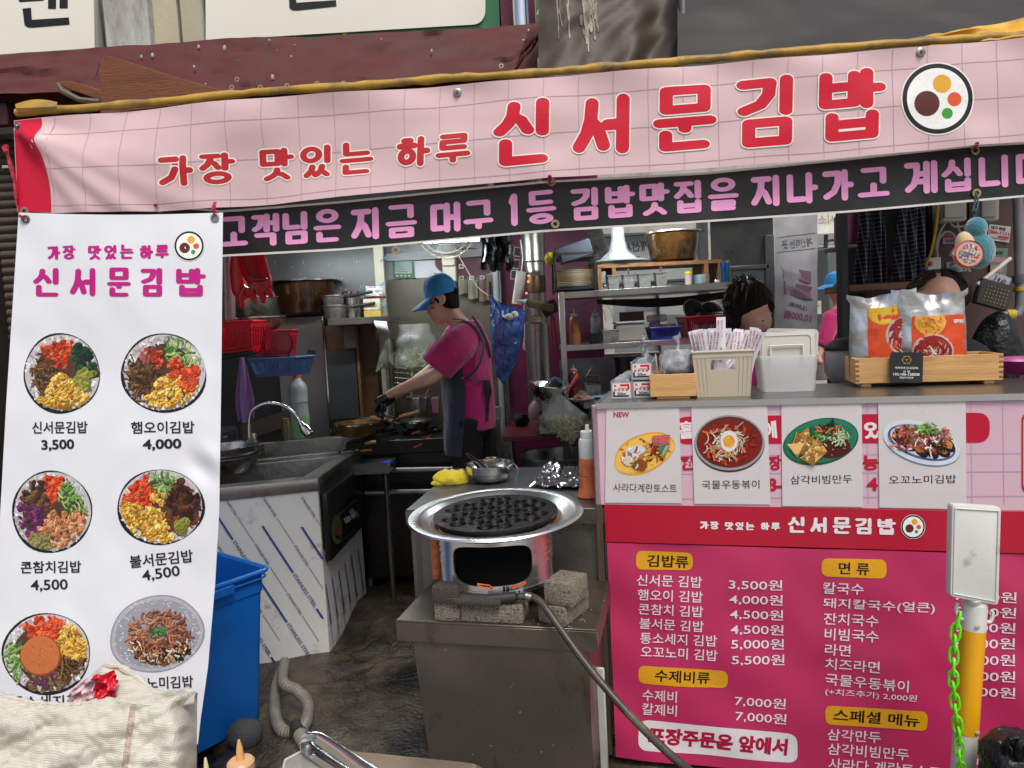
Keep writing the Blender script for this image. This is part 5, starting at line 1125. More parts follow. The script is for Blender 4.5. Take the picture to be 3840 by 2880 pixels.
 mb.put('cuff_ribs',red,bpy.data.objects['rubber_glove'],world=True,kind='stuff')
 # bowls behind the gloves
 t = T('steel_basin','steel basin behind the red rubber gloves','basin',P(955,1190,4.3)); mb = MB(); mb.lathe(pot_prof(.14,.11,.008,.75),n=32); mb.put('bowl',steel_old,t)
 t = T('wire_sieve','round fine mesh sieve bowl above the red basket','sieve',P(985,1242,3.95)); mb = MB(); mb.lathe([(0,0),(.07,.006),(.11,.035),(.125,.075)],n=36); mb.put('mesh_bowl',mat('steel_mesh',H('9a9078'),.3,.8,.5,160),t)
 mb = MB(); mb.lathe([(.124,.072),(.132,.072),(.132,.079),(.124,.079)],n=36,close=False); mb.tube([(-.13,0,.076),(-.2,-.02,.085)],.005,6); mb.put('rim',steel_shiny,t)
 # baskets
 def basket(label,x0,y0,x1,y1,Y,m,D=.16,tap=.8,rz=0.,slots=10,group='plastic baskets on the wire rack',name='plastic_basket'):
  c = P((x0+x1)/2,y1,Y); W = K(x1-x0,Y); Hh = K(y1-y0,Y); t = T(name,label,'basket',c,rz,group); mb = MB()
  lo = [(-W*tap/2,D*(1-tap)/2),(W*tap/2,D*(1-tap)/2),(W*tap/2,D*(1+tap)/2),(-W*tap/2,D*(1+tap)/2)]; hi = [(-W/2,0),(W/2,0),(W/2,D),(-W/2,D)]
  for i in range(4):
   a0,a1,b0,b1 = V((*lo[i],0)),V((*lo[(i+1) % 4],0)),V((*hi[i],Hh)),V((*hi[(i+1) % 4],Hh)); n = slots if i % 2 == 0 else slots//2+2
   def quad(u0,u1,v0,v1):
    q = [a0.lerp(a1,u).lerp(b0.lerp(b1,u),v) for u,v in ((u0,v0),(u1,v0),(u1,v1),(u0,v1))]; mb.prism(q,(q[1]-q[0]).cross(q[3]-q[0]),-.0025)
   quad(0,1,0,.18); quad(0,1,.8,1)
   for k in range(n): quad(k/n,(k+.55)/n,.18,.8)
  mb.prism([V((*p,.002)) for p in lo],(0,0,1),.003); mb.put('basket_wall',m,t)
  mb = MB(); q = [V((x*1.02,y,Hh)) for x,y in hi]
  for i in range(4): mb.tube([q[i],q[(i+1) % 4]],.0055,8)
  mb.put('rim',m,t); return t
 redp = mat('red_basket_plastic',H('c8122a'),.35,0,.08,6); redd = mat('dull_red_plastic',H('a3142c'),.35,0,.08,6); blu = mat('dusty_blue_plastic',H('3d5c8c'),.4,0,.08,6)
 basket('bright red plastic basket at the banner edge above the blue basket',800,1208,960,1322,3.75,redp,.2,.8,-.25,12)
 basket('dull red ribbed plastic basket hanging right of the bright red one',950,1243,1094,1335,3.85,redd,.16,.86,.05,14)
 basket('blue slotted plastic basket hanging below the red baskets',925,1345,1120,1412,3.7,blu,.2,.82,-.25,16)
 t = T('wire_rack','dark wire rack under the red basket','rack',P(890,1345,3.72)); mb = MB()
 for k in range(12): x = 836+k*11; mb.tube([P(x,1330-k*2,3.70),P(x,1345-k*2,3.72),P(x+14,1345-k*2,3.95)],.0018,5)
 for y in (1318,1332,1347): mb.tube([P(830,y,3.7),P(950,y-18,3.7)],.0022,5)
 mb.tube([P(1086,1255,3.84),P(1096,1290,3.84),P(1080,1340,3.84),P(1076,1380,3.84)],.003,6,sub=4); mb.put('wires',cm('dark_wire','2c2624',.4,.7),t,world=True,kind='stuff')
 # towel
 t = T('purple_towel','purple hand towel hanging down by the faucet','towel',P(914,1585,3.6)); mb = MB()
 def f(u,v): cx = 908+14*v; hw = 8+26*min(1,v*1.6)-14*max(0,v-.8)*2; x = cx+(u-.5)*2*hw; y = 1340+245*v-18*abs(u-.4)*v; return P(x,y,3.6)+V((0,.018*math.sin(u*9)*(.4+v),0))
 mb.grid(f,18,24,.004); mb.put('cloth',mat('lilac_terry',H('866097'),.9,0,.08,10,.5,180,sheen=.5),t,world=True,ang=80)
kitchen_left()
def sink():
 A,B = PZ(1190,1793,.86),PZ(840,1828,.86); mid = PZ(1340,1692,.86); Cc = PZ(1440,1622,.86)
 ex = (A-B).normalized(); ey = (mid-A).normalized(); Lf = 1.15
 def q(a,b,z): return A-ex*a+ey*b+V((0,0,z-.86))
 t = T('sink_unit','stainless sink unit wrapped in printed protective film, black side panel','sink',q(.5,.3,0)); Dp = (mid-A).length; z0 = P(1222,2490,A.y).z
 filmm = mat('white_protective_film',H('dcdcd6'),.25,0,.04,3,.05,10,dirt=H('8c8478'),dirt_amt=.1,dscale=7)
 def hexa(mb,a0,a1,b0,b1,zz0,zz1,m=None):
  vs = [q(a,b,z) for a in (a0,a1) for b in (b0,b1) for z in (zz0,zz1)]; mb.add(vs,[(0,1,3,2),(4,6,7,5),(0,4,5,1),(2,3,7,6),(0,2,6,4),(1,5,7,3)],m)
 mb = MB(); hexa(mb,0.005,Lf,.006,.018,z0,.80); mb.put('front_panel',filmm,t,world=True)
 mb = MB(); hexa(mb,.003,.015,.02,Dp,.52,.80); mb.put('side_panel',steel_dark,t,world=True)
 mb = MB(); hexa(mb,.006,.018,.019,Dp,z0,.52); mb.put('side_film',filmm,t,world=True)
 mb = MB(); hexa(mb,-.004,Lf,-.004,.012,.802,.86); mb.put('front_rim',mat('rim_steel',H('9c968f'),.35,.7,.1,8,.1,30,dirt=H('5a5046'),dirt_amt=.25),t,world=True,bevel=.003)
 mb = MB(); hexa(mb,-.004,.010,.013,Dp+.0,.802,.862); mb.put('side_rim',steel_dark,t,world=True,bevel=.002)
 # top with a basin
 mb = MB();
 for a0,a1,b0,b1 in ((.0,Lf,.013,.10),(.0,Lf,Dp-.08,Dp),(.011,.09,.101,Dp-.081),(.60,Lf,.101,Dp-.081)): hexa(mb,a0,a1,b0,b1,.838,.856)
 mb.put('sink_top',steel_old,t,world=True,bevel=.001)
 mb = MB(); c = [q(.09,.10,.85),q(.60,.10,.85),q(.60,Dp-.08,.85),q(.09,Dp-.08,.85)]; d = [p+V((0,0,-.2))+(sum(c,V())/4-p)*.12 for p in c]; mb.add(c+d,[(0,1,5,4),(1,2,6,5),(2,3,7,6),(3,0,4,7),(4,5,6,7)]); mb.put('basin',steel_dark,t,world=True)
 # dishwasher box on the side
 SP = plane3(q(-.03,0,.8),q(-.03,Dp,.8),q(-.03,0,.2));
 mb = MB(); hexa(mb,-.028,.0,.03,Dp-.05,.46,.78); mb.put('washer_panel',mat('black_washer_panel',H('1c1a1a'),.35,.1,.2,6),t,world=True,bevel=.004)
 pr = Print(SP,.0035)
 pr.rrect([(1262,1935),(1345,1862),(1345,1980),(1262,2045)],18,H('4c4c46')); pr.rrect([(1265,1938),(1342,1868),(1342,1976),(1265,2040)],16,H('161514')); pr.ell(1263,1985,20,56,H('4c5030'),18); pr.ell(1265,1988,6,22,H('8c2420'),10); pr.rect(1258,2008,1276,2020,H('101010'))
 pr.text('초음파 세척기',(1292,1955),(1340,1925),22,H('c8c8c0'),.03); pr.text('싱크',(1310,1922),(1326,1912),14,H('c8c8c0'),.02); pr.put('washer_label',t)
 # film print: blue diagonal stripes and text
 FS = plane3(q(0,.004,.8),q(1,.004,.8),q(0,.004,.2)); pr = Print(FS,.0015); blue = H('1f3f8c'); dk = H('3c4a66')
 k = .655
 for i in range(-12,8):
  x0 = 905+i*72.5; thick = i % 2 == 0; y = 1852+(i*97) % 190-190; L = 175 if thick else 95; G = 135 if thick else 90
  while y < 2500:
   a,b = y,y+L; a2,b2 = max(a,1855),min(b,2488)
   def X(yy): return x0+(yy-1850)*k
   if b2 > a2 and X(a2) < 1200 and X(b2) > 700:
    if X(b2) > 1212: b2 = a2+(1212-X(a2))/k
    pr.line([(X(a2),a2),(X(b2),b2)],6 if thick else 1.8,blue if thick else dk,False)
    if thick: pr.line([(X(a2)-6,a2),(X(b2)-6,b2)],1.3,blue,False)
   a,b = b+6,b+G-6
   if a > 1850 and b < 2470 and X(b) < 1200 and X(a) > 700: pr.text('STAINLESS STEEL',(X(a),a),(X(b),b),14 if thick else 10,H('2c4a8c') if thick else dk,.01,res=2)
   y += L+G
 pr.put('film_print',t)
 pr = Print(plane3(q(.0025,.1,.5),q(.0025,.5,.5),q(.0025,.1,.2)),.001)
 for i in range(6):
  x = 1222+i*24; pr.line([(x,2190-i*26),(x+22,2340-i*26)],3.2,blue,False); pr.line([(x+14,2300-i*24),(x+30,2440-i*30)],1.6,dk,False)
 pr.put('side_film_print',t)
 for a,b in ((.06,.06),(1.0,.06),(.06,Dp-.06)):
  mb = MB(); mb.cyl(q(a,b,.0),q(a,b,z0+.01),.02); mb.put('leg',steel_dark,t,world=True)
 mb = MB(); hexa(mb,.02,Lf,.03,Dp-.02,z0,z0+.01); mb.put('bottom_panel',steel_dark,t,world=True)
 # rear unit
 ey2 = (Cc-mid).normalized(); D2 = (Cc-mid).length
 def q2(a,b,z): return mid-ex*a+ey2*b+V((0,0,z-.86))
 t2 = T('sink_unit','rear stainless sink unit with a deep trough and white film side panel','sink',q2(.5,.3,0))
 def hexb(mb,a0,a1,b0,b1,zz0,zz1): vs = [q2(a,b,z) for a in (a0,a1) for b in (b0,b1) for z in (zz0,zz1)]; mb.add(vs,[(0,1,3,2),(4,6,7,5),(0,4,5,1),(2,3,7,6),(0,2,6,4),(1,5,7,3)])
 mb = MB(); hexb(mb,-.004,.012,.004,D2,.80,.872); mb.put('side_rim',steel_dark,t2,world=True,bevel=.002)
 mb = MB(); hexb(mb,.004,.014,.16,D2-.03,.50,.795); mb.put('side_film',filmm,t2,world=True)
 mb = MB()
 for a0,a1,b0,b1 in ((.013,.09,.004,D2),(.10,1.2,.004,.05),(.10,1.2,D2-.06,D2),(.72,1.2,.06,D2-.07)): hexb(mb,a0,a1,b0,b1,.848,.866)
 mb.put('sink_top',steel_old,t2,world=True,bevel=.001)
 mb = MB(); c = [q2(.09,.05,.86),q2(.72,.05,.86),q2(.72,D2-.06,.86),q2(.09,D2-.06,.86)]; d = [p+V((0,0,-.22))+(sum(c,V())/4-p)*.1 for p in c]; mb.add(c+d,[(0,1,5,4),(1,2,6,5),(2,3,7,6),(3,0,4,7),(4,5,6,7)]); mb.put('basin',steel_dark,t2,world=True)
 pr = Print(plane3(q2(.004,.1,.7),q2(.004,.6,.7),q2(.004,.1,.5)),.001)
 for i in range(4): x = 1360+i*22; pr.line([(x,1740-i*14),(x+22,1880-i*18)],2.6,H('3c4c7c'),False)
 pr.put('side_film_print',t2)
 for a,b in ((.03,.2),(.03,D2-.04)): mb = MB(); mb.cyl(q2(a,b,.03),q2(a,b,.80),.02); mb.put('leg',steel_old,t2,world=True)
 # faucet
 t = T('faucet','chrome gooseneck faucet with a flexible arched hose and spray head','faucet',P(936,1645,3.55))
 mb = MB(); Yf = 3.55; mb.tube([P(x,y,Yf) for x,y in ((936,1645),(935,1600),(937,1560),(950,1535),(985,1516),(1020,1512),(1065,1522),(1105,1552),(1130,1590))],.0085,10,sub=5); mb.put('gooseneck_hose',steel_shiny,t,world=True)
 mb = MB(); mb.cyl(P(936,1660,Yf),P(935,1590,Yf),.011,.011,14); mb.cyl(P(955,1660,Yf),P(955,1622,Yf),.016,.016,14); mb.put('stem',steel_shiny,t,world=True)
 mb = MB(); mb.tube([P(1126,1582,Yf),P(1134,1596,Yf),P(1142,1605,Yf),P(1160,1628,Yf)],[.012,.018,.027,.026],16); mb.put('spray_head',steel_shiny,t,world=True)
 mb = MB(); mb.tube([P(1159,1626,Yf),P(1164,1634,Yf)],[.022,.019],16); mb.put('spray_nozzle',black_pl,t,world=True)
 # bottle with green liquid
 t = T('plastic_bottle','translucent bottle with orange cap and green liquid behind the faucet','bottle',P(1130,1640,4.0))
 mb = MB(); K_ = .052; prof = [(0,0),(.052,0),(.054,.01),(.053,.12)]; mb.lathe(prof+[(0,.121)],n=24); mb.put('green_liquid',mat('green_soap',H('8cae7c'),.3,0,.05,5),t)
 mb = MB(); mb.lathe([(.0535,.12),(.0515,.135),(.049,.19),(.048,.20),(.052,.203),(.052,.215),(.050,.22),(.053,.26),(.052,.285),(.045,.305),(.022,.33),(.020,.345)],n=24); mb.put('bottle_wall',mat('milky_bottle',H('a8acaa'),.3,0,.06,8,.2,30,alpha=.9),t)
 mb = MB(); mb.lathe([(0,.372),(.021,.372),(.022,.35),(.022,.342),(0,.342)],n=20); mb.put('cap',cm('orange_cap','d9501c',.35),t)
 # colander in bowl
 c = PZ(878,1760,.862)
 t = T('steel_bowl','steel bowl under the colander on the sink at the banner edge','bowl',(c.x-.02,c.y-.02,.858)); mb = MB(); mb.lathe([(0,0),(.11,0),(.13,.02),(.15,.075),(.158,.077),(.158,.081),(.148,.08),(.125,.025),(0,.008)],n=40); mb.put('bowl',steel_old,t)
 t = T('colander','perforated steel colander standing in the bowl on the sink','colander',(c.x-.02,c.y-.02,.868)); mb = MB(); mb.lathe([(0,.0),(.10,.0),(.13,.04),(.152,.115),(.162,.117),(.162,.121),(.150,.12)],n=40); mb.put('bowl',mat('perforated_steel',H('a8a6a2'),.25,.9,.35,220),t)
 # black device, dark junk behind
 t = T('control_box','dark control box with a small printed label by the faucet','device',P(860,1650,3.75)); mb = MB(); mb.box(P(862,1625,3.75),(.11,.05,.09),R=Matrix.Rotation(-.1,3,'Y')); mb.put('casing',cm('dark_grey_casing','3c3a3c',.45),t,world=True,bevel=.006)
 pr = Print(Surf(lambda x,y: P(x,y,3.722)),.001); pr.rrect([(832,1625),(884,1612),(884,1648),(832,1650)],5,H('202428')); pr.text('COUPANG'[0:0]+'세제',(836,1640),(852,1637),10,H('9ab0a8'),.02); pr.put('label',t)  # label and its pale text are plain print
 t = T('dish_brush','brown bristle scrub brush standing behind the bottle','brush',P(1075,1640,4.1)); mb = MB(); mb.lathe([(0,0),(.02,.0),(.024,.05),(.02,.11),(0,.115)],n=14,wob=lambda a,j: 1+.1*math.sin(a*7+j)); mb.put('bristles',cm('bristle','7a6440',.9,bump=.8,bscale=120),t)
 mb = MB(); mb.box(P(1010,1590,4.55),(.42,.03,.10),R=Matrix.Rotation(-.28,3,'Y')); solo(mb,'leaning_board',cm('dark_brown_board','3a2a1c',.5),'dark brown board leaning behind the faucet','board')
 # hoses below
 hs = mat('grey_corrugated_hose',H('77746c'),.55,0,.15,10,dirt=H('4a443a'),dirt_amt=.3)
 t = T('drain_hose','grey corrugated drain hoses looping on the floor under the sink','hose',P(1090,2700,2.95))
 def hose(pts,r,Y):
  mb = MB(); ps = [PZ(x,y,zz_) for x,y,zz_ in pts]; tmp = MB(); q_ = []
  for i in range(len(ps)-1):
   a = ps[max(0,i-1)]; b = ps[i]; c_ = ps[i+1]; d = ps[min(len(ps)-1,i+2)]
   for k in range(14): u = k/14; q_.append(.5*((2*b)+(c_-a)*u+(2*a-5*b+4*c_-d)*u*u+(3*b-a-3*c_+d)*u**3))
  mb.tube(q_,[r*(1.08 if i % 2 else .92) for i in range(len(q_))],12); mb.put('hose',hs,t,world=True)
 hose([(1065,2490,.13),(1035,2580,.09),(1032,2680,.06),(1060,2740,.055),(1112,2745,.055)],.022,0)
 hose([(1068,2480,.14),(1062,2560,.14),(1115,2590,.13),(1155,2640,.10),(1150,2700,.07),(1125,2745,.06)],.022,0)
 hose([(1115,2735,.06),(1135,2770,.06),(1165,2830,.06),(1185,2890,.06),(1200,2960,.06)],.024,0)
 mb = MB(); mb.tube([PZ(1110,2728,.06),PZ(1120,2756,.06)],.03,12); mb.put('joint',rubber,t,world=True)
 mb = MB(); a = P(1165,2490,3.3); mb.cyl(a+V((0,0,.1)),(a.x+.01,a.y,.0),.035,.03); solo(mb,'drain_pipe',cm('rusty_grey_pipe','5c4c42',.5,.2),'short grey drain pipe under the sink corner','pipe')
sink()
def bin_and_rock():
 bl = mat('blue_bin_plastic',H('1268c2'),.4,0,.06,4,.1,30,dirt=H('1a4a80'),dirt_amt=.2)
 t = T('blue_bin','tall open blue plastic bin beside the menu banner','bin',(PZ(785,2700,.03).x,2.62,.03),rad(-38))
 Hh = .60; wt,wb = .40,.30
 def ring(w,z,r=.03,n=5):
  pts = []
  for cx,cy,a0 in ((w/2-r,w/2-r,0),(-w/2+r,w/2-r,90),(-w/2+r,-w/2+r,180),(w/2-r,-w/2+r,270)):
   for i in range(n+1): a = rad(a0+90*i/n); pts.append(V((cx+r*math.cos(a),cy+r*math.sin(a),z)))
  return pts
 rs = [ring(wb,0),ring(wb+.006,.01),ring(wt-.03,Hh-.09),ring(wt-.02,Hh-.085),ring(wt-.015,Hh)]; inn = [ring(wt-.02,Hh),ring(wb-.006,.02)]
 mb = MB(); allr = rs+inn; n = len(rs[0]); mb.add([p for q in allr for p in q],[(j*n+i,j*n+(i+1) % n,(j+1)*n+(i+1) % n,(j+1)*n+i) for j in range(len(allr)-1) for i in range(n)]+[tuple(range(n))[::-1],tuple((len(allr)-1)*n+i for i in range(n))]); mb.put('bin_body',bl,t)
 mb = MB(); rr = ring(wt+.012,Hh-.004,.035); mb.tube(rr+[rr[0]],.009,8,caps=False); rr = ring(wt+.004,Hh-.03,.035); mb.tube(rr+[rr[0]],(.004),6,caps=False); mb.put('rim',bl,t)
 mb = MB(); mb.bx(wt/2+.008,wt/2+.022,-.05,.05,Hh-.045,Hh-.012); mb.put('handle_lug',bl,t,bevel=.003)
 t = T('drain_rock','round dark grey stone against the foot of the blue bin','stone',PZ(925,2800,.02));
 mb = MB(); mb.ball((0,0,.05),(.065,.06,.055),20); mb.v = [tuple(V(p)*(1+.12*nz(V(p)*14))) for p in mb.v]; mb.put('stone',mat('dark_basalt',H('3c3c3e'),.8,0,.2,30,.4,120),t)
bin_and_rock()
# ================================================================== the burner on its steel box, in front
def burner():
 bs0 = PZ(1485,2325,.66); bs1 = PZ(2237,2362,.66); ang = math.atan2(bs1.y-bs0.y,bs1.x-bs0.x); W = (bs1-bs0).length
 t = T('steel_box_stand','battered stainless steel box stand carrying bricks and the gas burner','stand',(bs0.x,bs0.y,0),ang); D = .46; zt = .66
 sb = mat('battered_sheet_steel',H('746d62'),.36,.8,.15,3,.12,9,dirt=H('54402e'),dirt_amt=.22,dscale=6,stretch=(1,1,.6))
 mb = MB(); mb.bx(0,W,0,D,zt-.006,zt); mb.put('top_sheet',sb,t,bevel=.001)
 mb = MB(); mb.bx(0,W,-.001,.002,zt-.062,zt-.0065); mb.bx(W-.002,W+.001,.0,D,zt-.062,zt-.0065); mb.bx(-.001,.002,0,D,zt-.062,zt-.0065); mb.put('top_lip',sb,t,bevel=.0005)
 mb = MB(); a0,a1,b0,b1 = .045,W-.03,.06,W-.015
 mb.grid(lambda u,v: ((.045+.03*v)*(1-u)+(W-.03-.0*v)*u,.012-.004*nz((u*3,v*3,4)),zt-.063-(zt-.063-.215)*v),12,10,.002); mb.put('front_sheet',sb,t)
 mb = MB(); mb.bx(W-.032,W-.028,.014,D-.02,.215,zt-.063); mb.put('side_sheet',sb,t); mb = MB(); mb.bx(.075,.08,.014,D-.02,.215,zt-.063); mb.put('side_sheet',sb,t)
 mb = MB(); mb.grid(lambda u,v: (W-.026+.05*u,.004,zt-.09-.36*v),2,2);
 mb = MB(); mb.bx(.08,W-.04,D-.03,D-.02,.215,zt-.07); mb.bx(.08,W-.04,.02,D-.03,.215,.22); mb.put('back_sheet',steel_dark,t)
 for x,y in ((.09,.03),(W-.06,.03),(.09,D-.05),(W-.06,D-.05)): mb = MB(); mb.bx(x,x+.03,y,y+.03,.03,.214); mb.put('leg',steel_dark,t)
 rr = random.Random(3); FS3 = plane3(t.matrix_basis @ V((.06,.0105,.6)),t.matrix_basis @ V((W-.05,.0105,.6)),t.matrix_basis @ V((.06,.0105,.25))); pr = Print(FS3,.0016,2e-6)
 for i in range(45): pr.ell(rr.uniform(1570,2215),2420+420*rr.random()**.6,rr.uniform(1,3),rr.uniform(1,3.5),H(rr.choice(('4a2c1a','5c3420','2c2420','a09a90'))),7,0,.3,i)
 for i in range(4): x,y = rr.uniform(1570,2200),rr.uniform(2400,2800); a = rr.uniform(-.5,3.2); L_ = rr.uniform(15,70); pr.line([(x,y),(x+L_*math.cos(a),y+L_*math.sin(a))],1.0,H('8f8b84'),False)
 pr.put('rust_specks',t,kind='stuff')
 mb = MB()
 for i in range(60): mb.ball((rr.gauss(W-.10,.035),abs(rr.gauss(.10,.06)),zt+.001),.0018,4)
 mb.put('crumbs',cm('food_crumbs','c8b080',.8),t,kind='stuff')
 # white sign sheet behind the stand's right side
 t = T('leaning_sign','white plastic sheet standing between the steel box and the counter','sign',(bs1.x+.028,bs1.y+.16,.03),ang)
 mb = MB(); mb.bx(-.02,.006,.0,.01,.06,.44); mb.put('sheet',cm('dull_white_sheet','a8a8a2',.5),t,bevel=.004); mb = MB(); mb.bx(-.02,.008,-.002,.012,.0,.058); mb.put('foot',steel_old,t)
 # bricks
 bk = mat('porous_concrete_brick',H('8a8172'),.9,0,.4,150,1.3,230,dirt=H('3a342c'),dirt_amt=.35,dscale=60); bk2 = mat('sooty_concrete_brick',H('4a443c'),.9,0,.4,150,1.2,230)
 def brick(label,px,py,z,w_,d_,rz,m=bk,h=.056):
  c = PZ(px,py,z); o = T('concrete_brick',label,'brick',(c.x,c.y,z+.0005),rz,'concrete bricks under the gas burner'); mb = MB()
  mb.bx(-w_/2,w_/2,0,d_,0,h); ob = mb.put('brick_block',m,o,bevel=.006,bseg=2)
  return o
 brick('lower left concrete brick showing its short end',1677,2332,.66,.078,.18,ang)
 brick('lower middle long concrete brick along the front',1842,2338,.66,.185,.09,ang)
 brick('upper left sooty concrete brick touching the burner',1668,2266,.717,.078,.055,ang,bk2,.05)
 brick('upper middle dark concrete brick under the gas valve',1785,2275,.717,.14,.09,ang,bk2,.018)
 brick('lower right light concrete brick set slantwise',2068,2344,.66,.088,.15,ang-.35)
 brick('upper right light concrete brick leaning on the burner',2092,2274,.717,.088,.11,ang-.3,bk,.066)
 # burner shell
 zb = .738; R = .172; c = P(1862,2090,2.15); cx,cy = c.x,c.y; zt2 = .905
 t = T('gas_burner','round shiny steel gas burner housing with an oval opening','burner',(cx,cy,zb))
 hh = zt2-zb; a_c = -math.pi/2-.06; ah = .74; zc = .082; zh = .058
 def pt(a,z,r=R): return (r*math.cos(a),r*math.sin(a),z)
 mb = MB(); N = 64; ring_h,ring_o = [],[]
 for i in range(N):
  th = 2*math.pi*i/N; ct,st_ = math.cos(th),math.sin(th); n_ = 4.0; rr_ = (abs(ct)**n_+abs(st_)**n_)**(-1/n_)
  ring_h.append((a_c+ah*ct*rr_,zc+zh*st_*rr_)); s = 1/max(abs(ct),abs(st_)); ring_o.append((a_c+(ah+.12)*ct*s,min(max(zc+(zh+.10)*st_*s,0),hh)))
 vs = []; M_ = 4
 for k in range(M_+1):
  for h_,o_ in zip(ring_h,ring_o): u = k/M_; vs.append(pt(h_[0]+(o_[0]-h_[0])*u,h_[1]+(o_[1]-h_[1])*u))
 for h_ in ring_h: vs.append(pt(*h_,R-.006))
 fs = [(k*N+i,k*N+(i+1) % N,(k+1)*N+(i+1) % N,(k+1)*N+i) for k in range(M_) for i in range(N)]+[(i,(i+1) % N,(M_+1)*N+(i+1) % N,(M_+1)*N+i) for i in range(N)]
 mb.add(vs,fs)
 a0,a1 = a_c+ah+.12,a_c+2*math.pi-ah-.12
 def rib(z): return R+.0035*max(0,math.sin((z-.06)*2*math.pi/.018))*(1 if .05 < z < .13 else 0)
 mb.grid(lambda u,v: (lambda z: pt(a0+(a1-a0)*u,z,R+(rib(z)-R)*(1 if .06 < u < .94 else 0)))(hh*v),70,44)
 mb.put('housing',mat('bright_can_steel',H('dededc'),.26,.95,.05,6,0,rvar=.04),t)
 mb = MB(); mb.lathe([(R+.003,-.004),(R+.003,.006),(R-.004,.006),(R-.004,-.004)],n=64,close=False); mb.lathe([(R+.004,hh-.006),(R+.004,hh+.002),(R-.02,hh+.002)],n=64); mb.put('rim_bands',steel_shiny,t)
 mb = MB(); mb.lathe([(R-.012,.002),(R-.012,hh)],n=40); mb.lathe([(0,.004),(R-.012,.004)],n=40); mb.put('dark_lining',mat('opening_black_iron',H('070606'),.9,.0,spec=.1),t)  # lining coloured near black to hold the shade inside the opening
 for k in range(3):
  z = .025+k*.04; mb = MB(); p = pt(a_c+ah+.08,z,R+.001); mb.ball(p,.003,8); mb.put('rivet',steel_old,t)
 mb = MB(); mb.lathe([(0,.05),(.055,.05),(.06,.04),(.05,.03),(.012,.02),(.012,.0),(0,0)],n=24); mb.put('burner_head',black_iron,t)
 mb = MB(); q = lambda x,y,Y: V(P(x,y,Y))-V((cx,cy,zb)); mb.tube([q(1880,2180,2.2),q(1885,2215,2.02),q(1890,2232,1.99)],[.018,.020,.022],10); mb.tube([q(1850,2190,2.1),q(1862,2218,2.0)],.010,8); mb.tube([q(1908,2188,2.1),q(1905,2218,2.0)],.010,8)
 for k in range(4): mb.box(q(1862+k*14,2210,1.985),(.008,.012,.022))
 mb.put('valve_block',black_iron,t,bevel=.001)
 mb = MB(); mb.tube([q(1828,2248,1.97),q(1935,2238,1.96)],[.017,.016],12); mb.cyl(q(1935,2238,1.96),q(1948,2237,1.955),.010); mb.put('gas_fitting',cm('dark_fitting','3a3a38',.45,.4),t)
 mb = MB(); mb.tube([q(1848,2206,1.975),q(1835,2195,1.97),q(1790,2190,1.965),q(1790,2196,1.965),q(1845,2212,1.975)],.002,6); mb.tube([q(1920,2200,1.975),q(1972,2182,1.965),q(1972,2188,1.965),q(1922,2208,1.975)],.002,6)
 mb.put('orange_wire_handles',cm('orange_enamel_wire','d9683c',.4),t)
 # hose
 t = T('gas_hose','long worn black gas hose running from the burner down to the right','hose',P(2320,2650,1.8)); mb = MB()
 mb.tube([P(x,y,Y) for x,y,Y in ((1945,2238,1.955),(1985,2236,1.95),(2025,2255,1.93),(2060,2300,1.90),(2110,2370,1.87),(2190,2480,1.82),(2280,2590,1.77),(2370,2690,1.72),(2460,2780,1.66),(2560,2870,1.6),(2700,2980,1.52),(2800,3100,1.5))],.0105,12,sub=6); mb.put('hose_tube',mat('worn_gas_hose',H('3a352c'),.42,0,.3,14,.2,50,dirt=H('6c6450'),dirt_amt=.2),t,world=True)
 mb = MB(); mb.tube([P(1972,2235,1.952),P(1992,2240,1.948)],.0125,12); mb.put('clamp',steel_old,t,world=True)
 # tray
 c = P(1858,1918,2.19); tilt = Matrix.Rotation(rad(4.5),3,'X') @ Matrix.Rotation(rad(1.2),3,'Y'); zt3 = .916
 t = T('round_tray','wide round aluminium tray under the dimpled pan','tray',(c.x,c.y,zt3),rot=(rad(2.0),rad(-1.0),0))
 mb = MB(); mb.lathe([(0,-.012),(.205,-.012),(.225,-.006),(.235,.006),(.258,.012),(.272,.011),(.276,.006),(.272,.004),(.255,.005),(.238,0),(.222,-.016),(0,-.018)],n=72); mb.put('tray_dish',alu,t)
 mb = MB(); mb.lathe([(.194,-.0115),(.212,-.0112),(.216,-.009)],n=72,wob=lambda a,j: 1+.01*math.sin(a*7)); mb.put('burnt_ring',mat('burnt_grease',H('6a4c2a'),.5,.2,.5,30),t)
 # dimpled pan
 t = T('takoyaki_pan','round black cast iron pan with rows of dimples on the tray','pan',(c.x,c.y,zt3-.008),rot=(rad(2.0),rad(-1.0),0)); Rp = .190
 holes = []; pitch = .0555
 for j in range(-3,4):
  for i in range(-4,5):
   x = (i+(.5 if j % 2 else 0))*pitch; y = j*pitch*.87
   if math.hypot(x,y) < Rp-.026 and not (j == 1 and -.03 < x < .06 and False): holes.append((x,y))
 def hz(x,y):
  z = .016
  for hx,hy in holes:
   d = math.hypot(x-hx,y-hy)
   if d < .0252: return z-.018*math.sqrt(max(0,1-(d/.0252)**2))
  return z+.0008*nz((x*60,y*60,1))
 mb = MB(); nr,na = 90,260; vs = [(0,0,hz(0,0))];
 for j in range(1,nr+1):
  for i in range(na): r_ = Rp*j/nr; a = 6.28318*i/na; x,y = r_*math.cos(a),r_*math.sin(a); vs.append((x,y,hz(x,y)))
 fs = [(0,1+i,1+(i+1) % na) for i in range(na)]+[(1+(j-1)*na+i,1+j*na+i,1+j*na+(i+1) % na,1+(j-1)*na+(i+1) % na) for j in range(1,nr) for i in range(na)]; mb.add(vs,fs)
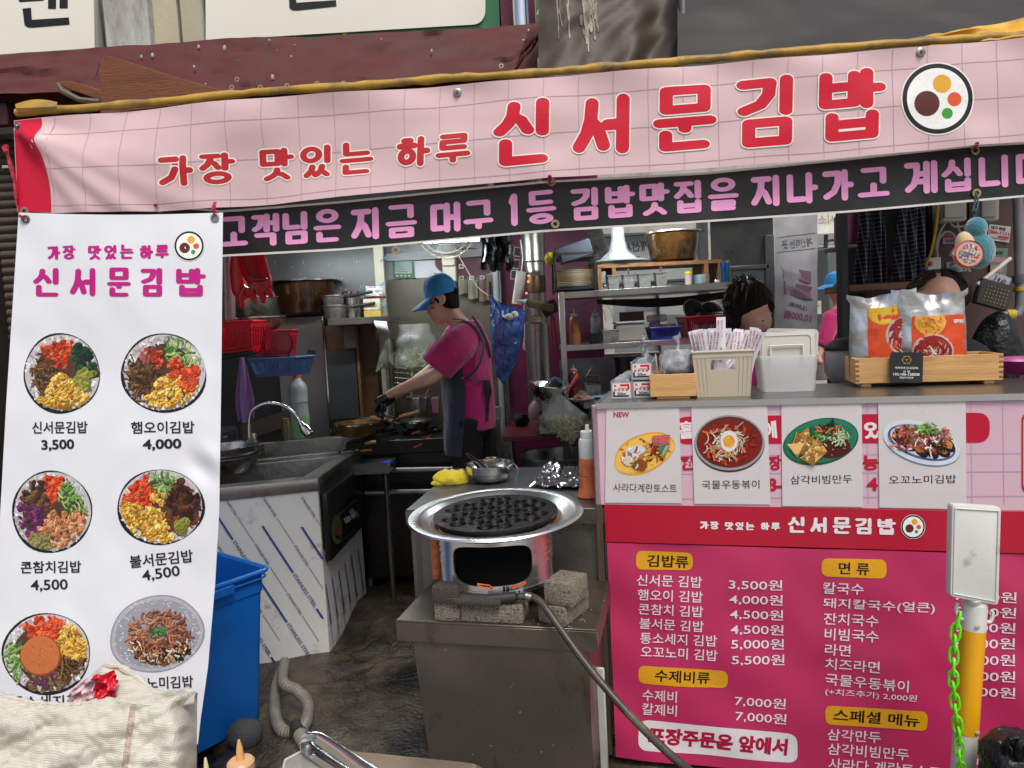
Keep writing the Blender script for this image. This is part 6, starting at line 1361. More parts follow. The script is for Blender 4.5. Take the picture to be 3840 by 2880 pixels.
 mb.lathe([(Rp,.016),(Rp+.005,.0165),(Rp+.006,.010),(Rp-.004,-.003),(0,-.003)],n=72); mb.put('pan_body',mat('greasy_cast_iron',H('0a0706'),.42,.0,.4,20,.3,90,spec=.18),t)
burner()
def work_table():
 a,b = PZ(1560,1890,.90),PZ(1690,1757,.90); ang = rad(-9.5); ex = V((math.cos(ang),math.sin(ang),0)); ey = V((-math.sin(ang),math.cos(ang),0))
 o = PZ(1612,1835,.90)-ey*.30;
 t = T('work_table','steel work table behind the burner with a scratched flat top','table',(o.x,o.y,0),ang); W,D = .86,.60+.05
 D = (PZ(1690,1757,.90)-o).dot(ey)
 mb = MB(); mb.bx(0,W,0,D,.894,.90); mb.put('table_top',mat('table_steel',H('6c6d6e'),.4,.75,.12,3,.08,20,stretch=(1,4,1),dirt=H('4c4a46'),dirt_amt=.2),t,bevel=.001)
 mb = MB(); mb.bx(0,W,-.001,.002,.85,.8935); mb.bx(-.001,.002,.0,D,.85,.8935); mb.put('top_lip',steel_dark,t)
 mb = MB(); mb.bx(.04,W-.02,.02,.03,.12,.849); mb.put('front_sheet',steel_dark,t); mb = MB(); mb.bx(.02,.0395,.02,D-.02,.30,.849); mb.put('side_sheet',mat('grey_side',H('6a6660'),.5,.5),t)
 for x,y in ((.01,.01),(W-.04,.01),(.01,D-.04),(W-.04,D-.04)): mb = MB(); mb.bx(x,x+.03,y,y+.03,.03,.85) if False else mb.bx(x-.012,x+.012,y+.04,y+.064,.03,.849); mb.put('leg',steel_dark,t)
 # yellow cloth
 c = PZ(1695,1812,.90); t = T('yellow_cloth','crumpled bright yellow dishcloth beside the steel bowl','cloth',(c.x,c.y,.90)); mb = MB()
 mb.ball((0,0,.02),(.062,.05,.040),44)
 mb.v = [tuple(V(p)*(1+.28*nz(V(p)*22+V((3,1,2)))+.16*nz(V(p)*55))) for p in mb.v]; mb.v = [(x+.02*z,y,max(z,.001)) for x,y,z in mb.v]
 mb.tube([(-.04,-.02,.012),(-.062,-.028,.012),(-.078,-.03,.008)],[.02,.014,.004],10); mb.put('crumpled_cloth',mat('yellow_microfibre',H('d6c212'),.85,0,.08,20,.6,200,sheen=.4),t)
 # steel bowl with tongs
 c = PZ(1838,1812,.90); t = T('mixing_bowl','shiny steel mixing bowl with stepped side holding tongs','bowl',(c.x,c.y+.03,.9005)); mb = MB()
 mb.lathe([(0,0),(.045,0),(.07,.012),(.082,.035),(.084,.038),(.090,.04),(.093,.068),(.098,.070),(.098,.073),(.091,.072),(.088,.042),(.08,.036),(.066,.014),(0,.005)],n=56); mb.put('bowl',steel_shiny,t)
 mb = MB(); mb.lathe([(0,.018),(.066,.018)],n=30); mb.put('batter',cm('pale_batter','b8a06c',.3),t)
 mb = MB(); mb.tube([(.092,.01,.066),(.108,.0,.05),(.106,.0,.02),(.094,-.0,.0)],.0022,6,sub=4); mb.put('wire_handle',steel_shiny,t)
 t = T('tongs','long steel tongs resting in the mixing bowl','tongs',P(1820,1805,2.7));
 for p0,p1 in (((1748,1700),(1835,1808)),((1750,1698),(1870,1800))):
  mb = MB(); mb.tube([P(*p0,2.86),P((p0[0]+p1[0])/2+2,(p0[1]+p1[1])/2-5,2.79),P(*p1,2.70)],[(.006,.002),(.010,.002),(.008,.002)],8,sub=4); mb.put('tong_arm',steel_shiny,t,world=True)
 # foil sheet
 fm = mat('crinkled_foil',H('d4d6d8'),.16,1,.03,10,.5,26); t = T('foil_sheet','crinkled sheet of aluminium foil lying on the work table','foil',PZ(2080,1800,.905))
 q = [PZ(1985,1835,.904),PZ(2215,1835,.904),PZ(2190,1760,.904),PZ(2040,1770,.904)]
 mb = MB(); mb.grid(lambda u,v: q[0].lerp(q[1],u).lerp(q[3].lerp(q[2],u),v)+V((0,0,.008+.022*abs(nz((u*4,v*3,3)))+.007*nz((u*13,v*10,1))+(.05*max(0,v-.72)*abs(math.sin(u*4+.5))*4*max(0,.65-u)))),60,40); mb.put('sheet',fm,t,world=True,ang=25)
 # orange sleeved bottle
 c = PZ(2213,1862,.90); t = T('squeeze_bottle','white squeeze bottle in a wrinkled orange rubber sleeve at the counter corner','bottle',(c.x,c.y,.90))
 org = mat('orange_rubber_sleeve',H('e07848'),.6,0,.08,12,.3,60)
 mb = MB(); mb.lathe([(0,.001),(.040,.001),(.044,.004),(.040,.02),(.034,.045),(.035,.05),(.033,.075),(.035,.08),(.033,.105),(.035,.11),(.034,.135),(.033,.138)],n=26,wob=lambda a,j: 1+.03*math.sin(a*3+j*2)+.02*math.sin(a*7+j)); mb.put('orange_sleeve',org,t)
 mb = MB(); mb.lathe([(.032,.13),(.033,.19),(.030,.202),(.024,.205),(.025,.206),(.025,.228),(.022,.231),(.008,.233),(.007,.25),(.004,.252),(.004,.246),(0,.246)],n=26); mb.put('bottle_body',mat('milk_white_plastic',H('d8dad6'),.35,0,.03,8,alpha=.95),t)
 # orange sleeved roll hanging left of the burner
 t = T('orange_tube','segmented orange rubber tube hanging at the left of the burner','tube',P(1636,2160,2.3)); mb = MB(); a,b = P(1632,2015,2.3),P(1642,2165,2.3); n = 40
 mb.tube([a.lerp(b,i/n) for i in range(n+1)],[(.018+.0035*abs(math.sin(i*math.pi/10)),.018) for i in range(n+1)],14); mb.put('rubber_tube',org,t,world=True)
 # kimbap slices and sheet
 for x,y,lab in ((1842,1716,'kimbap slice with white rice rim lying behind the mixing bowl'),(1886,1724,'darker kimbap slice lying behind the mixing bowl')):
  t = T('kimbap_slice',lab,'kimbap',PZ(x,y+12,.90),0,'kimbap slices behind the bowl'); t.location.z = .90
  mb = MB(); mb.lathe([(0,.0),(.026,.0),(.026,.014),(0,.014)],n=24,sy=.9); mb.put('seaweed',cm('seaweed','16201a',.5),t)
  mb = MB(); mb.lathe([(0,.0145),(.024,.0145)],n=24,sy=.9); mb.put('rice',cm('cooked_rice','d8d0b0' if x < 1850 else '8c7060',.6,bump=.4),t)
  mb = MB(); rr = random.Random(x)
  for k,cc_ in enumerate(('c86c2c','5c7c34','d9b03c','7c3428')): mb.box((rr.uniform(-.009,.009),rr.uniform(-.008,.008),.0158),(.010,.007,.002),rr.uniform(0,3),col=H(cc_))
  mb.put('filling',attr_mat('food_bits',.5),t)
 t = T('large_basin','large steel basin rim on the floor rack behind the work table','basin',P(2090,1800,3.6)); mb = MB(); mb.lathe(pot_prof(.19,.13,.008,.8),n=44); mb.put('bowl',steel_old,t)
work_table()
# ================================================================== range side, dark middle
def range_side():
 t = T('gas_range','low black gas range with pans and brass valves left of the cook','range',P(1420,2000,4.2)); bl = mat('greasy_black_range',H('15120f'),.35,.3,.4,6,.3,30)
 zt = .90; a = PZ(1262,1650,zt); b = PZ(1640,1612,zt)
 mb = MB(); mb.bx(-.95,-.16,3.95,4.6,.82,.90); mb.put('range_top',bl,t,world=True,bevel=.005)
 mb = MB(); mb.bx(-.93,-.18,4.0,4.6,.1,.819); mb.put('range_body',bl,t,world=True)
 for i in range(3):
  x = -.8+i*.25
  mb = MB()
  for k in range(6): an = k*math.pi/3; mb.tube([(x+.03*math.cos(an),4.2+.03*math.sin(an),.915),(x+.11*math.cos(an),4.2+.11*math.sin(an),.915)],.006,6)
  mb.lathe([(.105,.905),(.115,.905),(.115,.92),(.105,.92)],c=(x,4.2,0),n=24); mb.put('burner_grate',black_iron,t,world=True)
 mb = MB()
 for y_,z_ in ((3.92,.74),(3.9,.62)): mb.cyl((-.85,y_,z_),(-.25,y_,z_-.02),.018,n=12);
 mb.put('gas_pipe',steel_dark,t,world=True)
 for px,py in ((1390,1662),(1375,1690)): mb = MB(); c = P(px+0,py,3.85); mb.cyl(c-V((.03,0,0)),c+V((.03,0,.004)),.012,n=12); mb.put('brass_joint',mat('brass_pipe',H('9a8050'),.3,.9),t,world=True)
 for px,py in ((1560,1622),(1600,1640),(1566,1672)): mb = MB(); c = P(px,py,3.82); mb.box(c,(.05,.01,.006),R=Matrix.Rotation(-.35,3,'Y')); mb.put('valve_handle',cm('orange_valve','c2401c',.5),t,world=True)
 t0 = T('floor_rack','dark low rack with a blue rag under the gas range','rack',P(1400,1800,3.7)); mb = MB(); bpx(mb,1262,1752,1460,1780,3.7,3.95); mb.put('rack_board',steel_dark,t0,world=True)
 for x in (1446,): mb = MB(); a = P(x,1778,3.72); mb.cyl((a.x,3.72,.03),a,.014,n=10); mb.put('leg',steel_dark,t0,world=True)
 mb = MB(); mb.ball(P(1450,1738,3.78),(.026,.03,.018),14); mb.v = [tuple(V(p)+V((.01*nz(V(p)*40),0,.01*nz(V(p)*30)))) for p in mb.v]; solo(mb,'blue_rag',cm('blue_rag','1f2f9c',.8),'blue rag hanging at the end of the dark rack','rag')
 def pan(label,px,py,r,h,Y,m,hdl=None,name='frying_pan',col2=None):
  t = T(name,label,'pan',P(px,py,Y),0,'pans on the gas range'); mb = MB(); mb.lathe(pot_prof(r,h,.004,.88),n=36); mb.put('pan_body',m,t)
  mb = MB(); mb.lathe([(r-.001,h-.001),(r+.005,h),(r+.005,h+.006),(r-.001,h+.006)],n=36); mb.put('rim',steel_shiny,t)
  if col2: mb = MB(); mb.lathe([(0,h*.55),(r*.93,h*.55)],n=30); mb.put('contents',col2,t)
  if hdl:
   d = V(hdl).normalized(); mb = MB(); mb.tube([d*r+V((0,0,h*.8)),d*(r+.05)+V((0,0,h+.01))],.006,6); mb.put('handle_rod',steel_shiny,t); mb = MB(); mb.tube([d*(r+.045)+V((0,0,h+.01)),d*(r+.17)+V((0,0,h+.04))],[(.010,.012),(.013,.012)],8); mb.put('handle',wood_dk,t)
 pan('shallow golden brown pan at the front left of the range',1342,1630,.118,.062,3.95,mat('golden_burnt_pan',H('8a6a34'),.3,.6,.4,5,dirt=H('3c2814'),dirt_amt=.4))
 pan('red stained frying pan with a brown wooden handle on the range',1410,1598,.11,.04,4.2,steel_dark,(1,-.25,0),col2=cm('red_sauce','5c2010',.3))
 pan('small pan with a long black handle in the middle of the range',1560,1600,.09,.03,4.15,steel_dark,(-1,-.1,0))
 pan('tall steel stock pot with an orange ladle at the back of the range',1572,1568,.065,.125,4.3,steel_old,name='stock_pot')
 mb = MB(); mb.tube([P(1590,1500,4.3),P(1608,1460,4.3)],.006,6); solo(mb,'ladle',cm('orange_ladle','b83a1c',.4),'orange ladle handle sticking out of the steel stock pot','ladle')
 mb = MB(); bpx(mb,1618,1492,1645,1550,4.28,4.36); solo(mb,'spice_box',cm('pinkish_box','7a4a58',.5),'small pink box beside the stock pot','box',bevel=.003)
 # cutting board, clear bag, wire basket
 t = T('cutting_board','lime green cutting board behind the cook arm','cutting board',P(1600,1440,4.4)); mb = MB(); mb.prism([P(x,y,Y) for x,y,Y in ((1555,1453,4.3),(1596,1453,4.3),(1665,1400,4.5),(1610,1410,4.6))],(0,0,1),.012); mb.put('board',cm('lime_plastic','86b81c',.4),t,world=True,bevel=.003)
 cb = mat('clear_bag_film',H('b8bab0'),.2,0,.15,20,1.2,24,alpha=.35,spec=.8)
 t = T('vegetable_bag','open clear plastic bag of shredded vegetables behind the cook','bag',P(1560,1375,4.5)); mb = MB()
 mb.grid(lambda u,v: (lambda a,k: (.13*k*math.cos(a)*(1-.25*v),.09*k*math.sin(a),.0+.27*v))(6.283*u,1+.3*nz((math.cos(6.283*u)*2,math.sin(6.283*u)*2,v*4))),30,18); mb.put('film',cb,t,ang=80)
 mb = MB(); mb.grid(lambda u,v: (-.14-.12*u*(1-v*.4),.01*math.sin(u*7),.01+.15*v+.03*math.sin(u*5)),12,10); mb.put('loose_flap',cb,t,ang=80)
 rr = random.Random(2); mb = MB()
 for i in range(260):
  p = V((rr.gauss(0.01,.045),rr.gauss(0,.03),rr.uniform(.01,.11))); d = V((rr.uniform(-1,1),rr.uniform(-1,1),rr.uniform(-1,1))).normalized()*.02; mb.tube([p-d,p+d],.0022,4,col=H(rr.choice(('b8b478','8ca04c','d0c890','5c7c34'))))
 mb.put('shredded_vegetables',attr_mat('food_bits',.5),t,kind='stuff')
 t = T('wire_basket','small steel wire rack holding the vegetable bag','rack',P(1570,1470,4.5)); mb = MB(); o = t.location
 for y in (1378,1395,1415,1435): mb.tube([P(1480,y,4.45),P(1600,y+12,4.45)],.0025,5)
 for x in (1490,1530,1570): mb.tube([P(x,1375,4.45),P(x,1445,4.45)],.0025,5)
 mb.tube([P(1543,1240,4.55),P(1543,1300,4.55),P(1543,1600,4.55)],.012,10); mb.put('wires',steel_shiny,t,world=True,kind='stuff')
 # fan
 t = T('wall_fan','beige wall fan with a wire cage, lower half under the black banner','fan',P(1675,880,4.55)); c = P(1673,858,4.55); R = K(108,4.55); wm = cm('beige_fan_wire','a39c88',.4,.2); mb = MB()
 for k in range(64):
  a = 2*math.pi*k/64; d = V((math.cos(a),0,math.sin(a))); mb.tube([c+d*R*.18+V((0,-.075,0)),c+d*R*.65+V((0,-.066,0)),c+d*R+V((0,-.02,0))],.0012,4)
 for rr_ in (.35,.6,.85,1.0): mb.lathe([(R*rr_-.002,0),(R*rr_+.002,0),(R*rr_+.002,.004),(R*rr_-.002,.004)],c=c+V((0,-.072+.05*rr_**3,0)),n=48,M=Matrix.Rotation(rad(90),3,'X'))
 mb.put('wire_cage',wm,t,world=True,kind='stuff')
 for k in range(3):
  mb = MB(); a0 = 2.1*k+.5; mb.grid(lambda u,v: c+V(((.03+.13*v)*math.cos(a0+.9*(u-.5)),-.03+.02*(u-.5),(.03+.13*v)*math.sin(a0+.9*(u-.5)))),8,6); mb.put('blade',cm('grey_fan_blade','6c7478',.4),t,world=True)
 mb = MB(); mb.cyl(c+V((0,-.02,0)),c+V((0,.08,0)),.045); mb.bx(c.x-.045,c.x+.045,4.60,4.66,c.z-.33,c.z-.02); mb.box((c.x,4.6,P(1675,975,4.55).z),(.085,.05,.07)); mb.put('motor_and_bracket',cm('beige_fan_body','aaa28e',.4),t,world=True,bevel=.008)
 mb = MB(); mb.tube([P(1720,960,4.5),P(1750,1010,4.45),P(1790,1075,4.4),P(1832,1108,4.2)],.003,6,sub=5); mb.put('cable',cm('beige_cable','a0947c',.5),t,world=True)
 # poster, hooks with gloves
 t = T('notice','green framed notice sheet stuck on the steel wall panel','notice',P(1512,1010,4.93)); mb = MB(); bpx(mb,1472,975,1553,1044,4.935,4.94); mb.put('sheet',cm('green_notice','3f7a52',.5),t,world=True)
 pr = Print(Surf(lambda x,y: P(x,y,4.935)),.002); pr.rect(1481,980,1544,1026,H('a8bcb4'));
 for k in range(5): pr.rect(1484,985+k*8,1500+k*7 % 30,987+k*8,H('5c7c7c'))
 for k in range(4): pr.rect(1486+k*15,1031,1494+k*15,1037,H('c0d0c4'))
 pr.put('print',t)
 for i,(x,y,h,c_) in enumerate(((1690,1040,40,'a29c94'),(1730,1042,52,'a8a690'),(1768,1042,70,'aaa894'),(1808,1040,80,'8c7468'))):
  t = T('hook_glove','pale cloth glove hanging on a square white wall hook, '+('leftmost','second from the left','third from the left','rightmost and brownest')[i]+' of four','glove',P(x,y,4.9),0,'gloves on square white hooks')
  mb = MB();
  for a_,b_,c2,d_ in ((-9,-7,9,-3),(-9,3,9,7),(-9,-3,-5,3),(5,-3,9,3)): bpx(mb,x+a_,y+b_,x+c2,y+d_,4.90,4.91)
  mb.put('hook',white_pl,t,world=True)
  mb = MB(); mb.grid(lambda u,v: P(x-14+i*1+(28+3*i)*u+3*v,y+8+h*v+3*math.sin(u*6)*v,4.88)+V((0,.012*math.sin(u*7+i),0)),10,10,.006); mb.put('glove_cloth',cm('cloth_glove_%d' % i,c_,.85),t,world=True)
 mb = MB()
 for a_,b_,c2,d_ in ((-9,-9,9,-4),(-9,4,9,9),(-9,-4,-4,4),(4,-4,9,4)): bpx(mb,1729+a_,999+b_,1729+c2,999+d_,4.90,4.91)
 solo(mb,'wall_hook',white_pl,'empty square white wall hook above the hanging gloves','hook')
 # black bags, chalkboards, power strip
 bb = mat('black_bin_liner',H('0c0c0d'),.28,0,.2,10,1.2,30); t = T('black_plastic_bags','bundle of black plastic bags hanging under the black banner','bags',P(1850,1000,3.6)); mb = MB()
 def f(u,v): x = 1800+112*u+8*math.sin(v*3); y = 860+(140+18*nz((u*9,0,2))+12*math.sin(u*22))*v; return P(x,y,3.6)+V((0,.04*nz((u*6,v*3,5))+.02*math.sin(u*14),0))
 mb.grid(f,60,16,.02); mb.put('bags',bb,t,world=True,ang=80)
 for i,(x,y,r_) in enumerate(((1940,945,.2),(1936,990,.05),(1928,1030,.1))):
  t = T('mini_chalkboard','tiny framed chalkboard tag on the wall, '+('top','middle','bottom')[i]+' one of three','tag',P(x,y,4.6),0,'tiny chalkboard tags beside the flue')
  R3 = Matrix.Rotation(r_,3,'Y'); mb = MB(); mb.box(P(x,y,4.6),(.048,.01,.06),R=R3); mb.put('frame',cm('worn_white_frame','a89890',.5),t,world=True); mb = MB(); mb.box(P(x,y,4.593),(.036,.004,.048),R=R3); mb.put('slate',black_pl,t,world=True)
  mb = MB(); mb.box(P(x+12,y+12,4.588),(.010,.004,.02),R=R3); mb.put('red_mark',cm('red_plastic','a02028',.4),t,world=True)
 t = T('power_strip','white power strip with red lit switches hanging beside the flue','power strip',P(1952,1080,4.2)); mb = MB(); a,b = P(1938,1140,4.2),P(1955,1018,4.2); mb.tube([a,b],[(.030,.02),(.030,.02)],8,side=(1,0,0)); mb.put('strip_body',cm('dirty_white_plastic','b3aea4',.4),t,world=True)
 for x,y in ((1983,1034),(1981,1056),(1974,1099)): mb = MB(); mb.ball(P(x,y,4.05),.006,8); mb.put('switch_light',mat('red_neon',H('ff3018'),.4,emit=(1,.12,.05),estr=3),t,world=True)
 mb = MB(); mb.tube([P(1955,1018,4.2),P(1960,960,4.2),P(1952,900,4.2)],.004,6,sub=4); mb.tube([P(1965,1120,4.15),P(1966,1200,4.15),P(1968,1260,4.15),P(1962,1300,4.15),P(1968,1310,4.15),P(1964,1270,4.15)],.003,6,sub=4); mb.put('cable',white_pl,t,world=True)
 # flue
 t = T('flue_pipe','thick vertical stainless flue pipe with brown joints','flue',P(2010,1600,4.45)); a = P(2012,1200,4.45).x; fl = mat('tarnished_flue',H('9c9890'),.3,.9,.15,4,.1,20,dirt=H('5a4030'),dirt_amt=.3,stretch=(1,1,.5))
 mb = MB(); x = a; r1 = K(44,4.45)
 def zz(y): return P(2012,y,4.45).z
 mb.lathe([(r1,zz(1570)),(r1,zz(1215)),(r1*.86,zz(1208)),(r1*.86,zz(1030)),(r1*.92,zz(1024)),(r1*.86,zz(1015)),(r1*.9,zz(985)),(r1*1.0,zz(980)),(r1*1.0,2.6)],c=(x,4.45,0),n=32); mb.put('pipe',fl,t,world=True)
 mb = MB(); mb.lathe([(r1*1.02,zz(1570)),(r1*1.02,zz(1330))],c=(x,4.45,0),n=32);
 mb = MB(); mb.lathe([(r1*.9,zz(1100)),(r1*.92,zz(1095)),(r1*.92,zz(1040)),(r1*.9,zz(1035))],c=(x,4.45,0),n=32); mb.put('brown_joint',mat('burnt_joint',H('5a432c'),.4,.7,.3),t,world=True)
 pr = Print(Surf(lambda px,py: P(px,py,4.45-r1*1.04)),.001); pr.rrect([(1990,1184),(2032,1184),(2032,1214),(1990,1214)],3,H('4a4030')); pr.rect(1993,1187,2030,1196,H('8c7a2c')); pr.text('314-2000',(1992,1203),(2031,1201),9,H('b0a890'),.02); pr.put('flue_sticker',t)
 # blue bag
 bm = mat('blue_plastic_bag',H('2a5cae'),.13,0,.2,12,2.2,20,alpha=.72,spec=1); t = T('blue_plastic_bag','blue translucent rubbish bag hanging between the cook and the flue','bag',P(1905,1440,3.75)); mb = MB()
 Lp = [(1086,1838),(1150,1838),(1250,1840),(1350,1850),(1410,1862),(1438,1884)]; Rp_ = [(1086,1842),(1140,1973),(1250,1962),(1350,1938),(1410,1912),(1438,1890)]
 def f(sg):
  def g(u,v):
   y = 1090+348*v; xl,xr = interp(Lp,y),interp(Rp_,y); x = xl+(xr-xl)*u; yy = y+(60*u*(1-v)**6 if True else 0); d = math.sin(math.pi*u)**.7*.09*min(1,v*2.5+.1)*math.cos(v*1.3)
   return P(x,yy,3.75)+V((0,sg*d+.022*nz((u*5,v*7,3))+.008*nz((u*14,v*16,5)),0))
  return g
 mb.grid(f(-1),30,50); mb.grid(f(1),20,30); mb.put('film',bm,t,world=True,ang=80)
 rr = random.Random(6); mb = MB()
 for i in range(26): u = rr.uniform(.25,.75); v = rr.uniform(.2,.8); y = 1090+348*v; x = interp(Lp,y)+(interp(Rp_,y)-interp(Lp,y))*u; mb.ball(P(x,y,3.75),(.022,.015,.018),7,col=H(rr.choice(('c0c0c4','6c1c2c','1c1c24','2c5c5c','8c8c94'))))
 mb.put('rubbish_inside',attr_mat('rubbish_bits',.6),t,world=True,kind='stuff')
 mb = MB(); mb.ball(P(1912,1188,3.68),(.03,.02,.018),10); mb.ball(P(1930,1180,3.68),(.02,.02,.02),10); mb.put('white_tissue',cm('white_tissue','cfd0d0',.8),t,world=True)
 # red bench and things on it
 t = T('red_bench','dark red painted bench under the blue bag and the sprout bag','bench',PZ(2000,1640,.95)); q = [PZ(1885,1638,.95),PZ(2135,1630,.95),PZ(2125,1572,.95),PZ(1905,1575,.95)]
 mb = MB(); mb.prism(q,(0,0,-1),.025); mb.put('bench_top',mat('dark_red_paint',H('5c1220'),.4,0,.15,5),t,world=True,bevel=.002)
 for p in q: c_ = p.lerp(sum(q,V())/4,.12); mb = MB(); mb.bx(c_.x-.015,c_.x+.015,c_.y-.015,c_.y+.015,.03,.924); mb.put('leg',steel_dark,t,world=True)
 mb = MB(); mb.ball(P(1955,1575,3.9),(.05,.04,.04),20); mb.v = [tuple(V(p)+V((.02*nz(V(p)*20),0,.02*nz(V(p)*26)))) for p in mb.v]; solo(mb,'black_rag',cm('black_cloth','0c0b0b',.9),'black cloth heap on the red bench against the magenta wall','rag')
 t = T('milky_bottle','pinkish translucent jug with a black label on the red bench','jug',P(2015,1570,3.85)); mb = MB(); mb.lathe([(0,0),(.045,0),(.05,.01),(.045,.07),(.02,.10),(.02,.11),(0,.11)],n=20); mb.put('jug_body',cm('pinkish_jug','8a6c6c',.4),t); mb = MB(); mb.bx(.01,.035,-.052,-.049,.02,.045); mb.put('label',black_pl,t)
 # standing green ground plants? none. grey pole and rack near
 mb = MB(); a = P(1895,1400,3.95); mb.cyl((a.x,3.95,.03),(a.x,3.95,P(1895,1420,3.95).z),.016); solo(mb,'rack_pole',steel_dark,'dark upright pole under the blue rubbish bag','pole')
 t = T('side_counter','narrow steel counter edge with a white jar right behind the cook','counter',P(1860,1600,3.95)); mb = MB(); bpx(mb,1832,1572,1876,1590,3.9,4.5); mb.put('counter_top',steel_old,t,world=True); mb = MB(); bpx(mb,1840,1592,1868,2000,3.95,4.4); mb.put('counter_side',steel_dark,t,world=True)
 mb = MB(); mb.lathe([(0,0),(.03,0),(.038,.06),(.038,.07),(0,.07)],c=P(1848,1572,4.0),n=18); solo(mb,'white_jar',cm('greyish_tub','8c8c88',.4),'small white tub on the counter edge behind the cook','tub')
 mb = MB(); bpx(mb,1832,1335,1850,1362,4.1,4.3); solo(mb,'red_carton',cm('red_carton','8c1420',.5),'red carton edge showing behind the cook elbow','carton')
range_side()
# ================================================================== shelf unit and the things on it
def shelf_unit():
 YS = 3.6; YB = 3.95
 t = T('shelf_unit','two tier stainless shelf unit crowded with bottles, tubs and plates','shelf',P(2430,1600,YS)); sh = mat('shelf_steel',H('a4a3a0'),.3,.85,.1,5,.1,30,dirt=H('6a645c'),dirt_amt=.15)
 def slab(y0l,y1l,y0r,y1r,name):
  mb = MB(); a0,a1,b0,b1 = P(2116,y0l,YS),P(2116,y1l,YS),P(2760,y0r,YS),P(2760,y1r,YS)
  vs = [a0,b0,b1,a1]; q = [p+V((0,YB-YS,0)) for p in vs]; mb.add(vs+q,[(0,1,2,3),(7,6,5,4),(0,4,5,1),(1,5,6,2),(2,6,7,3),(3,7,4,0)]); mb.put(name,sh,t,world=True,bevel=.002)
 slab(1096,1120,1055,1082,'upper_shelf'); slab(1297,1318,1258,1280,'lower_shelf')
 for x,Y,y0 in ((2104,3.6,1096),(2104,3.93,1096),(2768,3.6,1050),(2745,3.95,1050)):
  mb = MB(); a = P(x,y0,Y); mb.bx(a.x-.014,a.x+.014,Y-.012,Y+.016,.03,a.z); mb.put('post',sh,t,world=True,bevel=.002)
 mb = MB(); a,b = P(2112,1660,3.97),P(2765,1300,3.97); mb.bx(a.x,b.x,3.965,3.975,1.0,b.z-.02); mb.put('back_panel',mat('foggy_steel',H('78787a'),.35,.7,.2,4,.1,20,dirt=H('9a9a9a'),dirt_amt=.1),t,world=True)
 def zu(x): return P(x,interp([(2116,1096),(2760,1055)],x),YS).z
 def zl(x): return P(x,interp([(2116,1297),(2760,1258)],x),YS).z
 def at(x,Y,lower=False):
  y = interp([(2116,1297),(2760,1258)] if lower else [(2116,1096),(2760,1055)],x); p = P(x,y,YS); return V((p.x*Y/YS*1.0,Y,(zl(x) if lower else zu(x))+.001))
 tb = T('worktop','steel worktop under the shelves with bowls and sauce bottles','worktop',P(2300,1520,3.5)); mb = MB(); zw = P(2220,1500,3.45).z; a,b = P(2185,1500,3.4),P(2780,1500,3.4)
 mb.bx(a.x,b.x,3.35,3.96,zw-.03,zw); mb.put('worktop_slab',steel_old,tb,world=True,bevel=.002)
 for x in (a.x+.03,b.x-.05): mb = MB(); mb.bx(x,x+.03,3.4,3.43,.03,zw-.031); mb.put('leg',steel_dark,tb,world=True)
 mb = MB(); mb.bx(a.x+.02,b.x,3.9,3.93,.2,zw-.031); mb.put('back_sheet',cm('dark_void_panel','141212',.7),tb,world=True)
 # black rack with plates
 t = T('black_rack','black plastic rack on the left end of the upper shelf','rack',at(2160,3.7)); mb = MB(); z0 = zu(2160)
 x0,x1 = P(2080,1080,3.66).x,P(2238,1080,3.66).x; zt = P(2150,968,3.66).z
 for x in (x0,x1-.012):
  for y in (3.64,3.86): mb.bx(x,x+.012,y,y+.012,z0+.002,zt+.03)
 for z in (z0+.012,zt): mb.bx(x0,x1,3.645,3.87,z,z+.014)
 mb.bx(x0,x1,3.64,3.652,zt+.012,zt+.03); mb.put('frame',black_pl,t,world=True,bevel=.002)
 pl = None; rr = random.Random(8); cols = ['a8863c','9aa8b0','a8b4b8','b88c3c','c87838','b89070','9cb8a8','c8985c','8ca49c']
 for k in range(10):
  z = z0+.028+k*.0088; c = cols[k % len(cols)]; mb = MB(); mb.lathe([(0,0),(.07,0),(.105,.006),(.104,.008),(0,.003)],n=30,sx=1.0,sy=.8); o = mb.put('plate',cm('plate_'+c,c,.35)); o.location = ((x0+x1)/2,3.755,z)
  tag(o,'%s melamine plate in the black rack, layer %s from the bottom' % ({'a8863c': 'ochre','9aa8b0': 'pale blue','a8b4b8': 'grey blue','b88c3c': 'mustard','c87838': 'orange','b89070': 'salmon','9cb8a8': 'mint','c8985c': 'tan','8ca49c': 'sea green'}[c],('first','second','third','fourth','fifth','sixth','seventh','eighth','ninth','topmost')[k]),'plate','plates stacked in the black rack')
 mb = MB(); c = P(2155,945,3.7); mb.box(c,(.17,.12,.085),R=Matrix.Rotation(rad(-14),3,'Y')); solo(mb,'tissue_case',cm('slate_grey_plastic','3a4048',.4),'slate grey plastic case tilted on top of the black rack','case',bevel=.006)
 mb = MB(); mb.ball(P(2062,970,3.8),(.03,.03,.035),12); solo(mb,'yellow_sponge',cm('yellow_plastic','c8a818',.5),'small yellow sponge ball beside the flue and black rack','sponge')
 # foil duct + wrapped white stand
 mb = MB(); a,b = P(2225,860,4.3),P(2262,985,4.3); n = 30; mb.tube([a.lerp(b,i/n) for i in range(-6,n+1)],[.05+(.003 if i % 2 else 0) for i in range(-6,n+1)],18); solo(mb,'foil_duct',mat('foil_duct',H('8f8d88'),.3,.8,.15,14,.5,60),'silver ribbed foil duct slanting down behind the shelf','duct')
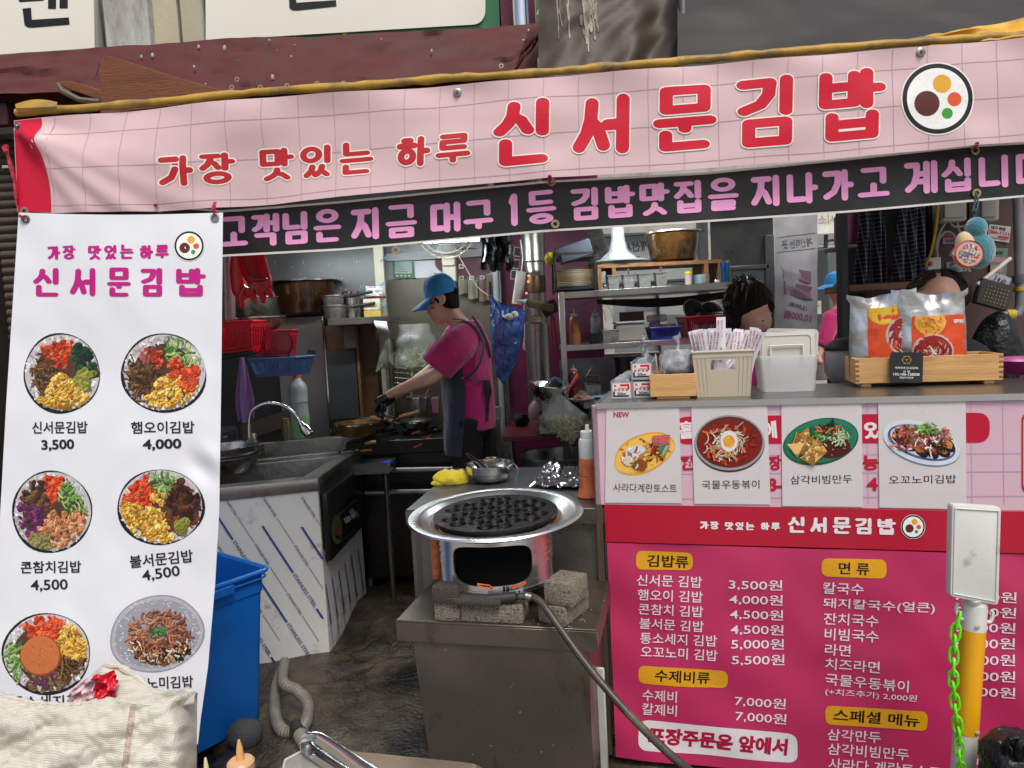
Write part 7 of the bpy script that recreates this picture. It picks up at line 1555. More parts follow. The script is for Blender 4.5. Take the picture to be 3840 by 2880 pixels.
 t = T('wrapped_stand','white pole stand with a wide plastic wrapped base on the wooden rack','stand',P(2320,985,3.8)); mb = MB(); mb.lathe([(.15,0),(.155,.006),(.10,.018),(.05,.06),(.035,.12),(.03,.28)],n=30,wob=lambda a,j: 1+.05*math.sin(a*9+j)); mb.put('plastic_wrap',mat('cling_wrap_white',H('c6ccca'),.15,.1,.1,30,.9,40,alpha=.85),t,ang=60)
 mb = MB(); mb.cyl((0,0,.002),(0,0,.35),.022); mb.lathe([(0,0),(.16,0),(.162,.005),(0,.006)],n=36); mb.put('pole',cm('pale_green_glass','a8c8c0',.2),t)
 # wooden rack
 t = T('wooden_rack','low wooden rack bridging the upper shelf with a big pot on it','rack',at(2470,3.7)); x0,x1 = P(2236,990,3.7).x,P(2700,980,3.7).x; za,zb_ = P(2236,990,3.66).z,P(2700,972,3.66).z
 za -= .004
 mb = MB(); mb.add([(x0,3.66,za),(x1,3.66,zb_),(x1,3.92,zb_),(x0,3.92,za),(x0,3.66,za-.018),(x1,3.66,zb_-.018),(x1,3.92,zb_-.018),(x0,3.92,za-.018)],[(0,1,2,3),(7,6,5,4),(0,4,5,1),(1,5,6,2),(2,6,7,3),(3,7,4,0)]); mb.put('top_board',wood_dk,t,world=True)
 for x,z in ((x0,za),(x0+.075,za),(x1-.02,zb_),(x1-.09,zb_+.0)): mb = MB(); mb.bx(x,x+.018,3.66,3.91,(zu(2236) if x < 0.6 else zu(2690))+.001,z-.019); mb.put('side_board',wood_dk,t,world=True)
 brn = MATS['burnt_brown_enamel']
 t = T('stock_pot','burnt amber stock pot with a pale rim standing on the wooden rack','pot',V((P(2522,900,3.78).x,3.78,(za+zb_)/2+.004))); mb = MB(); mb.lathe([(0,0),(.095,0),(.115,.01),(.132,.09),(.135,.142),(.148,.148),(.148,.155),(.133,.152),(.13,.09),(.1,.012),(0,.006)],n=44)
 mb.put('pot_body',mat('amber_burnt_pot',H('5c3c14'),.2,.5,.7,6,.4,40,dirt=H('140e08'),dirt_amt=.45,dscale=5,coat=.5),t); mb = MB(); mb.lathe([(.1335,.1525),(.1495,.149),(.1495,.156),(.1335,.158)],n=44); mb.put('rim',alu,t)
 # sauce containers under the wooden rack
 gl = mat('clear_tub_plastic',H('9a9c94'),.2,0,.08,10,alpha=.55,spec=.8)
 for i,(x,c,nm) in enumerate(((2300,'3c3424','dark pickles'),(2357,'7a7a70','pale liquid'),(2416,'c8a820','yellow radish'),(2478,'a03014','red sauce'))):
  t = T('sauce_tub','square clear tub of %s under the wooden rack' % nm,'tub',at(x,3.68),0,'square sauce tubs on the upper shelf'); mb = MB(); rw = (.030,.030,.032,.030)[i]
  mb.add([(sx*k*rw,sy*k*rw+.0,z) for k,z in ((.82,0),(1,.068),(1.16,.069),(1.16,.073),(.97,.072),(.8,.003)) for sx,sy in ((-1,-1),(1,-1),(1,1),(-1,1))],[(j*4+a,j*4+(a+1) % 4,(j+1)*4+(a+1) % 4,(j+1)*4+a) for j in range(5) for a in range(4)]); mb.put('tub_wall',gl,t)
  mb = MB(); mb.bx(-rw*.78,rw*.78,-rw*.78,rw*.78,.004,.034 if i != 3 else .055); mb.put('contents',cm('contents_'+c,c,.4,bump=.6,bscale=120),t,bevel=.004)
  if i in (1,3): mb = MB(); mb.tube([(0,0,.03),(.004,0,.09),(.0,0,.10)],[.004,.004,.010],8); mb.put('spoon',steel_shiny,t)
 # right: plates, jar, tumbler
 for k in range(7):
  mb = MB(); mb.lathe([(0,0),(.028,0),(.043,.007),(.042,.009),(0,.004)],n=26); o = mb.put('small_dish',cm('pale_blue_dish','9fb2ba',.3)); o.location = at(2632,3.70)+V((0,0,k*.0065))
  tag(o,'small pale blue dish, number %s from the bottom of the stack beside the jar' % ('one','two','three','four','five','six','seven')[k],'dish','pale blue dishes stacked on the upper shelf')
 t = T('spice_jar','small glass spice jar with a yellow lid on the upper shelf','jar',at(2583,3.68)); mb = MB(); mb.lathe([(0,0),(.018,0),(.019,.045),(.017,.056)],n=18); mb.put('jar_body',cm('pinkish_glass','b8a4a8',.2),t); mb = MB(); mb.lathe([(0,.068),(.019,.068),(.020,.056),(0,.056)],n=18); mb.put('lid',cm('yellow_lid','d8c01c',.4),t)
 t = T('tumbler','tall metallic blue tumbler with a steel rim at the shelf end','tumbler',at(2720,3.64)); mb = MB(); mb.lathe([(0,0),(.017,0),(.023,.10),(.0225,.102),(.02,.1),(0,.01)],n=24); mb.put('body',mat('metallic_blue',H('1c5c94'),.25,.7,.05,10),t); mb = MB(); mb.lathe([(.0232,.098),(.0236,.108),(.022,.109),(.021,.098)],n=24); mb.put('rim',steel_shiny,t)
 mb = MB(); mb.box(at(2688,3.64)+V((0,0,.009)),(.026,.02,.018),.3); solo(mb,'foil_ball',MATS['crinkled_foil'],'small ball of foil at the foot of the wooden rack','foil',bevel=.004)
 mb = MB(); mb.box(at(2270,3.62)+V((0,0,.011)),(.024,.02,.022),.2); solo(mb,'foil_ball',MATS['crinkled_foil'],'small foil lump at the left leg of the wooden rack','foil',bevel=.004)
 # lower shelf
 def squeeze(label,p,r,h,body,noz,grp='squeeze bottles in the kitchen'):
  t = T('squeeze_bottle',label,'bottle',p,0,grp); mb = MB(); mb.lathe([(0,0),(r,0),(r*1.02,.006),(r,h*.3),(r*.96,h*.32),(r,h*.34),(r*.98,h*.68),(r*.8,h*.76),(r*.62,h*.78)],n=22); mb.put('bottle_body',body,t)
  mb = MB(); mb.lathe([(r*.7,h*.77),(r*.7,h*.85),(r*.6,h*.86),(r*.2,h*.88),(r*.12,h),(0,h)],n=16); mb.put('nozzle',noz,t)
 squeeze('squeeze bottle of orange brown sauce on the lower shelf',at(2158,3.68,True),.028,.185,cm('orange_brown_sauce','8c5430',.4),cm('pale_nozzle','a89480',.4))
 squeeze('grey white squeeze bottle on the lower shelf',at(2237,3.72,True),.027,.185,cm('foggy_white_bottle','80848a',.3),cm('clear_nozzle','8c9296',.4))
 mb = MB(); mb.lathe([(0,0),(.024,0),(.030,.055),(.028,.055),(.022,.004)],c=at(2230,3.63,True),n=20); solo(mb,'black_cup',black_pl,'black cup with a stirring stick in front of the grey bottle','cup')
 t = T('metal_container','small square steel container on the lower shelf','container',at(2288,3.66,True)); mb = MB(); mb.bx(-.04,.04,-.03,.04,0,.062); mb.bx(-.045,.045,-.034,.044,.0625,.067); mb.put('body',steel_old,t,bevel=.003)
 t = T('storage_box','milky plastic storage box with lid on the lower shelf','box',at(2362,3.68,True)); mb = MB(); mb.bx(-.072,.072,-.05,.07,0,.092); mb.put('box_body',cm('milky_storage','a39f94',.4),t,bevel=.008); mb = MB(); mb.bx(-.076,.076,-.054,.074,.093,.103); mb.put('lid',cm('milky_lid','b0b2ae',.35),t,bevel=.003)
 mb = MB(); p = at(2372,3.82,True); mb.box(p+V((0,0,.128)),(.13,.01,.05)); solo(mb,'cardboard_flap',cm('dark_cardboard','5c4028',.7),'brown cardboard flap behind the milky storage box','cardboard')
 def basket2(label,x,Y,W,D,Hh,m,n=16):
  t = T('plastic_basket',label,'basket',at(x,Y,True),0,'plastic baskets on the lower shelf'); mb = MB(); k = .85
  for z0,z1 in ((0,.15),(.8,1)):
   pass
  cs_ = [(-W/2,-D/2),(W/2,-D/2),(W/2,D/2),(-W/2,D/2)]
  for i in range(4):
   a,b = V((*cs_[i],0)),V((*cs_[(i+1) % 4],0)); lo0,lo1 = a*k,b*k; hi0,hi1 = a+V((0,0,Hh)),b+V((0,0,Hh)); nn = n if i % 2 == 0 else n//2
   def qd(u0,u1,v0,v1): q = [lo0.lerp(lo1,u).lerp(hi0.lerp(hi1,u),v) for u,v in ((u0,v0),(u1,v0),(u1,v1),(u0,v1))]; mb.prism(q,(q[1]-q[0]).cross(q[3]-q[0]),-.0022)
   qd(0,1,0,.22); qd(0,1,.78,1)
   for j in range(nn): qd(j/nn,(j+.6)/nn,.22,.78)
  mb.add([(x_*k,y_*k,.002) for x_,y_ in cs_],[(0,1,2,3)]); mb.put('basket_wall',m,t)
  mb = MB(); q = [V((x_*1.02,y_*1.02,Hh)) for x_,y_ in cs_]
  for i in range(4): mb.tube([q[i],q[(i+1) % 4]],.005,6)
  mb.put('rim',m,t); return t
 basket2('dark blue basket of small plastic things on the lower shelf',2486,3.70,.155,.13,.062,cm('royal_blue_plastic','1c2f8c',.35))
 mb = MB(); p = at(2455,3.70,True); mb.ball(p+V((0,0,.07)),(.03,.02,.028),12); solo(mb,'pink_sponge',cm('mauve_plastic','9a6c94',.5),'mauve plastic lump in the dark blue basket','sponge')
 mb = MB(); p = at(2505,3.70,True); mb.lathe([(.03,.062),(.036,.07),(.03,.078),(.026,.07),(.03,.062)],c=p,n=20,sx=1.2); solo(mb,'yellow_band',cm('yellow_band','c89c1c',.4),'yellow plastic ring in the dark blue basket','ring')
 mb = MB(); p = at(2465,3.82,True); mb.box(p+V((0,0,.11)),(.10,.06,.04)); solo(mb,'clear_box',gl,'clear plastic box behind the dark blue basket','box',bevel=.008)
 tr = basket2('large dark red slotted basket with pot lids on the lower shelf',2652,3.70,.27,.2,.105,cm('dark_red_basket','8a101c',.35),22)
 for i,(dx,dz,ry,r_) in enumerate(((-.05,.13,.5,.075),(.03,.12,.2,.065))):
  t = T('pot_cover',('large','small')[i]+' dark glass pot lid leaning in the red basket','lid',tr.location+V((dx,.02,dz)),rot=(rad(62),0,ry)); mb = MB(); mb.lathe([(0,.018),(r_*.6,.014),(r_,0),(r_*.98,-.003)],n=30); mb.put('glass_dome',mat('smoky_glass',H('3a3c3e'),.08,.2,.1,8,spec=1),t); mb = MB(); mb.lathe([(0,.045),(.016,.045),(.016,.035),(.008,.02),(0,.018)],n=16); mb.put('knob',black_pl,t); mb = MB(); mb.lathe([(r_-.002,-.004),(r_+.003,-.003),(r_+.003,.003),(r_-.002,.002)],n=30); mb.put('rim',steel_shiny,t)
 for k in range(3): mb = MB(); mb.lathe([(0,0),(.06,0),(.09,.012),(.088,.014),(0,.005)],c=tr.location+V((.09,.0,.085+k*.012)),n=26,sy=.8); solo(mb,'white_plate',cm('white_melamine','b8bcbc',.3),'white plate in the dark red basket, '+('lowest','middle','top')[k]+' of three','plate','white plates in the red basket')
 mb = MB()
 for k in range(5): mb.tube([P(2240,1128+k*2,3.75),P(2420,1124+k*6,3.8),P(2560,1116+k*6,3.8),P(2740,1095+k*4,3.8)],.007,6,sub=5)
 solo(mb,'black_hoses',rubber,'bundle of black hoses sagging under the upper shelf','hoses')
 # wire loops under lower shelf left
 mb = MB()
 for k in range(5): c = P(2150+k*22,1210,3.95); r_ = .06+.01*k; mb.tube([c+V((r_*math.cos(a),.01*k,r_*1.3*math.sin(a))) for a in [i*.5 for i in range(13)]],.0016,5)
 solo(mb,'cable_loops',cm('grey_thin_cable','6c6468',.5),'loops of thin grey cable hanging behind the sauce bottles','cables')
 # spray can and wire basket with tilted bottle
 t = T('gas_canister','thin red and black spray canister hanging left of the shelf post','canister',P(2078,1295,3.62)); mb = MB(); a = P(2080,1290,3.62); mb.cyl(a,P(2072,1200,3.62),.013,n=14); mb.put('can_body',cm('red_black_can','7a1420',.3),t,world=True); mb = MB(); mb.cyl(P(2072,1200,3.62),P(2070,1182,3.62),.010,n=12); mb.put('cap',black_pl,t,world=True)
 t = T('hanging_wire_cup','small black wire cup hooked on the flue holding tilted sauce bottles','wire cup',P(2060,1180,3.9)); mb = MB(); c = P(2062,1155,3.9); R4 = Matrix.Rotation(rad(-25),3,'Y')
 for k in range(9):
  mb.box(c+R4 @ V((-.045+k*.0112,-.035,0)),(.002,.002,.07),R=R4)
  if k < 7: mb.box(c+R4 @ V((0,-.035,-.035+k*.0115)),(.092,.002,.002),R=R4)
 mb.box(c+R4 @ V((0,0,-.036)),(.09,.07,.003),R=R4); mb.box(c+R4 @ V((0,.035,0)),(.09,.002,.07),R=R4); mb.put('wire_grid',black_pl,t,world=True,kind='stuff')
 d = R4 @ V((-.75,0,.66)); d.normalize()
 t = T('oil_bottle','clear oil squeeze bottle tilted left in the hanging wire cup','bottle',c); mb = MB(); mb.tube([c-d*.02,c+d*.11,c+d*.12,c+d*.135],[.022,.022,.018,.018],14); mb.put('bottle_body',cm('oily_plastic','a39c6c',.25),t,world=True); mb = MB(); mb.tube([c+d*.135,c+d*.15,c+d*.19],[.019,.010,.003],12); mb.put('nozzle',white_pl,t,world=True)
 # on the worktop
 t = T('steel_bowl','tilted steel bowl with a blue grey cloth at the left of the worktop','bowl',P(2055,1500,3.45),rot=(rad(4),rad(7),0)); mb = MB(); mb.lathe([(0,0),(.05,.0),(.085,.035),(.108,.075),(.112,.076),(.110,.080),(.102,.076),(.08,.04),(.045,.006),(0,.006)],n=40); mb.put('bowl',steel_shiny,t)
 mb = MB(); mb.grid(lambda u,v: V((-.02+.10*u,-.02+.04*v,.07+.045*math.sin(u*3.1)*(1-.3*v)+.02*nz((u*5,v*5,3)))),16,10,.004); mb.put('blue_cloth',cm('blue_grey_cloth','5c6c84',.8),t,ang=80)
 t = T('white_box','white plastic box under the tilted steel bowl','box',P(2075,1580,3.45)); mb = MB(); bpx(mb,2040,1512,2110,1585,3.42,3.6); mb.put('box_body',cm('greyish_white_box','8c8a84',.5),t,world=True,bevel=.004)
 mb = MB(); a = P(2095,1590,3.5); mb.bx(a.x-.10,a.x+.06,3.4,3.65,a.z-.03,a.z); solo(mb,'side_shelf',steel_old,'small steel ledge carrying the white box left of the counter','shelf')
 squeeze('dark red squeeze bottle with pale nozzle behind the salad plate',V((P(2155,1490,3.6).x,3.6,zw)),.027,.17,cm('dark_red_sauce','5c1c20',.35),cm('pink_nozzle','a87c74',.4))
 mb = MB(); mb.tube([P(2127,1470,3.42),P(2145,1440,3.42),P(2170,1405,3.42)],[.006,.007,.010],10); solo(mb,'orange_spoon',cm('orange_handle','d9501c',.35),'shiny orange handled spoon leaning over the steel bowl','spoon')
 t = T('salad_plate','pink plate heaped with shredded cabbage and sprouts on the worktop','plate',V((P(2182,1500,3.42).x,3.43,zw+.001))); mb = MB(); mb.lathe([(0,0),(.04,0),(.064,.010),(.063,.012),(0,.004)],n=32); mb.put('plate',cm('pink_melamine','b8809c',.3),t)
 mb = MB(); rr = random.Random(4)
 for i in range(200): a = rr.uniform(0,6.28); q = rr.uniform(0,.048); h = (.048-q)*.9*rr.uniform(.3,1)+.006; p = V((q*math.cos(a),q*math.sin(a),h)); d = V((rr.uniform(-1,1),rr.uniform(-1,1),rr.uniform(-.5,.5))).normalized()*.012; mb.tube([p-d,p+d],.0016,4,col=H(rr.choice(('c8b498','a8502c','d8ccb8') if h < .03 else ('7a8c3c','8c9c50','5c6c2c','a8a070'))))
 mb.put('shredded_salad',attr_mat('food_bits',.5),t,kind='stuff')
 t = T('blue_plate','edge of a pale blue plate beside the pink salad plate','plate',V((P(2262,1490,3.5).x,3.5,zw+.001))); mb = MB(); mb.lathe([(0,0),(.04,0),(.06,.010),(.059,.012),(0,.004)],n=28); mb.put('plate',cm('light_blue_melamine','7ca0b0',.3),t)
 t = T('metal_containers','two stacked square steel containers on the worktop','container',V((P(2230,1480,3.7).x,3.72,zw+.001))); mb = MB(); mb.bx(-.045,.035,-.03,.05,0,.055); mb.bx(-.05,.04,-.034,.054,.056,.061); mb.put('lower_container',steel_old,t,bevel=.002); mb = MB(); mb.bx(-.04,.03,-.025,.045,.062,.095); mb.bx(-.045,.035,-.03,.05,.096,.10); mb.tube([(-.04,0,.09),(-.02,0,.125),(-.0,0,.15)],.004,6); mb.put('upper_container',steel_shiny,t,bevel=.002)
 t = T('round_tin','round dark lidded tin standing behind the film boxes','tin',V((P(2355,1500,3.6).x,3.6,zw+.001))); mb = MB(); mb.lathe([(0,0),(.06,0),(.06,.18),(.065,.182),(.065,.195),(.06,.197),(0,.195)],n=30); mb.put('tin_body',cm('dark_tin','2c2a2a',.3,.7),t)
 # sprout bag
 cb = MATS['clear_bag_film']; t = T('sprout_bag','knotted clear plastic bag half full of bean sprouts on the red bench','bag',PZ(2110,1650,.955)); t.location.z = .955; o = t.location
 mb = MB();
 def f(u,v):
  a = 6.283*u; w_ = interp([(0,.01),(.25,.08),(.5,.105),(.62,.085),(.8,.045),(.92,.02),(1,.035)],v); k = 1+.18*nz((math.cos(a)*2,math.sin(a)*2,v*5)); return (w_*k*math.cos(a)+.03-.05*v+(.05*(.25-v) if v < .25 else 0),w_*.6*k*math.sin(a),-.02+.26*v)
 mb.grid(f,30,26); mb.put('film',cb,t,ang=80); mb = MB()
 for i in range(300): v = rr.uniform(.08,.5); a = rr.uniform(0,6.28); w_ = interp([(0,.01),(.25,.08),(.5,.10)],v)*rr.uniform(.2,.9); p = V((w_*math.cos(a)+.03-.05*v,w_*.6*math.sin(a),-.02+.26*v)); d = V((rr.uniform(-1,1),rr.uniform(-1,1),rr.uniform(-1,1))).normalized()*.016; mb.tube([p-d,p+d],.002,4,col=H(rr.choice(('a8a468','c0bc88','8c9450','d0cc9c'))))
 mb.put('bean_sprouts',attr_mat('food_bits',.5),t,kind='stuff')
 mb = MB(); a = P(2165,1600,3.45); b = P(2245,1590,3.45); mb.cyl(a+V((.0,0,0)),b+V((.12,0,0)),.062,n=28); solo(mb,'gas_cylinder',mat('beige_enamel_tank',H('7c765c'),.35,.2,.1,6),'beige horizontal tank half hidden behind the counter corner','tank')
shelf_unit()
# ================================================================== right rear: windows, hanging sheet, lane behind
def right_rear():
 al = mat('window_aluminium',H('6c6e70'),.35,.7,.1,8); pale = cm('pale_rear_wall','a8a69c',.7,dirt=H('7a786c'),dirt_amt=.15)
 mb = MB(); mb.bx(-1,9,9.0,9.3,0,5.5); solo(mb,'rear_building',pale,'pale building wall across the lane behind the stall','wall')
 t = T('window_wall','aluminium framed window wall behind the shelf with foggy panes','window',P(2560,1300,5.2)); gm = mat('foggy_pane',H('a0a8a6'),.12,0,.2,2,spec=.7); gm2 = mat('pale_foggy_pane',H('c4ccca'),.15,0,.12,2,spec=.6)
 for i,(x0,y0,x1,y1,m_) in enumerate(((2262,880,2440,1060,gm),(2445,880,2630,1060,gm),(2665,1010,2885,1300,gm),(2300,1060,2470,1320,gm2),(2475,1060,2630,1320,gm2),(2665,800,2900,1000,cm('dark_pane','3c3e3e',.2)))):
  mb = MB(); bpx(mb,x0,y0,x1,y1,5.22,5.225); mb.put('pane',m_,t,world=True)
 for x0,y0,x1,y1 in ((2630,700,2665,1700),(2880,880,2912,1700),(2262,1050,2630,1062),(2470,1060,2476,1330),(2262,1320,2640,1700),(2665,996,2885,1012),(2262,868,2640,880),(2665,1300,2885,1700),(2740,1010,2746,1300),(2640,700,2912,800)):
  mb = MB(); bpx(mb,x0,y0,x1,y1,5.17,5.24); mb.put('frame',al,t,world=True,bevel=.004)
 pr = Print(Surf(lambda x,y: P(x,y,5.22)),.003); pr.text('개선시',(2340,930),(2435,920),38,H('3c4c5c'),.03,mirror=True); pr.rect(2345,1140,2465,1165,H('9aa0b4')); pr.rect(2360,960,2400,1000,H('7a4a34')); pr.rect(2410,970,2450,1000,H('24504a')); pr.text('주',(2720,960),(2760,950),44,H('3c3c38'),.02,mirror=True)
 for k,(x,y,w_,h) in enumerate(((2690,1060,60,70),(2760,1040,50,90),(2820,1080,46,60),(2700,1180,90,50),(2500,1180,90,60))): pr.rect(x,y,x+w_,y+h,H(('8c8e84','9aa4a0','7c7468','9c9c94','8c8c98')[k]))
 pr.put('papers_behind_glass',t)
 # hanging sheet, mirrored back side print
 t = T('hanging_sheet','grey translucent hanging sign sheet seen from behind with mirrored print','sign',P(2985,1100,4.9)); S = Surf(lambda x,y: P(x,y,4.9)+V((0,.015*math.sin(x/28)+.01*nz((x/90,y/90,3)),0)))
 mb = MB(); mb.grid(lambda u,v: S.at(2905+162*u+4*v*0,800+(445)*v,0),20,30,-.001); mb.put('sheet',cm('grey_vinyl_sheet','b0b1b5',.5),t,world=True,ang=80)
 pr = Print(S,.002); gy = H('64666c'); mv = H('8c6c84')
 pr.line([(2912,893),(3060,872)],2,gy,False); pr.line([(2912,948),(3060,930)],2,gy,False); pr.text('계산하는 곳',(2930,920),(3050,905),34,gy,.01,mirror=True)
 pr.poly([(2925,998),(3045,1018),(3045,1062),(2930,1046),(2935,1022)][::-1],mv); pr.poly([(2935,1055),(3050,1075),(3040,1100),(3050,1125),(2937,1104)][::-1],mv)
 pr.text('김치할인판매',(2942,1028),(3040,1042),26,H('a4a2a8'),.02,mirror=True); pr.text('맥주병판매',(2945,1082),(3040,1100),26,H('a4a2a8'),.02,mirror=True)
 pr.text('12,000원;',(2955,1138),(3028,1158),20,H('54565c'),.02,mirror=True); pr.text('10,000원',(2938,1178),(3045,1195),34,H('a46c8c'),.04,mirror=True); pr.put('mirrored_print',t)
 # beyond: bright lane scene
 t = T('street_sign','white signboard across the lane seen between the sheet and dark shelf','sign',P(3110,840,8.0)); mb = MB(); bpx(mb,3050,740,3165,875,8.0,8.06); mb.put('panel',cm('white_sign','d8d6c8',.5),t,world=True); pr = Print(Surf(lambda x,y: P(x,y,8.0)),.003); pr.text('1 시소',(3068,825),(3155,820),36,H('a8a08c'),.02,mirror=True); pr.put('lettering',t)
 mb = MB(); bpx(mb,3060,878,3165,915,7.9,8.0); solo(mb,'sign_beam',cm('grey_beam','8a8c88',.6),'grey beam under the white sign across the lane','beam')
 mb = MB(); bpx(mb,3108,925,3190,1420,6.4,6.9); solo(mb,'grey_fridge',cm('grey_green_fridge','5c6462',.4),'tall grey green cabinet in the lane behind the second cook','cabinet',bevel=.01)
 mb = MB(); bpx(mb,3065,925,3106,1180,7.0,7.1); solo(mb,'blue_grey_board',cm('blue_grey_panel','4c5a62',.5),'narrow blue grey panel in the lane behind the hanging sheet','panel')
 t = T('lane_fridge','low white chest freezer in the lane behind the second cook','freezer',P(3110,1420,6.0)); mb = MB(); bpx(mb,3040,1310,3185,1425,5.9,6.4); mb.put('freezer_body',cm('cream_freezer','b8b6a8',.4),t,world=True,bevel=.01); mb = MB(); bpx(mb,3075,1290,3120,1308,5.95,6.2); mb.put('basket_on_top',cm('beige_box','9a8c70',.5),t,world=True)
 t = T('direction_notice','small cream notice with a black arrow in the lane','notice',P(3071,1160,6.2)); mb = MB(); bpx(mb,3058,1128,3080,1178,6.2,6.21); mb.put('sheet',cm('cream_notice','b8b8a8',.5),t,world=True); pr = Print(Surf(lambda x,y: P(x,y,6.2)),.003); pr.line([(3063,1146),(3075,1146)],2,H('202020'),False); pr.put('arrow',t)
 mb = MB(); mb.tube([P(3070,950,6.9),P(3085,940,6.8),P(3105,905,6.8),P(3130,900,6.8)],.012,8,sub=4); mb.tube([P(3098,880,6.9),P(3096,930,6.9),P(3090,950,6.9)],.02,8); solo(mb,'lane_cables',black_pl,'black cables and pipe hanging in the lane behind the sheet','cables')
 # dark shelf with plaid cloth
 dk = cm('dark_brown_cabinet','261b14',.5,dirt=H('4a3626'),dirt_amt=.1); t = T('dark_cabinet','open dark brown wooden cabinet with plaid curtains','cabinet',P(3340,1400,3.7))
 mb = MB(); bpx(mb,3158,780,3182,1440,3.6,3.66); mb.put('left_post',cm('black_post','12100e',.5),t,world=True)
 mb = MB(); bpx(mb,3180,700,3520,1480,4.05,4.08); mb.put('back_board',cm('black_back_board','0f0b09',.7),t,world=True)
 mb = MB(); bpx(mb,3182,1060,3480,1086,3.62,3.9); mb.put('lower_shelf',mat('worn_shelf_edge',H('6a4a34'),.6,0,.35,8,.2,30,stretch=(1,1,4)),t,world=True,bevel=.004)
 mb = MB(); bpx(mb,3172,915,3215,928,3.64,3.9); mb.put('small_shelf',mat('worn_shelf_edge2',H('7a5c48'),.6,0,.35,8),t,world=True,bevel=.003)
 mb = MB(); bpx(mb,3250,1088,3500,1440,4.0,4.04); mb.put('lower_board',cm('brown_inner_board','3a2414',.6),t,world=True)
 mb = MB(); bpx(mb,3175,795,3222,914,3.7,3.85); solo(mb,'magenta_box',cm('magenta_plastic_box','8c3c6c',.35),'glossy magenta plastic box on the small dark shelf','box',bevel=.006)
 mb = MB(); bpx(mb,3315,1000,3358,1048,3.72,3.74); o = solo(mb,'snack_packet',cm('brown_packet','7c4428',.4),'small brown printed packet leaning between the plaid curtains','packet',bevel=.002)
 # plaid material
 m = bpy.data.materials.new('plaid_cloth'); m.use_nodes = True; N = m.node_tree.nodes; L = m.node_tree.links; b = N['Principled BSDF']; tc = N.new('ShaderNodeTexCoord'); mp = N.new('ShaderNodeMapping'); mp.inputs['Scale'].default_value = (46,1,46); mp.inputs['Rotation'].default_value = (0,.06,0); L.new(tc.outputs['Object'],mp.inputs[0]); sp = N.new('ShaderNodeSeparateXYZ'); L.new(mp.outputs[0],sp.inputs[0]); outs = []
 for k in ('X','Z'):
  fr = N.new('ShaderNodeMath'); fr.operation = 'FRACT'; L.new(sp.outputs[k],fr.inputs[0]); gt = N.new('ShaderNodeMath'); gt.operation = 'GREATER_THAN'; gt.inputs[1].default_value = .80; L.new(fr.outputs[0],gt.inputs[0]); outs.append(gt)
 ad = N.new('ShaderNodeMath'); ad.operation = 'ADD'; L.new(outs[0].outputs[0],ad.inputs[0]); L.new(outs[1].outputs[0],ad.inputs[1]); mr = N.new('ShaderNodeMix'); mr.data_type = 'RGBA'; mr.inputs[6].default_value = H('1a1d2e')+(1,); mr.inputs[7].default_value = H('8c909c')+(1,); dv = N.new('ShaderNodeMath'); dv.operation = 'MULTIPLY'; dv.inputs[1].default_value = .5; L.new(ad.outputs[0],dv.inputs[0]); L.new(dv.outputs[0],mr.inputs[0]); L.new(mr.outputs[2],b.inputs['Base Color']); b.inputs['Roughness'].default_value = .9
 for i,(xt,xb,w_,y1) in enumerate(((3252,3232,62,1064),(3300,3298,44,1058),(3405,3385,66,1050),(3446,3438,50,1040))):
  t = T('plaid_cloth','navy plaid cloth hanging from the dark cabinet, '+('leftmost','second','third','rightmost')[i]+' of four strips','cloth',P(xb,y1,3.66),0,'plaid cloths hanging from the dark cabinet'); mb = MB()
  mb.grid(lambda u,v: P(xt+(xb-xt)*v+(u-.5)*w_*(.7+.35*v),720+(y1-720)*v,3.66)+V((0,.025*math.sin(u*9+i)*(.4+.6*v),0)),24,14,.003); mb.put('cloth_strip',m,t,world=True,ang=80)
 # brown meter wall
 t = T('meter_wall','brown wooden board wall with meter boxes, cables and leaflets','wall',P(3680,1400,3.8)); mb = MB(); bpx(mb,3500,600,4300,1700,3.85,3.9); mb.put('board',mat('brown_board',H('4a342c'),.6,0,.15,3,.2,20,dirt=H('2c1e18'),dirt_amt=.2),t,world=True)
 for i,(x0,y0,x1,y1) in enumerate(((3532,740,3628,830),(3672,740,3750,828))):
  t = T('meter_box',('left','right')[i]+' white electric meter box hanging behind the teal plush','meter box',P((x0+x1)/2,y1,3.75),0,'white meter boxes'); mb = MB(); bpx(mb,x0,y0,x1,y1,3.76,3.85); mb.put('casing',cm('meter_white','b4b2a8',.4),t,world=True,bevel=.008); mb = MB(); bpx(mb,x0+10,y0+8,x1-10,y1-14,3.745,3.76); mb.put('cover',cm('meter_cover','a8a69c',.3),t,world=True,bevel=.004)
 t = T('cable_bundle','white and yellow cables looping down the brown board','cables',P(3560,1000,3.8)); wc = cm('dirty_white_cable','9c968a',.5); mb = MB()
 for pts in ([(3560,830),(3580,850),(3640,845),(3660,840)],[(3512,940),(3520,900),(3545,870),(3575,880),(3582,920),(3570,960)],[(3520,980),(3510,920),(3530,860),(3550,830)],[(3560,960),(3580,930),(3600,960),(3590,1010)],[(3590,835),(3600,870),(3640,890)]): mb.tube([P(x,y,3.79) for x,y in pts],.006,6,sub=5)
 mb.put('white_cables',wc,t,world=True); mb = MB()
 for k in range(2): mb.tube([P(3516+k*6,760,3.72),P(3508+k*4,850,3.72),P(3488+k*4,950,3.72),P(3462+k*3,1010,3.72)],.0045,6,sub=4)
 mb.put('yellow_cables',cm('yellow_cable','b8941c',.4),t,world=True)
 t = T('wall_socket','white socket with a red switch on the brown board','socket',P(3505,1010,3.8)); mb = MB(); bpx(mb,3478,965,3530,1012,3.76,3.80); mb.put('plate',cm('meter_white','b4b2a8',.4),t,world=True,bevel=.004); mb = MB(); bpx(mb,3486,980,3498,996,3.75,3.76); mb.put('red_switch',cm('red_plastic','a02028',.4),t,world=True)
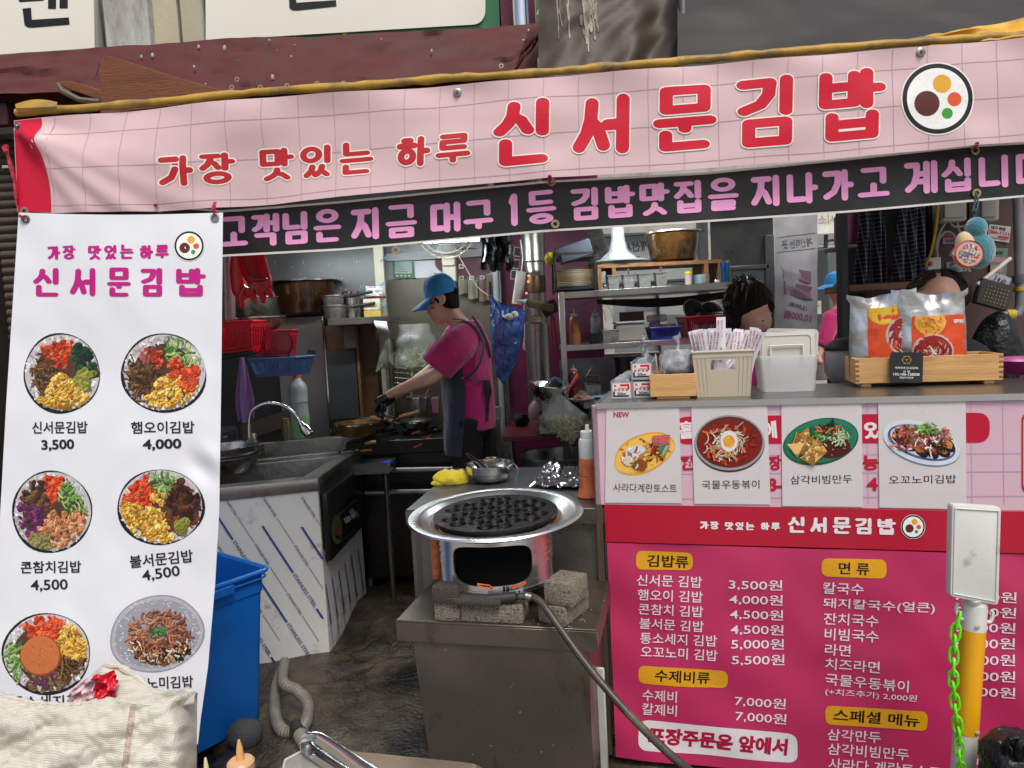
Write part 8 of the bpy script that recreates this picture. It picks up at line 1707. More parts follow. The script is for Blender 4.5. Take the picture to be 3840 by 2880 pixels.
 def leaflet(label,x0,y0,x1,y1,rot,base,items,cut=None):
  t = T('leaflet',label,'leaflet',P((x0+x1)/2,y1,3.84),0,'leaflets on the brown board'); c = V(((x0+x1)/2,(y0+y1)/2)); R2 = Matrix.Rotation(rot,2)
  def tr(x,y): q = R2 @ (V((x,y))-c)+c; return (q.x,q.y)
  S = Surf(lambda x,y: P(x,y,3.84-.004*math.sin(x/15))); mb = MB(); mb.grid(lambda u,v: S.at(*tr(x0+(x1-x0)*u,y0+(y1-y0)*v),0),8,8,-.0008); mb.put('sheet',cm('leaf_'+base,base,.6),t,world=True,ang=80); pr = Print(S,.002)
  for it in items:
   if it[0] == 't': pr.text(it[1],tr(it[2],it[3]),tr(it[4],it[5]),it[6],H(it[7]),.03)
   else: pr.quad([tr(it[1],it[2]),tr(it[3],it[2]),tr(it[3],it[4]),tr(it[1],it[4])],H(it[5]),2,2)
  pr.put('print',t)
 leaflet('white leaflet with a red phone number right of the plush',3706,845,3788,905,.12,'b8b6b2',[('t','대구 빠른',3715,856,3770,858,13,'2c2c30'),('t','286-1111',3710,872,3785,874,13,'b01c24'),('r',3745,884,3785,892,'a84030'),('r',3712,892,3780,896,'7c7c8c')])
 leaflet('pink and white leaflet behind the looping cables',3535,878,3608,915,0,'a88c98',[('r',3537,880,3606,892,'8c2c58'),('r',3545,898,3580,908,'5c5c68')])
 leaflet('green and pink printed leaflet right of the plush',3715,930,3778,1030,.05,'5c7c6c',[('t','계란',3725,950,3760,948,14,'202420'),('r',3720,965,3772,985,'a87c80'),('r',3715,995,3765,1022,'9c7a74')])
 leaflet('white receipt sheet with handwriting above the keypad',3705,1025,3785,1085,.45,'a8a8b0',[('t','5 ≡ 43',3725,1048,3770,1050,22,'3c4468'),('r',3712,1070,3760,1074,'7c7c88')])
 leaflet('yellow leaflet low on the brown board',3570,1040,3600,1080,0,'a8983c',[('r',3576,1052,3594,1070,'8c2424')])
 leaflet('teal and white leaflet under the socket',3550,980,3625,1020,-.1,'9aa09c',[('r',3555,1000,3620,1016,'2c7480'),('t','JIN',3560,990,3600,990,14,'2c2c30')])
 t = T('price_keypad','dark grey keypad device with rows of buttons beside the grey pipe','keypad',P(3720,1150,3.6)); R5 = Matrix.Rotation(rad(18),3,'Y'); mb = MB(); c = P(3722,1105,3.6); mb.box(c,(.17,.04,.13),R=R5); mb.put('casing',cm('dark_grey_keypad','34322e',.5),t,world=True,bevel=.006); mb = MB()
 for i in range(7):
  for j in range(5): mb.box(c+R5 @ V((-.05+i*.018,-.022,-.04+j*.018)),(.006,.004,.006),R=R5)
 mb.put('buttons',cm('beige_button','8c7c58',.5),t,world=True,kind='stuff')
 mb = MB(); mb.tube([P(3665,1068,3.6),P(3790,968,3.6)],.010,10); solo(mb,'plastic_rod',white_pl,'white plastic rod slanting up over the keypad','rod')
 t = T('grey_pipe','grey plastic drain pipe with a yellow taped elbow at the right edge','pipe',P(3825,1180,3.6)); pm = cm('grey_pvc','7c7c80',.4); mb = MB(); mb.tube([P(3812,640,3.6),P(3822,900,3.6),P(3828,1140,3.6),P(3815,1175,3.6),P(3780,1180,3.6),P(3745,1185,3.6)],.024,14); mb.put('pipe',pm,t,world=True)
 for a,b,c_ in (((3770,1181),(3800,1180),'b8a020'),((3822,1075),(3824,1090),'b8a020'),((3818,1030),(3822,1060),'5c5c60')): mb = MB(); mb.tube([P(*a,3.6),P(*b,3.6)],.028,14); mb.put('joint',cm('joint_'+c_,c_,.4),t,world=True)
 bl = MATS['black_bin_liner']; mb = MB(); mb.ball(P(3740,1330,3.3),(.10,.09,.2),26); o_ = P(3740,1330,3.3); mb.v = [tuple(o_+(V(p)-o_)*(1+.2*nz(V(p)*12)+.08*nz(V(p)*40))) for p in mb.v]; solo(mb,'black_bin_bag',bl,'black rubbish bag behind the wooden tray at right','bag')
 mb = MB(); mb.lathe([(0,0),(.12,0),(.15,.02),(.16,.05),(.165,.05),(.15,.01),(0,-.004)],c=(P(3850,1400,2.5).x+.04,2.5,CO.z+.004),n=36); solo(mb,'magenta_basin',cm('magenta_basin','a0307c',.3),'edge of a magenta plastic basin on the counter at the right edge','basin')
 t = T('rice_cooker','black lidded white pot half hidden behind the wooden tray','cooker',P(3200,1430,3.1)); mb = MB(); mb.lathe([(0,0),(.09,0),(.11,.03),(.112,.14)],n=30); mb.put('body',cm('greyish_white_pot','a8a8a4',.3),t); mb = MB(); mb.lathe([(.116,.14),(.116,.155),(.08,.185),(.02,.195),(0,.195)],n=30); mb.put('lid',black_pl,t)
 mb = MB(); bpx(mb,3155,1440,4200,1700,3.3,3.36); solo(mb,'inner_partition',cm('dark_partition','1c1816',.7),'dark partition below the cabinet behind the counter','partition')
right_rear()
# ================================================================== people
def voxel(mb,name,m,parent,vox,smooth=6,fac=.6,**kw):
 return mb.put(name,m,parent,world=True,ang=80,mods=[('REMESH',{'mode': 'VOXEL','voxel_size': vox}),('SMOOTH',{'iterations': smooth,'factor': fac})],**kw)
def px_limb(mb,pts,n=16,sub=4,**kw):
 """pts: (px, py, Y, half width in pixels[, depth half width m])"""
 mb.tube([P(x,y,Y) for x,y,Y,*_ in pts],[(K(r[0],Y),r[1] if len(r) > 1 else K(r[0],Y)) for x,y,Y,*r in pts],n,sub=sub,side=(1,0,0),**kw)
def cook():
 Y = 3.55; t = T('person','cook in a blue cap, magenta T-shirt and navy apron leaning over the range','person',(P(1780,1700,Y).x,Y,.03))
 b = MB()
 # torso, legs
 px_limb(b,[(1765,1225,Y,38,.07),(1745,1300,Y,88,.15),(1745,1400,Y,92,.16),(1760,1500,Y,88,.15),(1770,1600,Y,88,.15)],20)
 for dy,x in ((-.09,1750),(.09,1790)): px_limb(b,[(x,1560,Y+dy,62,.085),(x,1760,Y+dy,50,.075),(x+10,1950,Y+dy,36,.055),(x+8,2120,Y+dy,26,.045),(x+4,2290,Y+dy,24,.04)],14); b.ball(P(x-20,2310,Y+dy),(.12,.05,.04),12)
 # neck and head (facing left, bowed)
 px_limb(b,[(1745,1240,Y,40,.06),(1712,1200,Y,33,.055),(1692,1160,Y,30,.055)],14)
 b.ball(P(1660,1116,Y),(K(54,Y),.074,K(56,Y)),22,R=Matrix.Rotation(rad(-15),3,'Y'))
 b.ball(P(1642,1158,Y),(K(36,Y),.058,K(48,Y)),20,R=Matrix.Rotation(rad(-22),3,'Y'))
 b.ball(P(1655,1190,Y),(K(34,Y),.050,K(24,Y)),16,R=Matrix.Rotation(rad(20),3,'Y'))
 b.tube([P(1618,1148,Y),P(1609,1172,Y),P(1620,1180,Y)],[.006,.014,.008],10,sub=3)
 b.ball(P(1622,1190,Y),(.010,.018,.006),10); b.ball(P(1626,1199,Y),(.011,.018,.007),10); b.ball(P(1638,1211,Y),(.016,.022,.014),12)
 b.ball(P(1610,1142,Y-.0),(.010,.055,.008),10)
 # near arm
 px_limb(b,[(1745,1290,Y-.14,42,.06),(1700,1340,Y-.20,36,.055),(1650,1393,Y-.22,29,.045),(1600,1420,Y-.20,26,.04),(1540,1445,Y-.12,22,.032),(1480,1470,Y-.05,17,.024),(1455,1482,Y-.02,15,.022)],16)
 # far arm
 px_limb(b,[(1700,1290,Y+.14,36,.055),(1640,1370,Y+.22,28,.045),(1560,1430,Y+.22,22,.035),(1470,1490,Y+.18,16,.026)],14)
 voxel(b,'body',skin,t,.007,5)
 mb = MB(); c = P(1659,1124,Y-.075); mb.lathe([(.010,0),(.019,-.003),(.021,.004),(.012,.008),(.0,.002)],n=20,sx=.75,sy=1.2,M=Matrix.Rotation(rad(15),3,'Y') @ Matrix.Rotation(rad(90),3,'X')); mb.v = [tuple(V(p)+c) for p in mb.v]; mb.put('ear',skin,t,world=True)
 mb = MB(); mb.tube([P(1614,1153,Y-.045),P(1622,1155,Y-.052),P(1630,1152,Y-.056)],[.001,.0028,.001],6); mb.put('closed_eye',hair_m,t,world=True); mb = MB(); mb.tube([P(1612,1140,Y-.05),P(1624,1135,Y-.058),P(1634,1137,Y-.062)],[.002,.0035,.001],6); mb.put('eyebrow',hair_m,t,world=True)
 mb = MB(); mb.tube([P(1616,1194.5,Y-.018),P(1626,1196,Y-.028)],[.0012,.001],6); mb.put('mouth_line',cm('lip_shadow','7a4038',.5),t,world=True)
 h = MB(); h.ball(P(1676,1122,Y),(K(46,Y),.078,K(44,Y)),22); h.ball(P(1700,1142,Y),(K(24,Y),.058,K(34,Y)),16); h.ball(P(1640,1124,Y),(K(16,Y),.079,K(14,Y)),12); h.tube([P(1645,1128,Y-.070),P(1641,1142,Y-.070)],[.010,.003],8); voxel(h,'hair',hair_m,t,.006,3)
 # cap
 cap = mat('blue_cap_cotton',H('1f86c4'),.8,0,.08,12,.3,160,sheen=.3); cc = P(1655,1104,Y); R6 = Matrix.Rotation(rad(-14),3,'Y'); mb = MB()
 prof = [(1.0,-.006),(1.0,.02),(.96,.05),(.84,.075),(.6,.093),(.3,.101),(0,.103)]
 mb.lathe([(K(62,Y)*r,z) for r,z in prof],c=cc,n=36,sy=1.02,M=R6); mb.ball(cc+R6 @ V((0,0,.104)),.007,8); crown = mb.put('cap_crown',cap,t,world=True)
 mb = MB()
 def br(u,v): a = rad(180-58+116*u); r0 = K(60,Y); r1 = r0+.068*math.cos((u-.5)*2.0)*1.05; r_ = r0+(r1-r0)*v; return cc+R6 @ V((r_*math.cos(a)-.012*v,r_*math.sin(a)*(1-.1*v),-.004-.024*v-.012*v*v-.012*abs(2*u-1)**2*v))
 mb.grid(br,20,10,.004); mb.put('cap_brim',cap,t,world=True).parent = crown;
 for k in range(3):
  mb = MB(); a0 = rad(30+60*k); mb.tube([cc+R6 @ V((K(62,Y)*r*math.cos(a0)*1.005,K(62,Y)*r*math.sin(a0)*1.03,z+.001)) for r,z in prof],.0012,4); mb.tube([cc+R6 @ V((-K(62,Y)*r*math.cos(a0)*1.005,-K(62,Y)*r*math.sin(a0)*1.03,z+.001)) for r,z in prof],.0012,4); mb.put('seam',cap,t,world=True).parent = crown
 mb = MB(); mb.ball(P(1600,1087,Y-.045),(.004,.014,.012),8); mb.put('cap_badge',cm('yellow_green_badge','9cb070',.6),t,world=True)
 mb = MB(); mb.ball(P(1709,1092,Y-.012),(.016,.04,.022),12); mb.put('cap_opening',hair_m,t,world=True)
 # shirt
 mb = None; s = MB(); px_limb(s,[(1742,1208,Y,42,.068),(1748,1235,Y,66,.11),(1745,1290,Y,98,.172),(1745,1360,Y,99,.178),(1758,1440,Y,92,.170),(1768,1520,Y,90,.168),(1768,1600,Y,92,.172)],28)
 px_limb(s,[(1756,1262,Y-.10,62,.09),(1712,1302,Y-.19,66,.09),(1664,1346,Y-.215,70,.084),(1634,1382,Y-.22,68,.074)],18)
 px_limb(s,[(1710,1262,Y+.10,46,.08),(1670,1320,Y+.2,44,.07),(1650,1360,Y+.22,40,.06)],16)
 voxel(s,'shirt',cloth_mg,t,.008,4)
 # apron: front panel wraps the chest and hips on the left side of the picture
 mb = MB()
 def ap(u,v):
  y = 1375+(1688-1375)*v; cx = interp([(1375,1745),(1440,1757),(1520,1764),(1690,1765)],y); rx = interp([(1375,99),(1440,96),(1520,97),(1690,96)],y)*1.05; ry = .19
  a = rad(180+(-60+150*u*(1-.10*v))); p = P(cx,y,Y); fold = .006*math.sin(u*16+v*3)*v+.004*nz((u*4,v*4,1)); return p+V((math.cos(a)*(K(rx,Y)+fold),math.sin(a)*(ry+fold),0))
 mb.grid(ap,40,30,-.003); mb.put('apron',cloth_navy,t,world=True,ang=80)
 mb = MB()
 def strap(pts,w_=.012): mb.tube([P(x,y,yy) for x,y,yy in pts],[(w_,.003)]*len(pts),8,sub=6)
 strap([(1700,1196,Y-.10),(1738,1200,Y-.14),(1778,1222,Y-.175),(1806,1268,Y-.165),(1812,1318,Y-.165),(1795,1372,Y-.178),(1762,1412,Y-.185),(1742,1418,Y-.19)]); strap([(1772,1186,Y-.06),(1800,1230,Y-.11),(1828,1290,Y-.10),(1840,1340,Y-.06)],.009)
 strap([(1735,1418,Y-.19),(1780,1424,Y-.178),(1815,1426,Y-.14),(1832,1425,Y-.10)],.007); strap([(1828,1425,Y-.12),(1822,1450,Y-.14),(1826,1500,Y-.13),(1820,1580,Y-.13)],.014); strap([(1836,1430,Y-.10),(1843,1470,Y-.09),(1836,1500,Y-.10)],.018)
 mb.put('apron_straps',cloth_navy,t,world=True)
 mb = MB(); mb.ball(P(1736,1419,Y-.195),(.008,.004,.008),8); mb.put('red_button',cm('red_plastic','a02028',.4),t,world=True)
 p = MB()
 for dy,x in ((-.09,1752),(.09,1790)): px_limb(p,[(x,1560,Y+dy,68,.098),(x,1760,Y+dy,57,.085),(x+10,1950,Y+dy,44,.066),(x+8,2120,Y+dy,36,.055),(x+4,2285,Y+dy,34,.05)],14)
 p.ball(P(1768,1590,Y),(K(84,Y),.16,.09),16); voxel(p,'trousers',cm('black_trousers','0e0d0f',.9),t,.012,4)
 # gloves with five fingers curled on the pan handle
 gm = mat('black_nitrile_glove',H('101012'),.3,0,.2,20,.5,80)
 def hand(x,y,Yh,nm):
  g = MB(); px_limb(g,[(x+22,y-12,Yh+.015,19,.026),(x+6,y,Yh,18,.026),(x-14,y+12,Yh,20,.022),(x-24,y+24,Yh,17,.018)],12)
  for k,(dx,dy,L) in enumerate(((-.018,-.020,1.0),(-.02,-.007,1.1),(-.016,.007,1.05),(-.010,.019,.85))):
   q = P(x-24+k*3,y+26,Yh)+V((0,dy,0)); g.tube([q,q+V((-.012*L,0,-.022*L)),q+V((-.008*L,0,-.044*L)),q+V((.006*L,0,-.058*L))],[.0095,.0088,.008,.006],8,sub=3)
  q = P(x-8,y+14,Yh)+V((0,-.024,0)); g.tube([q,q+V((.006,-.010,-.022)),q+V((.0,-.008,-.042))],[.011,.009,.007],8,sub=3); voxel(g,nm,gm,t,.0045,3)
 hand(1440,1492,Y-.02,'glove'); hand(1452,1500,Y+.17,'glove')
cook()
def customer_side_people():
 Y = 3.0; t = T('person','woman with dark pinned up hair bending her head behind the chopstick basket','person',(P(2780,1450,Y).x,Y+.1,.03)); b = MB()
 px_limb(b,[(2770,1270,Y+.12,60,.09),(2760,1330,Y+.14,130,.13),(2760,1450,Y+.12,130,.13),(2760,1700,Y+.1,110,.12),(2765,1900,Y+.1,115,.13)],20)
 for dx in (-45,45): px_limb(b,[(2765+dx,1880,Y+.1,70,.09),(2765+dx,2150,Y+.1,50,.07),(2765+dx,2560,Y+.1,32,.05)],12); b.ball(P(2765+dx,2575,Y+.02),(.05,.12,.04),10)
 px_limb(b,[(2775,1290,Y+.1,44,.055),(2790,1230,Y+.02,42,.055)],12)
 b.ball(P(2815,1160,Y),(K(76,Y),.09,K(84,Y)),22); b.ball(P(2838,1205,Y-.04),(K(54,Y),.07,K(52,Y)),18); b.tube([P(2868,1195,Y-.09),P(2880,1228,Y-.115),P(2868,1238,Y-.10)],[.006,.013,.008],8,sub=3)
 b.ball(P(2852,1250,Y-.08),(.02,.018,.012),10)
 for s_ in (-1,1): px_limb(b,[(2760+s_*105,1310,Y+.12,44,.05),(2760+s_*120,1420,Y+.02,38,.045),(2770+s_*90,1500,Y-.12,30,.035),(2790+s_*45,1530,Y-.2,22,.03)],12)
 voxel(b,'body',skin,t,.008,5)
 h = MB(); h.ball(P(2800,1135,Y+.01),(K(88,Y),.105,K(82,Y)),24); h.ball(P(2745,1190,Y),(K(32,Y),.07,K(60,Y)),16); h.ball(P(2796,1072,Y+.02),(K(42,Y),.055,K(34,Y)),16); h.ball(P(2868,1150,Y-.0),(K(30,Y),.08,K(34,Y)),12)
 rr = random.Random(11)
 for i in range(26): a = rr.uniform(-.9,3.8); x = 2800+80*math.cos(a); y = 1130-70*math.sin(a); h.tube([P(x,y,Y-.03),P(x+rr.uniform(-16,14),y+rr.uniform(10,40),Y-.05-.02*rr.random())],[.010,.003],6)
 for i in range(12): x = 2725+rr.uniform(-10,26); h.tube([P(x,1190,Y-.02),P(x+rr.uniform(-8,8),1262+rr.uniform(-12,14),Y-.01)],[.008,.003],6)
 voxel(h,'hair',hair_m,t,.006,2,.4)
 def strands(c,rx,ry,rz,n,seed,drop,Yc,bun=None):
  r = random.Random(seed); mb = MB()
  for i in range(n):
   th = r.uniform(0,6.283); a0 = r.uniform(.05,.6); a1 = a0+r.uniform(.5,1.1); pts = []
   for k in range(6):
    a = a0+(a1-a0)*k/5; w_ = 1.02+.03*math.sin(i+k*.9); pts.append(c+V((rx*w_*math.sin(a)*math.cos(th+.25*k*math.sin(i)/5),ry*w_*math.sin(a)*math.sin(th),rz*w_*math.cos(a)-drop*max(0,k-4)*r.random())))
   mb.tube(pts,[.0012,.0022,.0022,.002,.0016,.0006],4)
  return mb
 hs = mat('brown_hair_strands',H('34231a'),.5,0,.5,60,spec=.4)
 strands(P(2800,1135,Y+.01),K(88,Y),.105,K(82,Y),260,5,.02,Y).put('hair_strands',hs,t,world=True,kind='stuff')
 mb = MB(); r9 = random.Random(31)
 for i in range(70):
  a = r9.uniform(.1,3.0); c9 = P(2796+46*math.cos(a),1078-34*math.sin(a),Y-.01+.06*r9.uniform(-1,1)); d9 = V((math.cos(a)+r9.uniform(-.5,.5),r9.uniform(-.4,.4),math.sin(a)+r9.uniform(-.3,.3)))*r9.uniform(.012,.03); mb.tube([c9-d9*.4,c9+d9*.5,c9+d9+V((r9.uniform(-.008,.008),0,-.004))],[.0022,.0016,.0004],4)
 for i in range(60):
  a = r9.uniform(-.5,3.6); c9 = P(2800+86*math.cos(a),1135-80*math.sin(a),Y-.02); mb.tube([c9,c9+V((.010*math.cos(a)+r9.uniform(-.01,.01),-.004,-.015)),c9+V((.012*math.cos(a)+r9.uniform(-.014,.014),-.004,-.04))],[.0016,.0012,.0004],4)
 mb.put('loose_strands',hs,t,world=True,kind='stuff')
 strands(P(2796,1072,Y+.02),K(42,Y),.055,K(34,Y),90,6,.01,Y).put('bun_strands',hs,t,world=True,kind='stuff')
 mb = MB()
 for k in range(5): mb.tube([P(2770+k*14,1062,Y-.03),P(2776+k*14,1048,Y-.03),P(2788+k*12,1056,Y-.02)],.004,6)
 mb.put('hair_claw',black_pl,t,world=True)
 mb = MB(); mb.tube([P(2852,1200,Y-.105),P(2862,1204,Y-.108),P(2872,1201,Y-.105)],[.001,.0025,.001],6); mb.put('lowered_eyelid',hair_m,t,world=True)
 s = MB(); px_limb(s,[(2768,1262,Y+.13,62,.085),(2755,1300,Y+.14,128,.12),(2755,1345,Y+.14,160,.145),(2758,1450,Y+.12,142,.14),(2760,1700,Y+.1,125,.135),(2762,1900,Y+.1,130,.14)],26)
 for s_ in (-1,1): px_limb(s,[(2758+s_*95,1300,Y+.12,54,.07),(2758+s_*125,1400,Y+.04,52,.06),(2764+s_*118,1450,Y-.03,46,.055)],14)
 voxel(s,'shirt',mat('pink_magenta_shirt',H('c22a86'),.85,0,.08,10,.3,120),t,.01,4)
 p = MB()
 for dx in (-45,45): px_limb(p,[(2765+dx,1860,Y+.1,78,.10),(2765+dx,2150,Y+.1,58,.08),(2765+dx,2540,Y+.1,40,.06)],12)
 voxel(p,'trousers',MATS['black_trousers'],t,.014,3)
 # second cook, far
 Y = 5.6; t = T('person','second cook in a blue cap and magenta shirt, half hidden by the dark cabinet','person',(P(3160,1500,Y).x,Y,0)); b = MB()
 px_limb(b,[(3160,1150,Y,30,.06),(3160,1190,Y,66,.14),(3162,1330,Y,62,.13),(3165,1420,Y,62,.13)],18); px_limb(b,[(3145,1150,Y,20,.05),(3140,1110,Y,18,.05)],10); b.ball(P(3140,1080,Y),(.085,.08,.11),18); b.tube([P(3108,1085,Y),P(3103,1095,Y)],[.008,.014],8)
 px_limb(b,[(3115,1190,Y-.1,26,.05),(3090,1270,Y-.14,20,.04),(3072,1320,Y-.16,16,.035),(3066,1345,Y-.18,14,.03),(3080,1365,Y-.2,13,.03)],12)
 for dx in (-26,30): px_limb(b,[(3165+dx,1400,Y,32,.08),(3165+dx,1680,Y,20,.06),(3165+dx,1900,Y,16,.05)],10); b.ball(P(3160+dx,1905,Y-.04),(.06,.13,.05),8)
 voxel(b,'body',skin,t,.012,4); h = MB(); h.ball(P(3150,1082,Y),(.088,.084,.10),16); h.ball(P(3155,1100,Y),(.06,.06,.07),12); voxel(h,'hair',hair_m,t,.012,3)
 cap = MATS['blue_cap_cotton']; mb = MB(); cc = P(3142,1066,Y); mb.lathe([(.10,0),(.098,.04),(.08,.08),(.04,.10),(0,.105)],c=cc,n=28); mb.put('cap_crown',cap,t,world=True)
 mb = MB(); mb.grid(lambda u,v: cc+V(((-.098-.09*v*math.cos((u-.5)*2))*math.cos((u-.5)*1.8),-.1*math.sin((u-.5)*1.8)*1.05,-.002-.035*v)),12,6,.005); mb.put('cap_brim',cap,t,world=True)
 s = MB(); px_limb(s,[(3152,1145,Y,34,.08),(3158,1180,Y,72,.15),(3162,1330,Y,68,.15),(3165,1400,Y,68,.15)],20); px_limb(s,[(3120,1185,Y-.08,34,.07),(3096,1260,Y-.13,32,.065),(3084,1305,Y-.15,30,.06)],14); voxel(s,'shirt',cloth_mg,t,.014,4)
 p = MB()
 for dx in (-26,30): px_limb(p,[(3165+dx,1380,Y,38,.09),(3165+dx,1680,Y,26,.07),(3165+dx,1890,Y,22,.06)],10)
 voxel(p,'trousers',cm('dark_blue_jeans','232a3a',.9),t,.016,3)
 # person behind the silver pouches
 Y = 2.75; t = T('person','dark haired person bowing behind the silver pouches, only hair and forehead showing','person',(P(3520,1400,Y).x,Y+.05,.03)); b = MB()
 b.ball(P(3505,1122,Y-.045),(.082,.10,.10),22); b.ball(P(3505,1165,Y-.04),(.062,.07,.075),16); b.tube([P(3505,1150,Y-.10),P(3503,1180,Y-.125)],[.006,.014],8); px_limb(b,[(3520,1220,Y+.05,48,.06),(3525,1280,Y+.08,60,.07)],12)
 px_limb(b,[(3525,1270,Y+.1,70,.09),(3525,1330,Y+.1,170,.12),(3525,1500,Y+.1,150,.12),(3530,1800,Y+.1,130,.12),(3530,1980,Y+.1,130,.12)],20)
 for dx in (-60,60): px_limb(b,[(3530+dx,1950,Y+.1,78,.09),(3525+dx,2250,Y+.1,52,.07),(3515+dx,2700,Y+.1,34,.05)],10); b.ball(P(3515+dx,2730,Y),(.05,.12,.04),8)
 for s_ in (-1,1): px_limb(b,[(3525+s_*140,1330,Y+.08,46,.055),(3525+s_*160,1480,Y+.05,40,.05),(3525+s_*90,1580,Y-.05,28,.04)],10)
 voxel(b,'body',skin,t,.008,5); h = MB(); h.ball(P(3520,1100,Y+.01),(.102,.112,.088),24); h.ball(P(3432,1095,Y+.0),(.028,.06,.045),12); h.ball(P(3605,1105,Y),(.022,.06,.05),12)
 for i in range(40): a = rr.uniform(.1,3.0); x = 3520+104*math.cos(a); y = 1105-98*math.sin(a); h.tube([P(x*.6+3520*.4,y*.5+1105*.5-20,Y-.10),P(x*.9+352,y+10,Y-.07),P(x+rr.uniform(-12,12),y+rr.uniform(20,50),Y-.04)],[.006,.006,.002],6)
 voxel(h,'hair',hair_m,t,.0055,2,.4)
 strands(P(3520,1100,Y+.01),.103,.112,.089,260,9,.02,Y).put('hair_strands',hs,t,world=True,kind='stuff')
 s = MB(); px_limb(s,[(3525,1262,Y+.1,72,.09),(3525,1330,Y+.1,185,.135),(3525,1500,Y+.1,165,.135),(3530,1800,Y+.1,145,.135),(3530,1980,Y+.1,140,.13)],22);
 for s_ in (-1,1): px_limb(s,[(3525+s_*140,1330,Y+.08,54,.066),(3525+s_*160,1480,Y+.05,48,.06)],12)
 voxel(s,'shirt',cm('black_shirt','18161a',.9),t,.012,4)
customer_side_people()
# ================================================================== plush pendant, foreground things
def foreground():
 t = T('plush_pendant','teal plush doll pendant with a round colourful patch, hanging from the black banner','plush',P(3655,1008,2.02)); Yp_ = 2.02; tl = mat('teal_plush',H('1c6c78'),.95,0,.15,30,.5,220,sheen=.8)
 b = MB(); b.ball(P(3668,940,Yp_),(K(60,Yp_),.034,K(68,Yp_)),24,R=Matrix.Rotation(rad(-8),3,'Y')); b.ball(P(3660,858,Yp_),(K(38,Yp_),.028,K(44,Yp_)),20); b.ball(P(3650,965,Yp_),(K(40,Yp_),.03,K(36,Yp_)),16); voxel(b,'plush_body',tl,t,.003,4)
 mb = MB(); mb.ball(P(3622,930,Yp_-.004),(K(34,Yp_),.026,K(62,Yp_)),20,R=Matrix.Rotation(rad(-12),3,'Y')); mb.ball(P(3618,990,Yp_-.006),(K(34,Yp_),.02,K(16,Yp_)),12); mb.tube([P(3628,995,Yp_),P(3638,1018,Yp_)],.003,6); mb.put('beige_belly',mat('cream_plush',H('c8ae88'),.95,0,.1,30,.4,220),t,world=True)
 S = Surf(lambda x,y: P(x,y,Yp_-.036)); pr = Print(S,.001); pr.ell(3635,952,52,48,H('b8705c'),30); pr.ell(3635,952,48,44,H('cf9a8c'),30); rr = random.Random(21)
 for i in range(110): a = rr.uniform(0,6.28); q = rr.uniform(0,.85)**.6; pr.ell(3635+42*q*math.cos(a),952+38*q*math.sin(a),rr.uniform(3,8),rr.uniform(2,4),H(rr.choice(('2c6ca0','a04468','3c8c80','d8c0a0','6c4c8c','c8a040','d0d0cc','8c3030'))),8,rr.uniform(0,3),.15,i)
 pr.put('round_patch',t)
 mb = MB(); mb.lathe([(K(53,Yp_),0),(K(53,Yp_),.012),(0,.012)],c=P(3635,952,Yp_-.0355),n=30,sy=.92,M=Matrix.Rotation(rad(-90),3,'X')); mb.put('patch_base',cm('salmon_plastic','b8705c',.5),t,world=True)
 mb = MB(); mb.tube([P(3660,722,2.05),P(3656,760,2.04),P(3650,790,2.03),P(3656,815,2.02)],.003,6,sub=4); mb.tube([P(3660,722,2.05),P(3668,755,2.03),P(3662,790,2.02),P(3658,815,2.02)],.0025,6,sub=4); mb.ball(P(3656,790,2.02),(.006,.005,.006),8); mb.put('cord',cm('dark_green_cord','24484c',.7),t,world=True)
 # bollard with blank white sign
 Y = 1.72; wh = mat('bollard_white_plastic',H('cfcfc9'),.4,0,.05,6,.05,20,dirt=H('9a968a'),dirt_amt=.2,dscale=14); base = P(3605,2900,Y)
 t = T('bollard','yellow and white barrier post with a blank white sign plate on top','bollard',(base.x-.005,Y,0)); X0 = P(3645,2450,Y).x
 def zz(y): return P(3640,y,Y).z
 xt,xb = P(3655,2265,Y),P(3612,2880,Y); ax = (xb-xt); low = xt+ax*((0.0-xt.z)/ax.z)
 def on(z): return xt+ax*((z-xt.z)/ax.z)
 zA,zB,zC = P(3652,2262,Y).z,P(3645,2358,Y).z,P(3625,2742,Y).z; r = K(44,Y)
 mb = MB(); mb.cyl(on(zB),on(zC),r*1.0,n=32); mb.put('yellow_sleeve',mat('yellow_bollard',H('e0a010'),.35,0,.05,6,dirt=H('a87c20'),dirt_amt=.1),t,world=True)
 mb = MB(); mb.cyl(on(zC-.0005),on(.05),r*.985,n=32); mb.put('white_sleeve',wh,t,world=True); mb = MB(); mb.cyl(on(zA),on(zB+.0005),r*.99,n=32); mb.cyl(on(zA+.012),on(zA),r*.85,r*.99,n=32); mb.put('cap',wh,t,world=True)
 mb = MB(); mb.lathe([(0,0),(.16,0),(.165,.02),(.06,.055),(.04,.06)],c=on(0),n=36); mb.put('base',rubber,t,world=True)
 for y in (2332,2724): mb = MB(); c = P(3637,y,Y)+V((0,-r-.0005,0)); mb.lathe([(.0,.0),(.004,0),(.006,.0015),(.004,.003),(0,.003)],c=c,n=14,M=Matrix.Rotation(rad(90),3,'X')); mb.put('screw_hole',mat('dull_plug',H('b0a488'),.5),t,world=True)
 for s_,pts in ((-1,[(3612,2322),(3592,2312),(3586,2285),(3590,2260)]),(1,[(3692,2328),(3712,2332),(3722,2310),(3720,2290)])): mb = MB(); mb.tube([P(x,y,Y) for x,y in pts],.0045,8,sub=4); mb.put('chain_hook',wh,t,world=True)
 # sign plate
 q = [(3572,1890),(3756,1902),(3745,2272),(3564,2238)]; mb = MB(); ps = []
